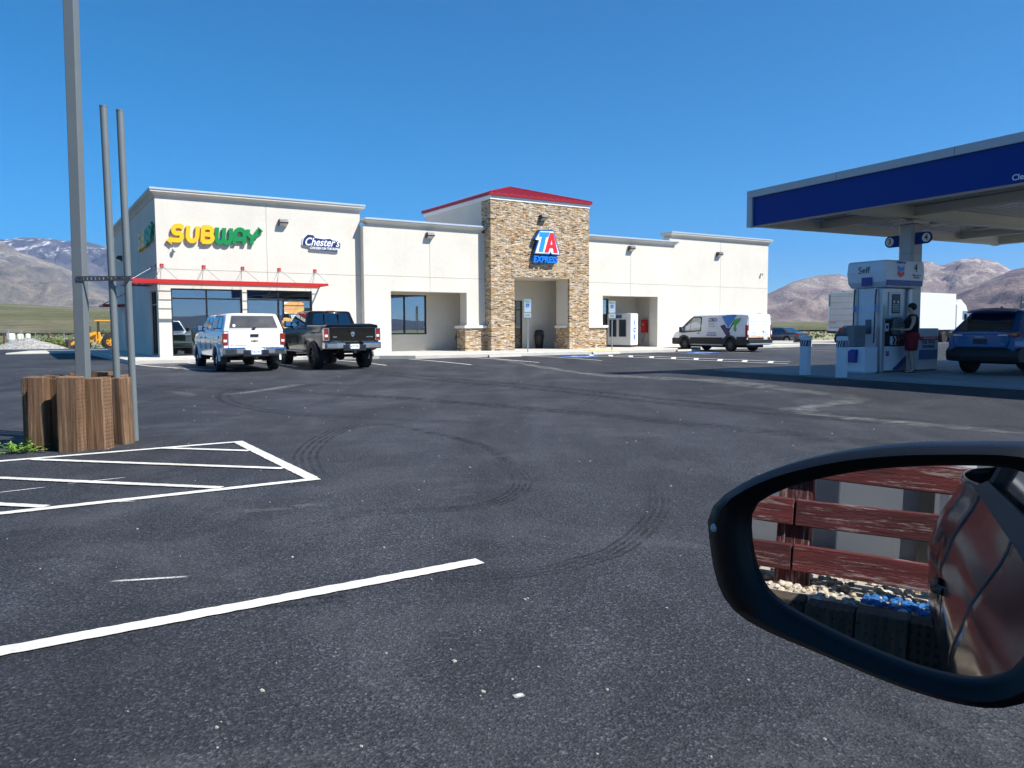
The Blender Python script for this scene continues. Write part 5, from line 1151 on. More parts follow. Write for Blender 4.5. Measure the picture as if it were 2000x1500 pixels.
text('badge_lettering', 'TOYOTA', .06, mat('badge_silver2', (.5,.5,.55), .2, metal=.8), tgt, (-.06,0,.978), (R(90),0,-R(90)), depth=.004); text('badge_lettering', 'XLE', .05, mat('badge_silver2', (.5,.5,.55), .2, metal=.8), tgt, (-.04,-.55,.80), (R(90),0,-R(90)), depth=.004)
for s in (-1, 1):
    b = MB(); pr = [(.46,1.01),(.46,1.05),(.88,1.10),(.92,1.04),(.90,.985)]
    b.prism([(s*a, c) for a, c in pr], 'x', -.045, .12); tl = b.build('tail_lamp', TAIL, suv, .012)
    b = MB(); b.prism([(s*a, c) for a, c in ((.45,1.01),(.45,1.035),(.68,1.04),(.68,1.01))], 'x', -.052, -.046); b.build('reversing_lamp', LAMPW, tl)
    b = MB()
    for xc in (.92, 3.61):
        b.loft([[(xc-r_*math.cos(math.pi*k/14), s*yy, .34+r_*math.sin(math.pi*k/14)) for r_, yy in ((.42,.90),(.42,.955),(.50,.95),(.50,.90))] for k in range(15)], True, True)
    b.box(1.42, 3.1, min(s*.86,s*.935), max(s*.86,s*.935), .30, .44); b.build('arch_cladding', CLAD, suv, sharp=40)
    b = MB(); b.tube([(.85,s*.60,1.66),(1.0,s*.61,1.715),(2.5,s*.61,1.72),(2.75,s*.60,1.67)], .018, 8); b.build('roof_rail', BLACK, suv)
    for x in (1.5, 2.4, 3.3): box('door_handle', PBL, suv, x-.2, x-.06, min(s*.90,s*.945), max(s*.90,s*.945), .97, 1.0, .008)
    for x in (1.48, 2.38): box('panel_gap', DARK, suv, x, x+.008, min(s*.9,s*.938), max(s*.9,s*.938), .45, 1.06)
b = MB(); b.loft([[(.38,-.60,1.60),(.62,-.60,1.66),(.62,-.60,1.69),(.36,-.60,1.63)],[(.34,0,1.63),(.6,0,1.70),(.6,0,1.73),(.32,0,1.66)],[(.38,.60,1.60),(.62,.60,1.66),(.62,.60,1.69),(.36,.60,1.63)]], smooth=False); b.build('spoiler', PBL, suv, .01)
b = MB(); b.prism([(.85,1.69),(1.05,1.69),(.88,1.77)], 'y', -.02, .02); b.build('roof_antenna', PBL, suv)
b = MB(); b.tube([(-.02,.0,1.17),(-.01,-.28,1.20)], .012, 6); b.build('rear_wiper', BLACK, suv)
b = MB()
for y in (-.45, .15): b.box(1.25,1.40,y,y+.32,.8,1.35)
for y in (-.55, .1): b.box(2.3,2.45,y,y+.4,.7,1.42)
b.build('front_seat', DARK, suv, .04)
# ------------------------------------------------------------------ semi truck beyond the pumps
tx, ty = (1616-1000)/1525*60, 60.0
TRW = mat('trailer_white', (.66,.67,.67), .35, var=.04); TRD = ribbed_mat('roll_door_white', (.60,.60,.58), 2.15, 'z', .45)
sm = empty('semi_truck', (tx, ty, .02), R(35), 'white semi truck with a box trailer parked beyond the fuel pumps', 'truck')
b = MB(); b.box(0,14.4,-2.55,-.0,1.15,4.15); b.build('trailer_box', TRW, sm, .02)
rd = box('rear_door', TRD, sm, -.012, -.002, -2.38, -.17, 1.30, 3.95)
b = MB()
for q in ((-2.55,-2.40,1.15,4.15),(-.15,0,1.15,4.15),(-2.40,-.15,3.97,4.15),(-2.40,-.15,1.12,1.28)): b.box(-.05,-.003,q[0],q[1],q[2],q[3])
b.build('door_frame', WHITE, sm)
b = MB(); b.box(-.06,-.04,-.16,-.1,3.0,3.9); b.box(-.08,.0,-2.6,.05,.95,1.11); b.build('black_frame', BLACK, sm)
b = MB()
for y in (-2.3,-1.4,-1.28,-1.16,-.25): b.box(-.07,-.051,y-.03,y+.03,4.05,4.10)
for z in (1.55,1.75): b.box(-.07,-.051,-.10,-.04,z,z+.08)
b.build('marker_lamp', TAIL, sm)
text('lettering', 'Wabash', .16, SRED, rd, (-.02,-.45,1.75), (R(90),0,-R(90)), depth=.004)
b = MB()
for y in (-2.3,-.25): b.box(.1,14.0,y-.06,y+.06,.92,1.14)
b.box(.4,.5,-2.3,-.25,.5,.6); b.box(.4,.5,-1.9,-1.8,.5,1.0); b.box(.4,.5,-.75,-.65,.5,1.0); b.tube([(.35,-2.0,1.1),(.2,-1.8,1.32),(.1,-1.2,1.25),(.15,-.9,1.36)], .06, 6); b.box(11.6,11.8,-1.9,-1.75,0.1,1.1); b.build('underframe', BLACK, sm)
for xc in (1.4, 2.65, 12.6, 13.85):
    for s, y in ((-1,-2.35),(1,-.2)): wheel(sm, xc, y, .5, .5, s, spokes=8, hub_r=.55)
CABW = mat('cab_white', (.72,.72,.72), .25, coat=.6)
b = MB(); pr = [(14.9,.9),(14.9,3.3),(15.6,3.75),(16.6,3.2),(17.2,2.15),(18.6,1.85),(18.8,.7),(14.9,.7)]; b.prism([(x, z) for x, z in pr], 'y', -2.4, -.15); b.build('cab', CABW, sm, .08)
b = MB(); b.box(15.9,16.9,-2.412,-2.402,2.0,2.75); b.build('side_window', CARGLASS, sm); b = MB(); b.prism([(16.68,3.0),(17.22,2.2),(17.26,2.22),(16.72,3.03)], 'y', -2.25, -.3); b.build('windscreen', CARGLASS, sm)
b = MB(); b.tube([(15.2,-2.35,.75),(16.9,-2.35,.75)], .34, 20); b.build('fuel_tank', GALV, sm); wheel(sm, 17.8, -2.25, .5, .3, -1, spokes=8); wheel(sm, 17.8, -.3, .5, .3, 1, spokes=8)
b = MB(); b.tube([(14.8,-2.2,1.1),(14.8,-2.2,4.0)], .08, 10); b.build('exhaust_stack', CHROME, sm); b = MB(); b.box(16.9,17.05,-2.75,-2.6,1.9,2.5); b.build('wing_mirror', BLACK, sm)
b = MB(); b.box(14.2,18.2,-1.7,-.8,.6,.95); b.build('frame_rail', BLACK, sm)
OR = mat('orange_plastic', (.72,.06,.02), .5)
t = empty('safety_post', (26.4, 60.5, 0), 0, 'red safety post standing under the tail of the white trailer', 'bollard'); b = MB(); b.lathe([(.28,0),(.28,.05),(.17,.08),(.16,1.0),(.10,1.12),(0,1.12)], n=20); b.build('post_body', OR, t); b = MB(); b.lathe([(.166,.6),(.166,.75)], n=20); b.build('reflective_band', SIGNW, t)
# far utility pole at the right
t = empty('utility_pole', (97.5, 150, 0), 0, 'slim dark pole with a short arm far beyond the blue SUV', 'pole'); b = MB(); b.tube([(0,0,0),(0,0,7.2)], .16, 8, r1=.12); b.build('shaft', STR, t); b = MB(); b.tube([(0,0,6.0),(1.8,0,6.05)], .07, 6); b.build('arm', STR, t)
# ------------------------------------------------------------------ fuel court: pad, canopy, pumps
def cbox(b, x0, x1, y0, y1, z0, z1): b.box(x0, x1, y0, y1, z0, z1)
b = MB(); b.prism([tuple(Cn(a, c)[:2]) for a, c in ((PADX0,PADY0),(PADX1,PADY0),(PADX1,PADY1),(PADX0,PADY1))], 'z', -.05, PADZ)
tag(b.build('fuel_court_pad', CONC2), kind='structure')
b = MB()
for k in range(1, 5): a, c = Cn(PADX0, PADY1-k*5), Cn(PADX1, PADY1-k*5); d_ = Vector((-NY, NX))
for k in range(1, 5):
    q = [Cn(PADX0+.02, PADY1-k*4.6-.01, PADZ+.003), Cn(PADX1-.02, PADY1-k*4.6-.01, PADZ+.003), Cn(PADX1-.02, PADY1-k*4.6+.01, PADZ+.003), Cn(PADX0+.02, PADY1-k*4.6+.01, PADZ+.003)]; b.poly(q)
    q = [Cn(PADX0+k*3.4-.01, PADY0+.02, PADZ+.0045), Cn(PADX0+k*3.4+.01, PADY0+.02, PADZ+.0045), Cn(PADX0+k*3.4+.01, PADY1-.02, PADZ+.0045), Cn(PADX0+k*3.4-.01, PADY1-.02, PADZ+.0045)]; b.poly(q)
tag(b.build('pad_joint', JM), kind='structure')
FB = mat('fascia_blue', (.003,.038,.24), .5, spec=.15, var=.03, vscale=.6); FG = mat('fascia_grey', (.42,.43,.45), .45, metal=.2, var=.04)
SOFF = mat('soffit_panel', (.60,.60,.57), .22, metal=.55, var=.1, vscale=.7); SOFT = mat('soffit_trim', (.56,.55,.50), .5, var=.05)
cn = empty('fuel_canopy', (CX, CY, 0), R(27.5), 'large flat fuel canopy with blue fascia and grey border', 'canopy')
CW, CL, Z0, Z1 = 11.9, 17.0, 4.30, 5.32
b = MB()   # fascia: blue panels recessed within grey frame
for (x0, x1, y0, y1) in ((0.06,.10,-CL+.2,-.2),(.2,CW-.2,-.10,-.06),(CW-.10,CW-.06,-CL+.2,-.2),(.2,CW-.2,-CL+.06,-CL+.10)): b.box(x0, x1, y0, y1, Z0+.02, Z1-.20)
b.build('fascia_panel', FB, cn)
b = MB()
b.box(0,.25,-CL,0,Z1-.20,Z1); b.box(.25+E_,CW-.25-E_,-.25,0,Z1-.20,Z1); b.box(CW-.25,CW,-CL,0,Z1-.20,Z1); b.box(.25+E_,CW-.25-E_,-CL,-CL+.25,Z1-.20,Z1)
for x in (0, CW-.2):
    for y in (-.20, -CL): b.box(x, x+.20, y, y+.20, Z0-.01, Z1-.20-E_)
b.build('fascia_frame', FG, cn, .006)
b = MB(); 
for k in range(1, 6): b.box(-.004, .002, -k*3.1-.005, -k*3.1+.005, Z1-.195, Z1-.005)
b.build('frame_joint', JM, cn)
b = MB(); b.box(.20,CW-.20,-CL+.20,-.20,Z0+.34,Z0+.37); n_ = 38
for k in range(n_):
    x = .36+(CW-.72)*k/n_; d_ = (CW-.72)/n_; b.prism([(x+.02, Z0+.339),(x+.06, Z0+.305),(x+d_-.06, Z0+.300),(x+d_-.02, Z0+.339)], 'y', -CL+.36, -.36)
b.build('soffit', SOFF, cn)
b = MB()
for q in ((.10,.32,-CL+.1,-.1),(CW-.32,CW-.10,-CL+.1,-.1)): b.box(q[0],q[1],q[2],q[3],Z0,Z0+.06)
b.box(.32,CW-.32,-.32,-.10,Z0+E_,Z0+.063); b.box(.32,CW-.32,-CL+.10,-CL+.32,Z0+E_,Z0+.063)
b.box(.30,.34,-CL+.34,-.34,Z0+.063+E_,Z0+.30); b.box(CW-.34,CW-.30,-CL+.34,-.34,Z0+.066,Z0+.30); b.box(.34,CW-.34,-.34,-.30,Z0+.066,Z0+.30)
b.build('soffit_trim', SOFT, cn)
for y in (-3.28, -11.0):
    b = MB(); b.box(.36,CW-.36,y-.11,y+.11,Z0+.02,Z0+.298); b.box(.36,CW-.36,y-.16,y+.16,Z0-.01,Z0+.02-E_*.5); b.build('beam', SOFT, cn)
for x in (2.707, CW-2.62):
    b = MB(); b.box(x-.07,x+.07,-CL+.4,-.4,Z0+.05,Z0+.285); b.build('purlin', SOFT, cn)
b = MB(); b.box(.2,CW-.2,-CL+.2,-.2,Z0+.42,Z0+.46); b.build('roof_deck', ROOFM, cn)
COLM = mat('column_grey', (.30,.31,.33), .35, metal=.3, var=.05)
for x, y in ((2.707,-3.28),(CW-2.62,-3.28),(2.62,-11.0),(CW-2.62,-11.0)):
    b = MB(); c_ = .06; h_ = .225
    ring = [(h_-c_,-h_),(h_,-h_+c_),(h_,h_-c_),(h_-c_,h_),(-h_+c_,h_),(-h_,h_-c_),(-h_,-h_+c_),(-h_+c_,-h_)]
    b.loft([[(x+u, y+v_, z) for u, v_ in ring] for z in (PADZ, 3.36)], smooth=False); b.loft([[(x+u*.995, y+v_*.995, z) for u, v_ in ring] for z in (3.365, Z0-.18)], smooth=False)
    b.box(x-.09,x+.09,y-.09,y+.09,Z0-.10,Z0-.012)
    co = b.build('column', COLM, cn); b = MB(); b.box(x-.33,x+.33,y-.30,y+.30,Z0-.17,Z0-.10); b.build('column_cap', SOFT, co, .01)
for x in (1.3, 3.9, 6.4, 8.9):
    for y in (-1.5, -5.4, -8.8, -12.6):
        b = MB(); b.box(x-.28,x+.28,y-.28,y+.28,Z0+.26,Z0+.298); lt = b.build('canopy_light', FG, cn, .01); b = MB(); b.box(x-.20,x+.20,y-.20,y+.20,Z0+.252,Z0+.259); b.build('lens', LENS, lt)
text('lettering', 'Clean', .17, SIGNW, cn, (.045,-7.42,4.43), (R(90),0,-R(90)), depth=.006, ax='LEFT', bold=.002)
# number flags on the column
def flag(y0, dirn, n, lab):
    p = Cn(2.62-.10, -3.35+dirn*.225); t = empty('pump_number_sign', (p.x, p.y, 3.74 if n == '4' else 3.72), CR, lab, 'number sign')
    P = [(0,-.155),(dirn*.30,-.155)]+[(dirn*(.30+.155*math.cos(R(a))), .155*math.sin(R(a))) for a in range(-75, 90, 15)]+[(0,.155)]
    b = MB(); b.prism(P, 'x', -.03, .0); b.build('blue_plate', FB, t, .003)
    b = MB(); b.lathe([(0,-.036),(.115,-.036),(.115,-.031)], axis='x', c=(0,dirn*.30,0), n=28); b.build('white_disc', SIGNW, t)
    text('number', n, .20, mat('number_green', (.01,.05,.03), .4), t, (-.040, dirn*.30, 0), (R(90),0,-R(90)), bold=.005, depth=.004)
flag(0, 1, '3', 'round number 3 sign on the left of the canopy column'); flag(0, -1, '4', 'round number 4 sign on the right of the canopy column')
# bollards
BW = mat('bollard_white', (.62,.66,.70), .5, var=.05); BNAVY = mat('bollard_navy', (.02,.03,.10), .4)
def bollard(a, c, lab):
    p = Cn(a, c); t = empty('bollard', (p.x, p.y, PADZ), CR+R(8), lab, 'bollard', 'white bollards beside the fuel pumps')
    b = MB(); q = rrect(-.105,.105,-.105,.105,.045); b.loft([[(x*f, y*f, z) for x, y in q] for f, z in ((1,0),(1,.915),(.93,.94),(.6,.95))], smooth=False); b.build('sleeve', BW, t)
    b = MB(); q2 = rrect(-.107,.107,-.107,.107,.045); b.loft([[(x, y, z) for x, y in q2] for z in (.70,.85)], False, False, smooth=False); bd = b.build('dark_band', BNAVY, t)
    b = MB()
    for fx in (-1, 0):
        for k in range(3):
            o = -.075+.06*k
            if fx: b.poly([(-.1085, -(o), .705),(-.1085, -(o+.014), .705),(-.1085, -(o+.05), .845),(-.1085, -(o+.036), .845)])
            else: b.poly([(o, -.1085, .705),(o+.014, -.1085, .705),(o+.05, -.1085, .845),(o+.036, -.1085, .845)])
    b.build('white_slash', SIGNW, bd)
bollard(-1.46, -3.43, 'left white bollard with striped dark band, standing clear of the pump'); bollard(-1.58, -4.57, 'right white bollard with striped dark band, standing close to the squeegee bin')
# squeegee and waste unit
PWH = mat('pump_white', (.66,.69,.74), .35, var=.03); PGY = mat('pump_grey', (.16,.17,.18), .5, var=.05); PSL = mat('pump_silver', (.42,.44,.47), .3, metal=.4); PBLU = mat('pump_blue', (.006,.03,.25), .35)
p = Cn(0, 0); SU = empty('service_bin', tuple(Cn(.02,-3.55))[:2]+(PADZ,), CR, 'white and grey squeegee and waste bin unit with a blue bucket beside the pump', 'service bin')
b = MB(); b.box(0,.50,-.42,.42,.03,.66); b.box(.03,.48,-.40,.40,0,.03); b.build('base_cabinet', PWH, SU, .02)
b = MB(); pr = [(-.42,.665),(-.42,.98),(-.34,1.12),(-.20,1.20),(.10,1.20),(.10,.665)]
b.loft([[(x, y, z) for y, z in pr] for x in (.02,.46)], smooth=False); b.build('waste_hood', PGY, SU, .02)
b = MB(); b.box(.02,.46,-.42,-.10,.90,1.02); b.box(.30,.46,-.42,-.10,.665,.90); b.build('towel_box', PGY, SU, .01)
SU.scale = (1, -1, 1)
b = MB(); b.poly([(.0,-.43,1.03),(.46,-.43,1.03),(.46,-.12,1.17),(0,-.12,1.17)]); o = b.build('tilted_notice', SIGNW, SU)
so = o.modifiers.new('thickness', 'SOLIDIFY'); so.thickness = .01
b = MB(); b.poly([(-.012,-.36,1.05),(-.012,-.20,1.05),(-.012,-.16,1.14),(-.012,-.32,1.14)]); b.build('printed_block', SRED, o)
b = MB(); b.prism([(-.12,.28),(.22,.28),(.24,.60),(.10,.60),(.0,.54),(-.14,.60)], 'x', -.10, -.003); b.build('squeegee_bucket', PBLU, SU, .015)
b = MB(); b.tube([(-.06,-.05,.45),(-.10,-.30,.72)], .014, 6); b.build('squeegee', BLACK, SU)
b = MB(); b.lathe([(.0,.68),(.07,.68),(.09,.76),(.0,.80)], c=(.1,-.27,0), n=12); b.build('paper_towel', SIGNW, SU)
# dispenser
DP = empty('fuel_dispenser', tuple(Cn(.79,-3.86))[:2]+(PADZ,), CR, 'tall white and grey fuel dispenser with blue base trim and topper numbered 4', 'fuel pump')
DW, DD = 1.24, .86
b = MB(); b.box(0,.16,0,.16,0,2.15); b.box(0,.16,DD-.16,DD,0,2.15); b.box(DW-.16,DW,0,.16,0,2.15); b.box(DW-.16,DW,DD-.16,DD,0,2.15); b.build('corner_pillar', PSL, DP, .03)
b = MB(); b.box(.165,DW-.165,.04,DD-.04,.04,.66); b.box(.02,.16,.165,DD-.165,.04,2.15); b.box(DW-.16,DW-.02,.165,DD-.165,.04,2.15); b.build('lower_panel', PWH, DP, .01)
b = MB(); b.box(.165,DW-.165,.06,DD-.06,.665,1.35); b.build('hose_panel', mat('pump_dark', (.022,.024,.028), .4), DP, .02)
b = MB(); b.box(.165,DW-.165,.08,DD-.08,1.355,2.15); b.build('upper_panel', PSL, DP, .01)
b = MB(); b.box(.36,.90,.055,.079,1.45,2.05); wp_ = b.build('notice_frame', PWH, DP, .01)
b = MB(); b.box(.46,.80,.048,.054,1.50,2.0); pn_ = b.build('printed_notice', mat('notice_grey', (.06,.065,.075), .5), wp_)
b = MB()
for x in (.55, .71): b.lathe([(0,.042),(.035,.042),(.035,.046)], axis='y', c=(x,0,1.80), n=12)
for k in range(5): b.box(.50,.76,.044,.0475,1.56+.04*k,1.572+.04*k)
b.build('printed_mark', PSL, pn_)
b = MB(); b.prism(arcp(.70,1.25,.22,.17,0,180,10)+[(.48,1.02),(.50,.95),(.90,.95),(.92,1.02)], 'y', -.02, .059); hd_ = b.build('display_head', PGY, DP, .02)
b = MB(); b.box(.58,.82,-.026,-.021,1.24,1.33); b.box(.60,.72,-.026,-.021,1.02,1.14); b.build('screen', mat('screen_grey', (.2,.24,.25), .15), hd_)
b = MB(); 
for r_ in range(4):
    for c_ in range(3): b.box(.75+.04*c_, .78+.04*c_, -.026, -.021, 1.01+.035*r_, 1.035+.035*r_)
b.build('keypad', SIGNW, hd_)
b = MB(); b.box(.22,.36,.045,.059,1.05,1.25); nt_ = b.build('instruction_sticker', SIGNW, DP); b = MB(); b.box(.25,.33,.04,.0445,1.12,1.20); b.build('printed_mark', PBLU, nt_)
for k, (x, m_) in enumerate(((.42, PWH), (.55, PWH), (.68, SRED))):
    b = MB(); b.box(x,x+.10,.0,.059,.70,.92); g_ = b.build('nozzle_boot', m_, DP, .02)
    b = MB(); b.tube([(x+.05,-.01,.90),(x+.05,-.06,.84),(x+.05,-.02,.72)], .02, 8); b.build('nozzle', BLACK, g_)
for s, x in ((-1, -.06), (1, DW+.06)):
    for y in (.14, DD-.10):
        b = MB(); b.tube([(x*.6+.0,y,2.12),(x,y,1.95),(x+.02*s,y,1.3),(x+.03*s,y,.75),(x+.01*s,y,.95)], .017, 8); h_ = b.build('hose', BLACK, DP)
        b = MB(); b.tube([(x,y,1.55),(x,y,1.72)], .032, 8); b.build('breakaway_coupling', LBL, h_)
b = MB(); b.box(-.004,.019,.30,.46,1.00,1.35); b.box(-.004,.019,.30,.70,.98,1.15); b.build('warning_sticker', mat('sticker_grey', (.12,.13,.16), .5), DP)
def chevron(parent, x, z, w_, y, top=True, side='y'):
    h = w_*.62
    def P(dz): return [(x-w_/2, z+dz+h*.55),(x, z+dz+h*.20),(x+w_/2, z+dz+h*.55),(x+w_/2, z+dz-h*.10),(x, z+dz-h*.50),(x-w_/2, z+dz-h*.10)]
    poly_part('chevron_blue', BLU, parent, P(h*.42), y-.004, y); poly_part('chevron_light', LBL, parent, [(x-w_/2, z+h*.97),(x, z+h*.62),(x+w_/2, z+h*.97),(x+w_/2,z+h*.72),(x, z+h*.36),(x-w_/2, z+h*.72)], y-.007, y-.0045)
    poly_part('chevron_red', SRED, parent, P(-h*.42), y-.004, y)
chevron(DP, .32, .48, .13, .036)
b = MB(); b.poly([(.50,.034,.05),(1.07,.034,.05),(1.07,.034,.42)]); b.build('printed_wedge', PBLU, DP); b = MB(); b.poly([(.74,.031,.05),(1.07,.031,.05),(1.07,.031,.24)]); b.build('printed_photo_panel', mat('photo_grey', (.20,.17,.15), .5), DP)
# topper with its faceted head
TP = MB(); x0, x1, y0, y1 = -.08, DW+.20, -.14, DD+.10
rg = []
for z, o in ((2.16,-.10),(2.30,.0),(2.55,.03),(2.80,.0),(2.84,-.04)):
    rg.append([(x0-o,y0+.0-o*.3,z),(x1+o,y0-o*.3,z),(x1+o,y1+o*.3,z),(x0-o,y1+o*.3,z)])
TP.loft(rg, smooth=False); tp = TP.build('topper', PWH, DP, .02)
yf = y0-.012
text('word_lettering', 'Self', .24, mat('ink_black', (.02,.02,.03), .5), tp, (x0-.036,(y0+y1)/2+.05,2.60), (R(90),0,-R(90)), depth=.004)
b = MB(); b.box(x0-.036,x0-.02,.22,.52,2.20,2.42); b.build('blue_block', PBLU, tp)
b = MB(); b.box(x0+.04,x1-.06,yf-.012,yf+.02,2.20,2.34); b.build('blue_strip', PBLU, tp); text('word_lettering', 'Techron', .10, LBL, tp, (.72,yf-.016,2.27), shear=.3, depth=.004)
chevron(tp, .50, 2.555, .26, yf-.002)
text('word_lettering', 'Chevron', .10, PBLU, tp, (.50,yf-.004,2.79), bold=.003, depth=.004); text('number', '4', .30, mat('ink_black', (.02,.02,.03), .5), tp, (1.10,yf-.004,2.66), depth=.004)
text('small_lettering', '■ No Ethanol\n■ Regular', .055, mat('ink_black', (.02,.02,.03), .5), tp, (1.14,yf-.004,2.45), depth=.003)
# poster cabinet right of the dispenser
AC = empty('poster_cabinet', tuple(Cn(2.32,-3.86))[:2]+(PADZ,), CR, 'low white cabinet with red and blue reward posters at the foot of the column', 'cabinet')
b = MB(); b.box(0,.86,0,.24,.02,1.12); b.build('cabinet_body', PWH, AC, .02); b = MB(); b.box(.03,.83,.02,.22,0,.02); b.build('plinth', BLACK, AC)
b = MB(); b.box(.03,.83,-.008,-.002,.80,.90); rb = b.build('red_banner', SRED, AC); text('lettering', '1 MORE REASON', .07, SIGNW, rb, (.43,-.012,.85), depth=.003)
b = MB(); b.box(.03,.83,-.008,-.002,.30,.55); b.build('blue_banner', mat('banner_blue', (.03,.15,.40), .4), AC)
text('lettering', 'FUEL WITH\nREWARDS', .11, PBLU, AC, (.42,-.006,.69), depth=.003, bold=.003)
# ------------------------------------------------------------------ woman at the pump
def skinned(name, m, joints, bones, parent, loc=None, rot=None, sub=2, root=0):
    me = bpy.data.meshes.new(name); me.from_pydata([j[0] for j in joints], bones, []); me.materials.append(m)
    o = bpy.data.objects.new(name, me); COL.objects.link(o); o.parent = parent
    md = o.modifiers.new('skin', 'SKIN'); md.use_smooth_shade = True
    for i, j in enumerate(joints):
        r_ = j[1]; me.skin_vertices[0].data[i].radius = (r_, r_) if isinstance(r_, (int, float)) else r_
    me.skin_vertices[0].data[root].use_root = True
    o.modifiers.new('subdivision', 'SUBSURF').levels = sub; o.modifiers['subdivision'].render_levels = sub
    return o
SKIN = mat('skin', (.52,.30,.21), .5, var=.06, vscale=12); HAIR = mat('dark_brown_hair', (.012,.008,.006), .45, bump=.5, bscale=120); TOPM = mat('black_knit', (.008,.008,.010), .9, bump=.4, bscale=80); SHM = mat('dark_red_cloth', (.22,.008,.015), .85, bump=.4, bscale=60)
p = Cn(1.50, -4.22); WM = empty('person', (p.x, p.y, PADZ), R(165), 'person in black sleeveless top and dark red shorts using the fuel pump', 'person'); WM.scale = (1.10, 1.14, 1.0)
# local: +x forward (facing the pump keypad), +y her left, z up; height 1.70
J = [((0,0,.93),.125),((0,.0,1.05),.105),((.01,0,1.20),.115),((.0,0,1.34),.115),((-.005,0,1.43),.075),((.01,0,1.50),.047),((.03,0,1.56),.055),((.035,0,1.63),.085),((.02,0,1.70),.06),
     ((0,.09,.86),.095),((.02,.10,.62),.078),((.025,.10,.47),.056),((.0,.10,.33),.056),((-.01,.10,.10),.036),((-.005,.10,.05),.036),((.06,.105,.03),.032),((.15,.11,.022),.028),
     ((0,-.09,.86),.095),((.0,-.10,.62),.078),((.005,-.10,.47),.056),((-.03,-.10,.33),.056),((-.05,-.10,.10),.036),((-.045,-.10,.05),.036),((.02,-.105,.03),.032),((.11,-.11,.022),.028),
     ((-.0,.155,1.39),.052),((.02,.20,1.25),.042),((.08,.215,1.10),.034),((.22,.19,1.08),.029),((.34,.15,1.10),.022),((.38,.14,1.10),(.014,.034)),
     ((-.0,-.155,1.39),.052),((.02,-.20,1.25),.042),((.06,-.215,1.10),.034),((.22,-.17,1.09),.028),((.34,-.12,1.12),.022),((.38,-.11,1.12),(.014,.034))]
Bn = [(0,1),(1,2),(2,3),(3,4),(4,5),(5,6),(6,7),(7,8),(0,9),(9,10),(10,11),(11,12),(12,13),(13,14),(14,15),(15,16),(0,17),(17,18),(18,19),(19,20),(20,21),(21,22),(22,23),(23,24),(3,25),(25,26),(26,27),(27,28),(28,29),(29,30),(3,31),(31,32),(32,33),(33,34),(34,35),(35,36)]
for h, s in ((30, 1), (36, -1)):
    hx, hy, hz = J[h][0]
    for k in range(4):
        n0 = len(J); oy = (-.024+.016*k); ln = (.062,.072,.07,.055)[k]
        J += [((hx+.025,hy+oy,hz),.0085),((hx+.025+ln*.5,hy+oy*1.15,hz-.006),.008),((hx+.025+ln,hy+oy*1.1,hz-.028),.0068)]
        Bn += [(h, n0),(n0,n0+1),(n0+1,n0+2)]
    n0 = len(J); J += [((hx+.0,hy-s*.035,hz-.005),.010),((hx+.03,hy-s*.05,hz-.015),.0085)]; Bn += [(h,n0),(n0,n0+1)]
skinned('body', SKIN, J, Bn, WM)
def shell(name, m, rings, parent, n=20):
    b = MB(); rg = []
    for (cx, cy, z, rx, ry) in rings: rg.append([(cx+rx*math.cos(2*math.pi*k/n), cy+ry*math.sin(2*math.pi*k/n), z) for k in range(n)])
    b.loft(rg, False, False); o = b.build(name, m, parent, sharp=80); so = o.modifiers.new('thickness', 'SOLIDIFY'); so.thickness = .008; so.offset = 1; return o
shell('sleeveless_top', TOPM, [(0,0,.98,.135,.175),(0,0,1.06,.125,.160),(.01,0,1.18,.135,.165),(.02,0,1.28,.145,.175),(.0,0,1.37,.12,.170),(-.005,0,1.43,.09,.12),(0,0,1.47,.065,.075)], WM)
SH_ = MB(); n = 16
shell('shorts', SHM, [(0,0,1.02,.132,.168),(-.005,0,.94,.152,.188),(-.01,0,.86,.16,.20)], WM)
shell('short_leg', SHM, [(-.0,.095,.90,.125,.11),(.01,.10,.74,.115,.108),(.015,.10,.56,.108,.105)], WM); shell('short_leg', SHM, [(-.0,-.095,.90,.125,.11),(.0,-.10,.74,.115,.108),(.005,-.10,.56,.108,.105)], WM)
b = MB(); rg = []
for i in range(9):
    a = math.pi*i/8; z = 1.665+.098*math.cos(a); r_ = math.sin(a)
    rg.append([(.010+(.105*r_+.002)*math.cos(2*math.pi*k/20)-(.012 if math.cos(2*math.pi*k/20) > .2 else 0), (.092*r_+.002)*math.sin(2*math.pi*k/20), z+(0.03*max(0, math.cos(2*math.pi*k/20)) if i > 4 else 0)+rw.uniform(-.004,.004)) for k in range(20)])
b.loft(rg); b.build('hair', HAIR, WM, sharp=80)
b = MB(); b.lathe([(0,.118),(.012,.125),(.006,.140),(0,.145)], axis='x', c=(0,0,1.605), n=8); b.build('nose', SKIN, WM)
b = MB()
for s in (-1, 1): b.lathe([(0,.113),(.010,.116),(0,.120)], axis='x', c=(0,s*.03,1.632), n=8)
b.build('eye', DARK, WM)
b = MB(); b.box(.110,.118,-.022,.022,1.572,1.580); b.build('mouth', mat('lip', (.30,.08,.07), .5), WM, .002)
for y, x in ((.105,.05),(-.105,.01)):
    b = MB(); b.prism(rrect(x-.11,x+.14,y-.045,y+.045,.04), 'z', .0, .018); fo = b.build('flip_flop', BLACK, WM); b = MB(); b.tube([(x+.0,y-.045,.018),(x+.06,y,.06),(x+.0,y+.045,.018)], .007, 6); b.build('strap', BLACK, fo)
# ------------------------------------------------------------------ beyond the lot, left
YCAT = mat('machine_yellow', (.72,.34,.03), .45, var=.12, vscale=3)
bh = empty('backhoe_loader', (-33.05, 63.2, -.10), R(203), 'yellow backhoe loader parked on the dirt behind the store corner', 'backhoe'); bh.scale = (.86,)*3
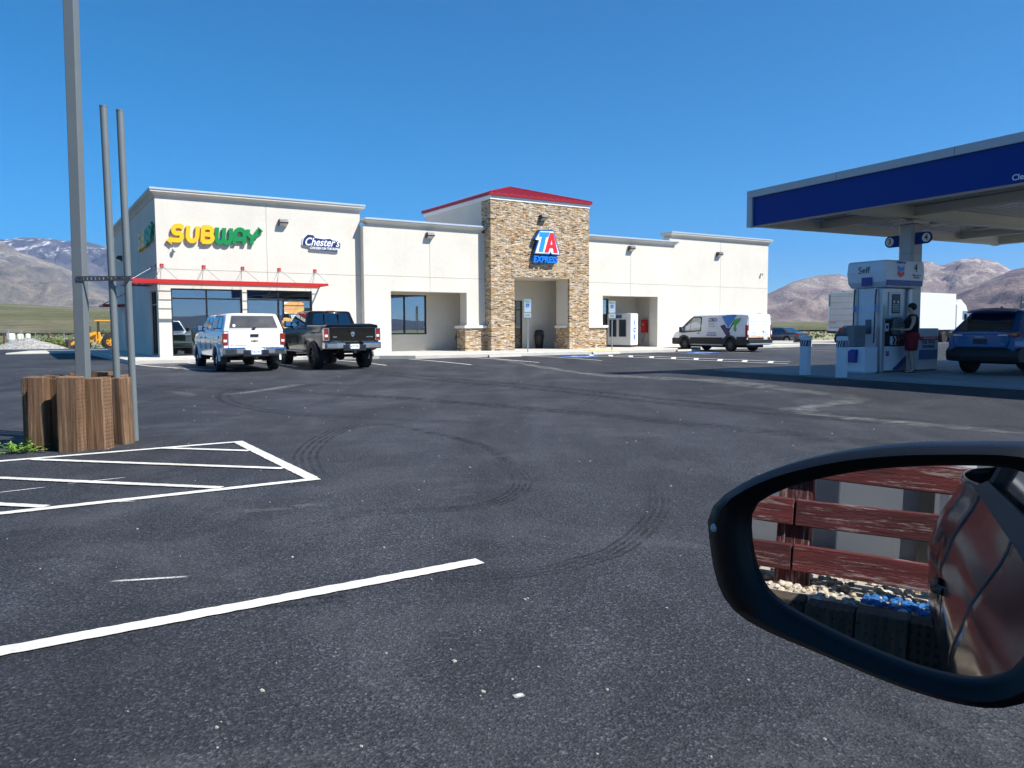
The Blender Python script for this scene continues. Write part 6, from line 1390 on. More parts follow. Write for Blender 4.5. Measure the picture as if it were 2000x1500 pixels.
# local +x forward (towards the left of the picture)
b = MB(); b.prism([(-.9,.75),(1.55,.75),(1.75,.95),(1.75,1.55),(.2,1.70),(.1,1.2),(-.9,1.2)], 'y', -.42, .42); b.build('engine_hood', YCAT, bh, .06)
b = MB(); b.box(-1.1,.3,-.75,.75,.55,1.05); b.build('deck', YCAT, bh, .04); b = MB(); b.box(1.751,1.78,-.38,.38,.98,1.5); b.build('grille', BLACK, bh)
for y in (-.72, .72):
    b = MB(); b.box(-1.0,-.92,y-.04,y+.04,1.05,2.68); b.box(.30,.38,y-.04,y+.04,1.05,2.68); b.build('roof_post', BLACK, bh)
b = MB(); b.prism([(-1.2,2.68),(.60,2.68),(.55,2.80),(-1.15,2.80)], 'y', -.85, .85); b.build('canopy_roof', YCAT, bh, .03)
b = MB(); b.box(-.75,-.25,-.28,.28,1.05,1.25); b.box(-.80,-.70,-.28,.28,1.25,1.8); b.build('operator_seat', BLACK, bh, .03); b = MB(); b.tube([(.1,0,1.5),(-.1,0,1.9)], .03, 6); b.build('steering_column', BLACK, bh)
for s in (-1, 1):
    b = MB(); b.prism([(.35,1.55),(.55,1.75),(2.1,1.05),(2.75,.55),(2.62,.40),(1.95,.80)], 'y', s*.62-.07, s*.62+.07); b.build('loader_arm', YCAT, bh, .02)
    b = MB(); b.tube([(.6,s*.62,.95),(1.7,s*.62,1.10)], .05, 8); b.build('hydraulic_ram', STR, bh)
    wheel(bh, -.75, s*.85, .78, .48, s, spokes=6, hub_r=.5, rims=YCAT); wheel(bh, 1.45, s*.80, .42, .30, s, spokes=6, hub_r=.5, rims=YCAT)
b = MB(); b.prism([(2.55,.15),(3.35,.10),(3.40,.16),(2.75,.28),(2.70,.85),(3.05,1.0),(2.95,1.05),(2.55,.95)], 'y', -1.1, 1.1); b.build('front_bucket', mat('bucket_steel', (.06,.045,.035), .6, var=.3), bh)
b = MB(); b.prism([(-1.1,.6),(-1.5,.7),(-1.9,1.9),(-2.3,2.6),(-2.1,2.65),(-1.6,1.9),(-1.2,1.2)], 'y', -.15, .15); b.prism([(-2.3,2.6),(-2.1,2.65),(-2.5,1.2),(-2.65,1.25)], 'y', -.12, .12); b.build('digger_boom', YCAT, bh, .02); b = MB(); b.prism([(-2.45,1.2),(-2.85,.9),(-2.7,.45),(-2.3,.55)], 'y', -.3, .3); b.build('digger_bucket', STR, bh)
b = MB(); b.tube([(1.0,.2,1.6),(1.0,.2,2.25)], .04, 8); b.build('exhaust_pipe', BLACK, bh)
# gravel heap
gm, N_, L_, p_ = nodes_mat('grey_gravel'); tc_ = N_.new('ShaderNodeTexCoord').outputs['Object']; v_ = N_.new('ShaderNodeTexVoronoi'); v_.inputs['Scale'].default_value = 9; L_.new(tc_, v_.inputs['Vector'])
s_ = N_.new('ShaderNodeSeparateColor'); L_.new(v_.outputs['Color'], s_.inputs[0]); r_ = ramp(N_, [(0, (.17,.165,.155)), (.6, (.29,.28,.255)), (1, (.40,.38,.35))]); L_.new(s_.outputs[0], r_.inputs[0]); L_.new(r_.outputs[0], p_.inputs['Base Color']); p_.inputs['Roughness'].default_value = .95
def heap(name, x, y, rx, ry, h, m, lab, cat='gravel heap', pw=1.2, seed=0):
    b = MB(); n = 40; rg = []
    for i in range(13):
        f = i/12; r_ = 1-f; rg.append([(x+rx*r_*math.cos(2*math.pi*k/n)*(1+.06*noise.noise(Vector((k*.4,f*3,seed)))), y+ry*r_*math.sin(2*math.pi*k/n), -.1+h*(1-(r_)**pw)*(1+.10*noise.noise(Vector((k*.3,f*5,seed+3))))) for k in range(n)])
    b.loft(rg); return tag(b.build(name, m, sharp=80), lab, cat)
heap('gravel_heap', -35.6, 57.5, 3.6, 2.2, 1.05, gm, 'low pale grey gravel heap on the dirt verge at the left edge', pw=1.15)
heap('gravel_heap', -27.5, 60.2, 2.6, 1.2, .28, DIRT, 'low mound of pale dirt just left of the yellow backhoe', 'dirt mound', seed=5)
# white tanks inside a pipe enclosure
TKX, TKY = -52.5, 82
TK = mat('tank_white', (.72,.72,.68), .5, var=.05); TKB = mat('tank_base_grey', (.30,.33,.36), .6)
for k, (dx, r_, h_) in enumerate(((0,.40,1.32),(.80,.29,1.28),(1.42,.23,1.28),(-.62,.13,1.3))):
    t = empty('water_tank', (TKX+dx, TKY+.3*k, -.1), 0, ['widest white cylindrical tank left of the bushes','second white cylindrical tank, right of the widest one','rightmost white cylindrical tank of the row','thinnest white tank at the left of the row'][k], 'tank', 'white tanks in the pipe enclosure')
    b = MB(); b.lathe([(r_,.72),(r_,h_-.05),(r_*.9,h_),(0,h_+.03)], n=24); b.build('tank_body', TK, t); b = MB(); b.lathe([(r_*1.05,0),(r_*1.05,.72)], n=24); b.build('tank_skirt', TKB, t)
t = empty('pipe_enclosure', (TKX, TKY-2.5, -.1), 0, 'grey pipe frame enclosure round the white tanks', 'pipe fence')
for x in (-2.6, 1.4, 2.65):
    b = MB(); b.tube([(x,0,0),(x,0,1.75)], .045, 8); b.build('post', GALV, t)
b = MB(); b.tube([(-12,0,1.68),(2.65,0,1.68)], .035, 8); b.tube([(-12,0,1.3),(-2.6,0,1.3)], .03, 8); b.tube([(-2.6,0,.45),(2.65,0,.45)], .03, 8); b.build('top_rail', GALV, t)
b = MB(); b.box(-.25,.25,-.2,.2,1.32,1.95); b.build('control_box', mat('box_bluegrey', (.30,.40,.46), .5), t, .03)
RUST = mat('rusty_steel', (.11,.045,.028), .8, var=.3, vscale=6)
for x, y, h_, lab in ((-49.3,76,1.15,'rusty brown post left of the white tanks'),(-42.6,72,1.2,'rusty brown post standing among the green brush')):
    t = MB(); t.tube([(x,y,-.1),(x,y,h_)], .09, 8); t.lathe([(.11,h_),(.11,h_+.04),(0,h_+.1)], c=(x,y,0), n=8); tag(t.build('rusty_post', RUST), lab, 'post', 'rusty posts beyond the lot')
def trough(x, y, w_, rz, lab):
    t = empty('rusty_rack', (x, y, -.1), rz, lab, 'metal rack', 'rusty metal scrap beyond the lot'); b = MB(); b.box(0,w_,-.1,.1,.42,.5); b.build('bar', RUST, t)
    for u in (.15, w_-.15): b = MB(); b.box(u-.04,u+.04,-.08,.08,0,.42); b.build('leg', RUST, t)
trough(-41.2, 66.5, .8, .05, 'low rusty rack standing behind the gravel heap'); trough(-42.2, 70.5, .9, -.1, 'rusty rack beside the brown post in the brush'); 
t = empty('metal_hopper', (-36.1, 64.2, -.1), .2, 'dark metal hopper partly hidden by the grey square post', 'hopper'); b = MB(); b.loft([[(-.3,-.3,.2),(.3,-.3,.2),(.3,.3,.2),(-.3,.3,.2)],[(-.42,-.4,.85),(.42,-.4,.85),(.42,.4,.85),(-.42,.4,.85)]], smooth=False); b.build('hopper_body', mat('hopper_dark', (.03,.03,.03), .6), t); b = MB(); [b.box(x-.04,x+.04,y-.04,y+.04,0,.22) for x in (-.2,.2) for y in (-.2,.2)]; b.build('leg', RUST, t)
# wire fence of the yard
t = empty('wire_fence', (-60, 88, -.1), R(4), 'thin wire fence with steel posts running before the green flats', 'fence')
for k in range(15): b = MB(); b.tube([(k*3.1,0,0),(k*3.1,0,1.4)], .035, 6); b.build('post', GALV, t)
b = MB(); [b.tube([(0,0,z),(43.4,0,z)], .012, 4) for z in (.4,.8,1.25)]; b.build('wire', GALV, t)
# brush
BRM = mat('brush_green', (.13,.16,.035), .8, var=.35, vscale=1.5); SAGE = mat('sage_green', (.17,.19,.10), .85, var=.35, vscale=.8)
def bush(x, y, r, h, m, seed, nl=260, name='bush', z0=-.1):
    q = random.Random(seed); b = MB()
    lobes = [(q.uniform(-.55,.55)*r, q.uniform(-.4,.4)*r, q.uniform(.25,.75)*h, q.uniform(.3,.55)) for _ in range(6)]
    for _ in range(nl):
        lx, ly, lz, lr = q.choice(lobes); a, e = q.uniform(0, 6.28), q.uniform(-.5, 1.5); rr = lr*q.uniform(.5, 1.1)
        c = Vector((x+lx+rr*r*math.cos(a)*math.cos(e), y+ly+rr*r*math.sin(a)*math.cos(e), max(.02, lz+rr*h*.7*math.sin(e))+z0))
        u = Vector((q.uniform(-1,1), q.uniform(-1,1), q.uniform(-.2,1))).normalized(); v_ = u.cross(Vector((q.uniform(-1,1), q.uniform(-1,1), q.uniform(-1,1)))).normalized(); s_ = .10*r*q.uniform(.6,1.3)
        b.poly([c-u*s_, c+v_*s_*.5, c+u*s_*1.3, c-v_*s_*.5])
    return b
for i, (x, y, r, h, lab) in enumerate(((-39.6,67,1.3,.85,'round green bush behind the gravel heap'),(-37.6,66,.9,.6,'green bush between the gravel heap and the dark hopper'),(-43.5,66,1.2,.7,'low green bush left of the gravel heap at the picture edge'),(-41.6,71.0,1.2,.7,'green bush at the foot of the rusty brown post'))):
    t = empty('bush', (0,0,0), 0, lab, 'bush', 'green bushes beyond the lot'); bush(x, y, r, h, BRM, i, 420).build('foliage', BRM, t)
    b = MB(); [b.tube([(x,y,-.1),(x+math.cos(a)*r*.4,y+math.sin(a)*r*.4,h*.6)], .02, 5) for a in (0,1.3,2.6,4,5.2)]; b.build('stem', RUST, t)
q = random.Random(9); b = MB()
def scrubs(n, f):
    for _ in range(n):
        x, y = f(); r = q.uniform(.2, .5)*(1+y/300); h = r*q.uniform(.6, .9)
        for _k in range(9):
            a = q.uniform(0, 6.28); c = Vector((x+r*.5*math.cos(a)*q.random(), y+r*.5*math.sin(a)*q.random(), -.12+h*q.uniform(.15,.7)))
            u = Vector((q.uniform(-1,1), q.uniform(-1,1), q.uniform(-.1,1))).normalized()*r*.35; v_ = u.cross(Vector((q.uniform(-1,1), q.uniform(-1,1), q.uniform(-1,1)))).normalized()*r*.22
            b.poly([c-u, c+v_, c+u, c-v_])
scrubs(1500, lambda: (lambda Y: (q.uniform(-.75,-.46)*Y, Y))(q.uniform(66, 330)**1.0) )
scrubs(1300, lambda: (lambda Y: (q.uniform(.22,.72)*Y, Y))(q.uniform(88, 380)))
tag(b.build('sagebrush', SAGE), 'low grey green desert scrub covering the flats beyond the lot', 'scrub', kind='stuff')
# ------------------------------------------------------------------ fans and mountains
def hor(px): return 643-.0052*(px-1000)
def range_mesh(name, m, sil, base, Yf, Yc, amp, freq, lab=None, nx=420, ny=90, pw=1.25, seed=0.0, x0=-260, x1=2260, gul=1.0):
    """terrain sheet from foot (distance Yf) to crest (Yc): sil, base list crest and foot as seen slopes"""
    def interp(T, px):
        for (a, ya), (c, yc) in zip(T[:-1], T[1:]):
            if a <= px <= c: t = (px-a)/(c-a); return ya+(yc-ya)*t
        return T[0][1] if px < T[0][0] else T[-1][1]
    vs = []; fs = []
    for j in range(ny+8):
        f = min(1, j/ny); back = max(0, j-ny)
        Y = Yf+(Yc-Yf)*f+back*Yc*.03
        for i in range(nx+1):
            px = x0+(x1-x0)*i/nx; X = (px-1000)/1525*Y
            zc = (hor(px)-interp(sil, px))/1525*Yc+1.4; zb = (hor(px)-interp(base, px))/1525*Yf
            P = Vector((X/1000*freq, Y/1000*freq*.55, seed)); rn = noise.ridged_multi_fractal(P, .9, 2.1, 6, 1.0, 2.0)-1.0
            rn2 = noise.fractal(Vector((X/1000*freq*4, Y/1000*freq*2.2, seed+7)), .8, 2.0, 5)
            rn3 = noise.ridged_multi_fractal(Vector((X/1000*freq*5, Y/1000*freq*2, seed+3)), .8, 2.1, 5, 1.0, 2.0)-1.0
            z = zb+(zc-zb)*(f**pw)+gul*amp*(rn*.50+rn2*.26+rn3*.13)*math.sin(math.pi*min(1, f)**.8)**.8*(zc-zb) if f < 1 else zc
            if f >= 1: z = zc+amp*.05*(zc-zb)*rn2-back*back*.02*(zc-zb)
            vs.append((X, Y, z))
    w_ = nx+1
    for j in range(ny+7):
        for i in range(nx): a = j*w_+i; fs.append((a, a+1, a+w_+1, a+w_))
    me = bpy.data.meshes.new(name); me.from_pydata(vs, [], fs); me.materials.append(m); me.polygons.foreach_set('use_smooth', [True]*len(fs)); me.update()
    o = bpy.data.objects.new(name, me); COL.objects.link(o); return tag(o, kind='structure')
def rock_mat(name, c1, c2, c3, light=None, lz=None, veg=None, sc=.004):
    m, N, Lk, p = nodes_mat(name); tc = N.new('ShaderNodeTexCoord').outputs['Object']
    a = tnoise(N, Lk, mapping(N, Lk, tc, (1,.5,1.6)), sc, 9, .68, .8); r = ramp(N, [(.32, c1), (.5, c2), (.68, c3)]); Lk.new(a.outputs['Fac'], r.inputs[0]); c = r.outputs[0]
    d = tnoise(N, Lk, tc, sc*14, 8, .75); r2 = ramp(N, [(.36, (.52,.52,.55)), (.62, (1.2,1.18,1.15))]); Lk.new(d.outputs['Fac'], r2.inputs[0]); c = mixc(N, Lk, .75, c, r2.outputs[0], 'MULTIPLY')
    if light:
        s = N.new('ShaderNodeSeparateXYZ'); Lk.new(tc, s.inputs[0]); mr = N.new('ShaderNodeMapRange'); mr.inputs[1].default_value = lz[0]; mr.inputs[2].default_value = lz[1]; Lk.new(s.outputs[2], mr.inputs[0])
        n3 = tnoise(N, Lk, mapping(N, Lk, tc, (1,.4,1)), sc*2.4, 8, .72, 1.0); r3 = ramp(N, [(.53, (0,0,0)), (.58, (1,1,1))]); Lk.new(n3.outputs['Fac'], r3.inputs[0])
        q = N.new('ShaderNodeMath'); q.operation = 'MULTIPLY'; Lk.new(mr.outputs[0], q.inputs[0]); Lk.new(r3.outputs[0], q.inputs[1]); c = mixc(N, Lk, q.outputs[0], c, light)
    Lk.new(c, p.inputs['Base Color']); p.inputs['Roughness'].default_value = .95; p.inputs['Specular IOR Level'].default_value = .05
    b = N.new('ShaderNodeBump'); b.inputs['Strength'].default_value = .8; b.inputs['Distance'].default_value = 25; Lk.new(d.outputs['Fac'], b.inputs['Height']); Lk.new(b.outputs[0], p.inputs['Normal']); return m
FARL = rock_mat('far_mountain_rock', (.035,.045,.055), (.085,.09,.10), (.18,.17,.165), (.60,.57,.56), (640, 800), sc=.0034)
NEARL = rock_mat('near_slope_rock', (.085,.092,.085), (.20,.185,.155), (.35,.295,.23), (.44,.40,.35), (300, 460), sc=.0046)
RGT = rock_mat('right_mountain_rock', (.15,.115,.11), (.31,.245,.21), (.43,.36,.29), (.55,.48,.40), (120,260), sc=.005); RGTD = rock_mat('dark_ridge_rock', (.095,.075,.078), (.25,.19,.165), (.38,.31,.25), sc=.006)
FAN = rock_mat('alluvial_fan', (.155,.17,.075), (.235,.235,.115), (.36,.32,.22), sc=.006)
flat = [(-3000,655),(4000,628)]
range_mesh('mountains', FARL, [(-700,440),(-260,462),(0,470),(40,471),(75,466),(110,470),(160,472),(185,478),(215,484),(260,489),(310,500),(380,530),(480,575),(700,600),(1400,610),(2260,610)], [(-260,585),(400,600),(900,640),(2260,640)], 5200, 8200, .55, 1.3, seed=1.3)
range_mesh('mountains', NEARL, [(-260,455),(-80,458),(0,470),(18,474),(50,494),(90,508),(130,522),(170,545),(215,566),(260,580),(330,600),(420,618),(600,635),(2260,640)], [(-260,592),(0,594),(200,606),(320,612),(600,640),(2260,640)], 2600, 4600, .42, 1.6, seed=4.1, pw=1.45)
range_mesh('alluvial_fan', FAN, [(-260,590),(0,592),(200,603),(320,610),(600,632),(1000,638),(2260,634)], flat, 300, 2650, .02, 4, seed=8.0, pw=.9, ny=40)
range_mesh('mountains', RGT, [(-260,640),(1000,640),(1250,612),(1400,596),(1498,573),(1520,564),(1545,552),(1570,545),(1600,538),(1635,536),(1660,546),(1700,560),(1740,540),(1775,522),(1800,512),(1818,516),(1835,520),(1870,509),(1902,503),(1938,512),(1958,522),(1975,533),(2050,560),(2260,600)], [(-260,648),(1300,640),(1500,630),(2000,626),(2260,626)], 2300, 4300, .42, 1.9, seed=2.2)
range_mesh('mountains', RGTD, [(-260,645),(1500,640),(1600,628),(1700,612),(1790,590),(1850,572),(1900,556),(1940,542),(1967,531),(2000,522),(2080,500),(2260,480)], [(-260,650),(1500,640),(1750,628),(2260,618)], 1700, 3000, .40, 2.4, seed=6.6)
range_mesh('alluvial_fan', FAN, [(-260,643),(1200,637),(1500,629),(2260,622)], flat, 420, 2350, .02, 4, seed=3.0, pw=1.0, ny=30)
# hills behind the viewer, which the shop windows mirror
b = MB(); rg = []
for j in range(9):
    f = j/8; r_ = 3500+2600*f; rg.append([(r_*math.sin(R(95+k*2.2)), r_*math.cos(R(95+k*2.2)), -1+f**1.2*(105+60*noise.noise(Vector((k*.13,.3,0)))+28*noise.noise(Vector((k*.6,f,0))))) for k in range(80)])
b.loft(rg, False, False, closed=False); tag(b.build('mountains', FARL), kind='structure')
# ------------------------------------------------------------------ fence, siding wall and gravel bed behind the car
REDW = wood_mat('weathered_red_board', ((.035,.006,.006), (.085,.012,.012), (.13,.022,.020)), grain=(9,.7,9), peel=(.30,.22,.19))
REDWV = wood_mat('weathered_red_post', ((.03,.006,.006), (.075,.011,.011), (.12,.02,.018)), peel=(.28,.20,.17))
FS = -8.9
p = W(FS, -34); fc = empty('rail_fence', (p.x, p.y, 0), SR, 'weathered dark red three rail timber fence behind the car', 'fence')
for k, y in enumerate((-5.6,-4.2,-2.45,-.60,1.2,3.0,4.0)):
    box('post', REDWV, fc, -.16, -.02, y-.095, y+.095, 0, 1.16, .008)
for zc in (.47, .75, 1.03):
    for y0, y1 in ((-5.6,-2.46),(-2.45,-.605),(-.598,1.19),(1.2,4.1)):
        b = MB(); n = 14; rg = []
        for i in range(n+1):
            y = y0+(y1-y0-.006)*i/n; dz = .006*math.sin(y*3+zc*9); rg.append([(-.018,y,zc-.080+dz),(.02,y,zc-.076+dz),(.022,y,zc+.076+dz),(-.018,y,zc+.080+dz)])
        b.loft(rg, smooth=False); b.build('rail', REDW, fc, .004, 1)
SID = mat('grey_siding', (.13,.14,.15), .5, var=.06, vscale=2); SIDW = mat('white_batten', (.62,.62,.60), .5)
p = W(FS-1.5, -34); wb = empty('siding_building', (p.x, p.y, 0), SR, 'grey metal sided building behind the red fence', 'building')
b = MB(); b.box(-6,-.02,-8,4.4,.0,3.2); b.build('wall', SID, wb)
b = MB(); [b.box(-.018,.008,-7.9,4.38,z-.014,z+.014) for z in (.62,1.28,1.94,2.6)]; b.build('seam_strip', SIDW, wb)
b = MB(); [b.box(-.018,.05,y-.05,y+.05,0,3.1) for y in (-6.0,-2.9,-1.30,.9,3.2)]; b.build('dark_stud', BLACK, wb); b = MB(); b.box(-6.2,.25,-8.2,4.6,3.2,3.35); b.build('roof', GREY, wb)
p = W(FS-.9, -35.47); t = MB(); t.tube([(0,0,0),(0,0,3.6)], .10, 16); tag(t.build('pipe_post', FG, None, loc=(p.x, p.y, 0)), 'pale round steel post between the red fence and the siding', 'post')
gb = MB(); q = random.Random(21)
for _ in range(5200):
    s_, v_ = q.uniform(FS-1.3, FS+.30), q.uniform(-38.5,-30.2); pp = W(s_, v_); r_ = q.uniform(.010,.030); k = 5; z = .30+q.uniform(-.01,.012)
    rot = q.uniform(0, 6.28); gb.loft([[(pp.x+r_*f*math.cos(6.283*j/k+rot)*q.uniform(.7,1.2), pp.y+r_*f*math.sin(6.283*j/k+rot)*q.uniform(.7,1.2), z+h*r_) for j in range(k)] for f, h in ((1,0),(1,.5),(.5,.9))], smooth=False, cap0=False)
STN = bpy.data.materials.new('river_gravel'); STN.use_nodes = True; N_ = STN.node_tree.nodes; L_ = STN.node_tree.links; tc_ = N_.new('ShaderNodeTexCoord').outputs['Object']; v_ = N_.new('ShaderNodeTexVoronoi'); v_.inputs['Scale'].default_value = 24; L_.new(tc_, v_.inputs['Vector']); s_ = N_.new('ShaderNodeSeparateColor'); L_.new(v_.outputs['Color'], s_.inputs[0])
r_ = ramp(N_, [(0,(.16,.12,.08)),(.3,(.42,.34,.22)),(.6,(.55,.46,.33)),(.85,(.68,.62,.52)),(1,(.30,.28,.26))]); L_.new(s_.outputs[0], r_.inputs[0]); L_.new(r_.outputs[0], N_['Principled BSDF'].inputs['Base Color']); N_['Principled BSDF'].inputs['Roughness'].default_value = .8
tag(gb.build('gravel', STN), 'pale tan gravel filling the raised bed under the red fence', 'gravel', kind='stuff')
b = MB(); b.prism([tuple(W(a, c)[:2]) for a, c in ((FS-1.45,-38.6),(FS+.30,-38.6),(FS+.30,-30.1),(FS-1.45,-30.1))], 'z', 0, .30); tag(b.build('gravel_bed', DIRT), kind='structure')
gb = MB()
for _ in range(120):
    a_, r0 = q.uniform(0, 6.28), q.random()**.5; s_, v_ = FS+.10+.16*r0*math.cos(a_), -35.28+.30*r0*math.sin(a_); pp = W(s_, v_); r_ = q.uniform(.012,.028); k = 5; rot = q.uniform(0, 6.28)
    gb.loft([[(pp.x+r_*f*math.cos(6.283*j/k+rot), pp.y+r_*f*math.sin(6.283*j/k+rot)*.9, .318+h*r_) for j in range(k)] for f, h in ((1,0),(1,.5),(.5,.9))], smooth=False, cap0=False)
tag(gb.build('gravel', mat('blue_sprayed_stone', (.02,.14,.36), .7, var=.4, vscale=30)), 'patch of gravel sprayed bright blue under the red fence', 'gravel', kind='stuff')
DT = wood_mat('dark_tie_wood', ((.05,.038,.028), (.095,.072,.052), (.14,.11,.085)), dots=True)
p = W(FS+.42, -34.3); kb = empty('timber_edging', (p.x, p.y, 0), SR, 'row of dark upright timbers edging the gravel bed', 'edging')
for k in range(34): y = -4.2+k*.25; box('timber', DT, kb, -.10, .08+.01*math.sin(k*5), y+.004, y+.246, 0, .33+.012*math.sin(k*3.1), .008)
# ------------------------------------------------------------------ the viewer's own car: flank and wing mirror
CARG = mat('gunmetal_car_paint', (.020,.020,.026), .12, metal=.0, spec=.25, coat=0, var=.02)
HS = 57.6                                   # heading, degrees clockwise from +Y
fx = Vector((math.sin(R(HS)), math.cos(R(HS)), 0)); lx = Vector((-fx.y, fx.x, 0))
# car frame: x along heading, y to its left; origin on the ground right below the camera
CA = empty('own_car', (0,0,0), SR, 'dark grey car with its black wing mirror filling the lower right', 'car')
YF = .22                                    # flank lateral position at its widest
def flank(x, z):
    # lateral position of the body side at height z and station x
    y = YF+.02-.10*((z-.72)/.45)**2*(1 if z < .72 else .55)
    y -= .055*math.exp(-((z-.93)/.05)**2)*0+.0
    y += -.035*ss((z-.98)/.14)+.014*math.exp(-((z-.90)/.05)**2)-.030*math.exp(-((z-.52)/.10)**2)
    y -= .16*ss((-2.0-x)/1.5)+.10*ss((x-1.2)/1.2)
    y += .035*ss((-1.5-x)/.4)*ss((x+2.9)/.4)*ss((z-.5)/.3)
    return y
def panel(name, x0, x1, zt, zb=.30, cut=None, m=CARG):
    vs = []; fs = []; nx = max(8, int((x1-x0)/.05)); nz = 34
    for i in range(nx+1):
        x = x0+(x1-x0)*i/nx; b_ = zb
        if cut:
            for xc, r_ in cut:
                if abs(x-xc) < r_: b_ = max(b_, .36+math.sqrt(r_*r_-(x-xc)**2))
        T = zt(x)
        for j in range(nz+1): z = b_+(T-b_)*j/nz; vs.append((x, flank(x, z), z))
    for i in range(nx):
        for j in range(nz): a = i*(nz+1)+j; fs.append((a, a+1, a+nz+2, a+nz+1))
    me = bpy.data.meshes.new(name); me.from_pydata(vs, [], fs); me.materials.append(m); me.polygons.foreach_set('use_smooth', [True]*len(fs)); me.update()
    o = bpy.data.objects.new(name, me); COL.objects.link(o); o.parent = CA; so = o.modifiers.new('thickness', 'SOLIDIFY'); so.thickness = .008; so.offset = 1 if False else -1; return o
belt = lambda x: 1.03+.13*ss((.35-x)/.5)
fd = panel('door', -.50, .62, belt); panel('door', -1.52, -.502, belt)
panel('rear_quarter', -3.2, -1.522, lambda x: belt(x)+.0, cut=[(-2.02,.38)]); panel('front_wing', .626, 1.9, lambda x: 1.03-.12*ss((x-.6)/1.3), cut=[(1.22,.38)])
def lid(name, x0, x1, z, w0, m, dz=0):
    b = MB(); n = 12; rg = []
    for i in range(n+1): x = x0+(x1-x0)*i/n; y = flank(x, z if not callable(z) else z(x)); zz = z if not callable(z) else z(x); rg.append([(x, y-.02, zz), (x, y-w0*.5, zz+dz), (x, y-w0, zz+dz)])
    b.loft(rg, False, False, closed=False); o = b.build(name, m, CA); so = o.modifiers.new('thickness', 'SOLIDIFY'); so.thickness = .02; return o
for xa_, xb_ in ((-1.46,-.58),(-3.0,-1.56)):
    pn = MB(); pn.poly([(xa_, flank(xa_,1.15)-.045, 1.17),(xb_, flank(xb_,1.15)-.045, 1.17),(xb_, -.055, 1.58),(xa_, -.055, 1.58)]); pg_ = pn.build('side_window', mat('dark_tinted_glass', (.006,.007,.008), .03, coat=.3), CA); so = pg_.modifiers.new('thickness', 'SOLIDIFY'); so.thickness = .005
lid('bonnet', .95, 1.9, lambda x: 1.03-.12*ss((x-.6)/1.3), 1.7, CARG, .05)
b = MB(); n = 16      # roof and rear quarter glasshouse
rg = []
for i in range(n+1):
    x = -3.05+(3.05+.15)*i/n; zr = 1.66-.05*ss((-2.2-x)/.8)-.04*ss((x+.2)/.4); rg.append([(x, -.02, zr-.03), (x, -.10, zr), (x, -.8, zr+.03), (x, -1.5, zr), (x, -1.6, zr-.03)])
b.loft(rg, False, False, closed=False); o = b.build('roof', CARG, CA, sharp=80); so = o.modifiers.new('thickness', 'SOLIDIFY'); so.thickness = .03; so.offset = 1
b = MB(); b.tube([(-1.5, flank(-1.5,1.14)-.04, 1.15), (-1.42, -.05, 1.60)], .03, 8); b.tube([(-.52, flank(-.5,1.14)-.05, 1.15), (-.55, -.04, 1.61)], .03, 8); b.tube([(.98, flank(.9,1.0)-.12, 1.05), (.45,-.02,1.45), (.10, -.05, 1.60)], .03, 8); b.build('pillar', BLACK, CA)
b = MB(); b.loft([[(x, flank(x, 1.05)-.015, belt(x)-.004), (x, flank(x,1.05)-.05, belt(x)+.018), (x, flank(x,1.05)-.08, belt(x)-.004)] for x in [-1.5+.1*k for k in range(21)]]); b.build('belt_moulding', BLACK, CA, sharp=60)
for xh in (-1.40,):
    b = MB(); b.tube([(xh, flank(xh,.88)-.005, .885), (xh+.03, flank(xh,.88)+.018, .89), (xh+.17, flank(xh,.88)+.018, .895), (xh+.20, flank(xh,.88)-.005, .895)], .012, 10); b.build('door_handle', CARG, CA)
for xc in (-2.02, 1.22): wheel(CA, xc, .08, .34, .22, 1, spokes=10, hub_r=.68)
b = MB(); b.box(-2.9, 1.9, -1.5, .02, .25, .32); b.build('chassis', DARK, CA)
for s_ in (0,): b = MB(); b.box(-2.9, 1.85, -1.75, -1.72, .3, 1.03); b.build('far_flank', CARG, CA)
b = MB(); b.prism([(-2.95,.35),(-3.25,.4),(-3.28,.95),(-3.2,1.10),(-3.02,1.62),(-2.97,1.62),(-2.95,1.0)], 'y', -1.62, .02); b.build('tailgate', CARG, CA, .02); b = MB(); b.box(1.85,1.92,-1.7,.02,.35,.9); b.build('front_panel', CARG, CA, .02)
for y in (-.75,): b = MB(); b.box(-.35,.1,y-.25,y+.25,.5,.65); b.box(-.5,-.35,y-.25,y+.25,.5,1.1); b.build('seat', BLACK, CA, .04)
# wing mirror: outline measured on a plane square to the view; glass turned to face back along the flank
cam_o = Vector((0,0,1.4)); RX = _m @ Vector((1,0,0)); UX = _m @ Vector((0,1,0)); FX = _m @ Vector((0,0,-1))
def dirv(px, py): return RX*((px-1000)/1525)+UX*((750-py)/1525)+FX
Gc = cam_o+dirv(1735,1110)*.56
refl = Vector((math.sin(R(HS+180+REFL_AZ)), math.cos(R(HS+180+REFL_AZ)), -math.tan(R(REFL_EL)))).normalized()
inc = (Gc-cam_o).normalized(); Nn = (refl-inc).normalized()
def on_plane(px, py, off=0): d = dirv(px, py); c = Gc+Nn*off; t = ((c-cam_o).dot(Nn))/d.dot(Nn); return cam_o+d*t
inv = CA.matrix_world.inverted() if False else Matrix.Rotation(-SR, 4, 'Z')
GL = [(1459,1003),(1464,990),(1490,972),(1540,951),(1600,935),(1680,920),(1760,912),(1850,909),(1930,910),(1985,916),(2030,940),(2050,990),(2048,1080),(2030,1180),(2010,1260),(1985,1300),(1945,1324),(1900,1329),(1850,1322),(1780,1303),(1700,1272),(1630,1240),(1560,1204),(1510,1172),(1480,1135),(1464,1085),(1458,1040)]
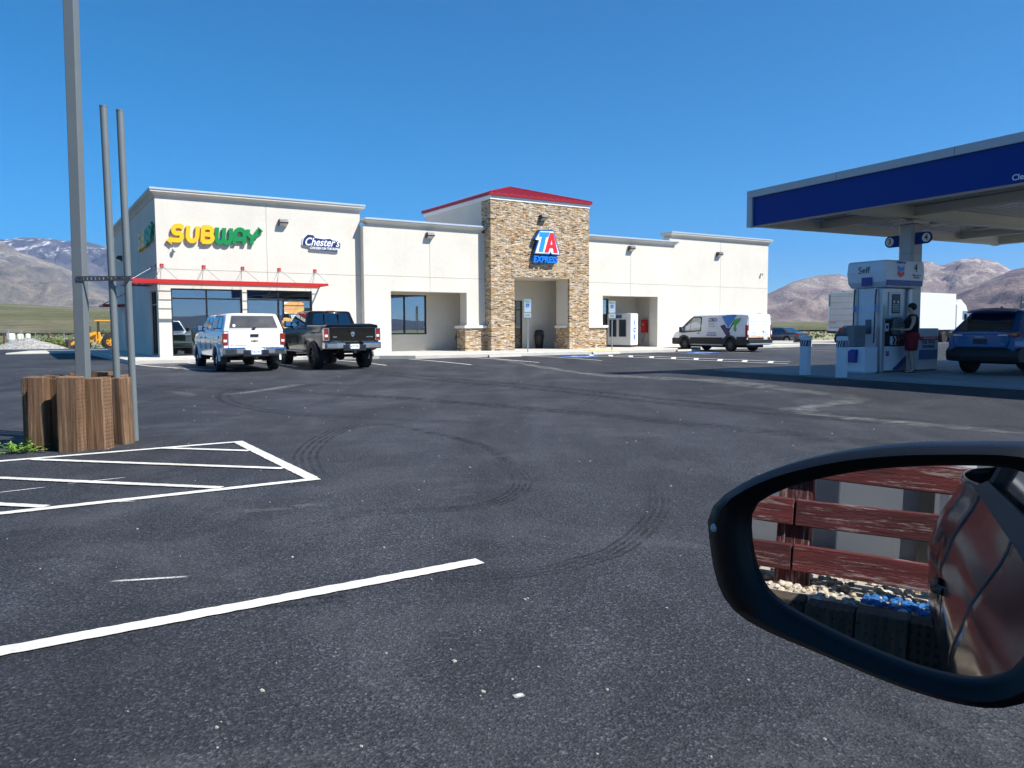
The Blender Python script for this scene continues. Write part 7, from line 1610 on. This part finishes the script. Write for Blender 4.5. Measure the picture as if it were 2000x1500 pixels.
HO = [(1380,1002),(1390,985),(1425,955),(1480,925),(1545,902),(1610,886),(1690,874),(1780,867),(1870,866),(1950,866),(2020,870),(2080,890),(2120,950),(2125,1060),(2105,1190),(2085,1290),(2055,1350),(2000,1378),(1940,1385),(1860,1372),(1770,1345),(1680,1310),(1590,1272),(1500,1235),(1440,1200),(1408,1160),(1392,1110),(1383,1050)]
def resample(P, n=72):
    L_ = [0]; Q = P+[P[0]]
    Q2 = []
    m_ = len(P)
    for i in range(m_):      # Catmull-Rom closed
        p0, p1, p2, p3 = [Vector(P[(i+k) % m_]) for k in (-1,0,1,2)]
        for j in range(8): t = j/8; Q2.append(.5*((2*p1)+(p2-p0)*t+(2*p0-5*p1+4*p2-p3)*t*t+(3*p1-p0-3*p2+p3)*t**3))
    ln = [0]
    for a, b_ in zip(Q2, Q2[1:]+Q2[:1]): ln.append(ln[-1]+(b_-a).length)
    out = []; k = 0
    for i in range(n):
        d = ln[-1]*i/n
        while ln[k+1] < d: k += 1
        a, b_ = Q2[k], Q2[(k+1) % len(Q2)]; t = (d-ln[k])/(ln[k+1]-ln[k]); out.append(a.lerp(b_, t))
    return out
GLr = resample(GL); HOr = resample(HO)
# align the rings by angle
def by_angle(Pr, n=72):
    c = Vector((1740,1110)); out = []
    Ps = [(math.atan2(p.y-c.y, p.x-c.x), p) for p in resample([tuple(q) for q in Pr], 720)]
    for i in range(n):
        a = -math.pi+2*math.pi*i/n; out.append(min(Ps, key=lambda u: abs((u[0]-a+math.pi) % (2*math.pi)-math.pi))[1])
    return out
ga, ha = by_angle(GL), by_angle(HO)
def scl(P, f, c=Vector((1740,1110))): return [c+(p-c)*f for p in P]
toC = lambda v: inv @ v
mh = bpy.data.objects.new('wing_mirror', None); COL.objects.link(mh); mh.parent = CA
MB_ = mat('mirror_housing_black', (.006,.006,.007), .42, spec=.35, coat=0, bump=.12, bscale=900)
b = MB(); back = -Nn
def ring(P, off): return [toC(on_plane(p.x, p.y)+Nn*off) for p in P]
hm = [h.lerp(g_, .45) for h, g_ in zip(ha, ga)]; hm2 = [h.lerp(g_, .12) for h, g_ in zip(ha, ga)]
b.loft([ring(ga, -.012), ring(ga, .002), ring([h.lerp(g_, .82) for h, g_ in zip(ha, ga)], .008), ring(hm, .013), ring(hm2, .006), ring(ha, -.008), ring(scl(ha, 1.0), -.03), ring(scl(ha, .97), -.055), ring(scl(ha, .86), -.085), ring(scl(ha, .6), -.11), ring(scl(ha, .2), -.122)], False, True)
b.build('housing', MB_, mh, sharp=60)
b = MB(); k = len(ga); steps = [(1.01,0),(.8,0),(.6,0),(.4,0),(.2,0)]
cR = 2.6
def gp(p):
    q = on_plane(p.x, p.y); c = Gc; d = (q-c); return toC(q-Nn*(.004+d.length_squared/(2*cR)*0+ .0))
b.loft([[gp(c_) for c_ in scl(ga, f)] for f in (1.012,.8,.6,.4,.2,.02)], False, True, smooth=False)
MG, N_, L_, p_ = nodes_mat('mirror_silver'); p_.inputs['Base Color'].default_value = (.80,.81,.84,1); p_.inputs['Metallic'].default_value = 1; p_.inputs['Roughness'].default_value = .0
b.build('mirror_glass', MG, mh)
b = MB(); c0 = on_plane(1408,1028)+Nn*.010; b.lathe([(0,.004),(.0028,.003),(.004,0)], n=12); o = b.build('indicator_lamp', mat('lamp_silver', (.5,.55,.6), .15), mh); o.location = toC(c0); o.rotation_euler = (inv.to_3x3() @ Nn).to_track_quat('Z','Y').to_euler()
b = MB(); s0 = toC(on_plane(2080,1200)-Nn*.05); b.tube([tuple(s0), (s0.x+.02, YF-.02, 1.06), (s0.x+.03, YF-.05, 1.03)], .035, 12); b.build('mirror_arm', MB_, mh)
# ------------------------------------------------------------------ air
if HAZE:
    hm_ = bpy.data.materials.new('haze_air'); hm_.use_nodes = True; N_ = hm_.node_tree.nodes; L_ = hm_.node_tree.links; N_.remove(N_['Principled BSDF'])
    v_ = N_.new('ShaderNodeVolumePrincipled'); v_.inputs['Color'].default_value = (.46,.60,.98,1); v_.inputs['Density'].default_value = HAZE; v_.inputs['Anisotropy'].default_value = .2
    L_.new(v_.outputs[0], N_['Material Output'].inputs['Volume'])
    b = MB(); b.box(-14000,14000,-14000,14000,-60,1250); tag(b.build('haze', hm_), kind='stuff', label='thin blue air between the lot and the mountains', cat='haze')
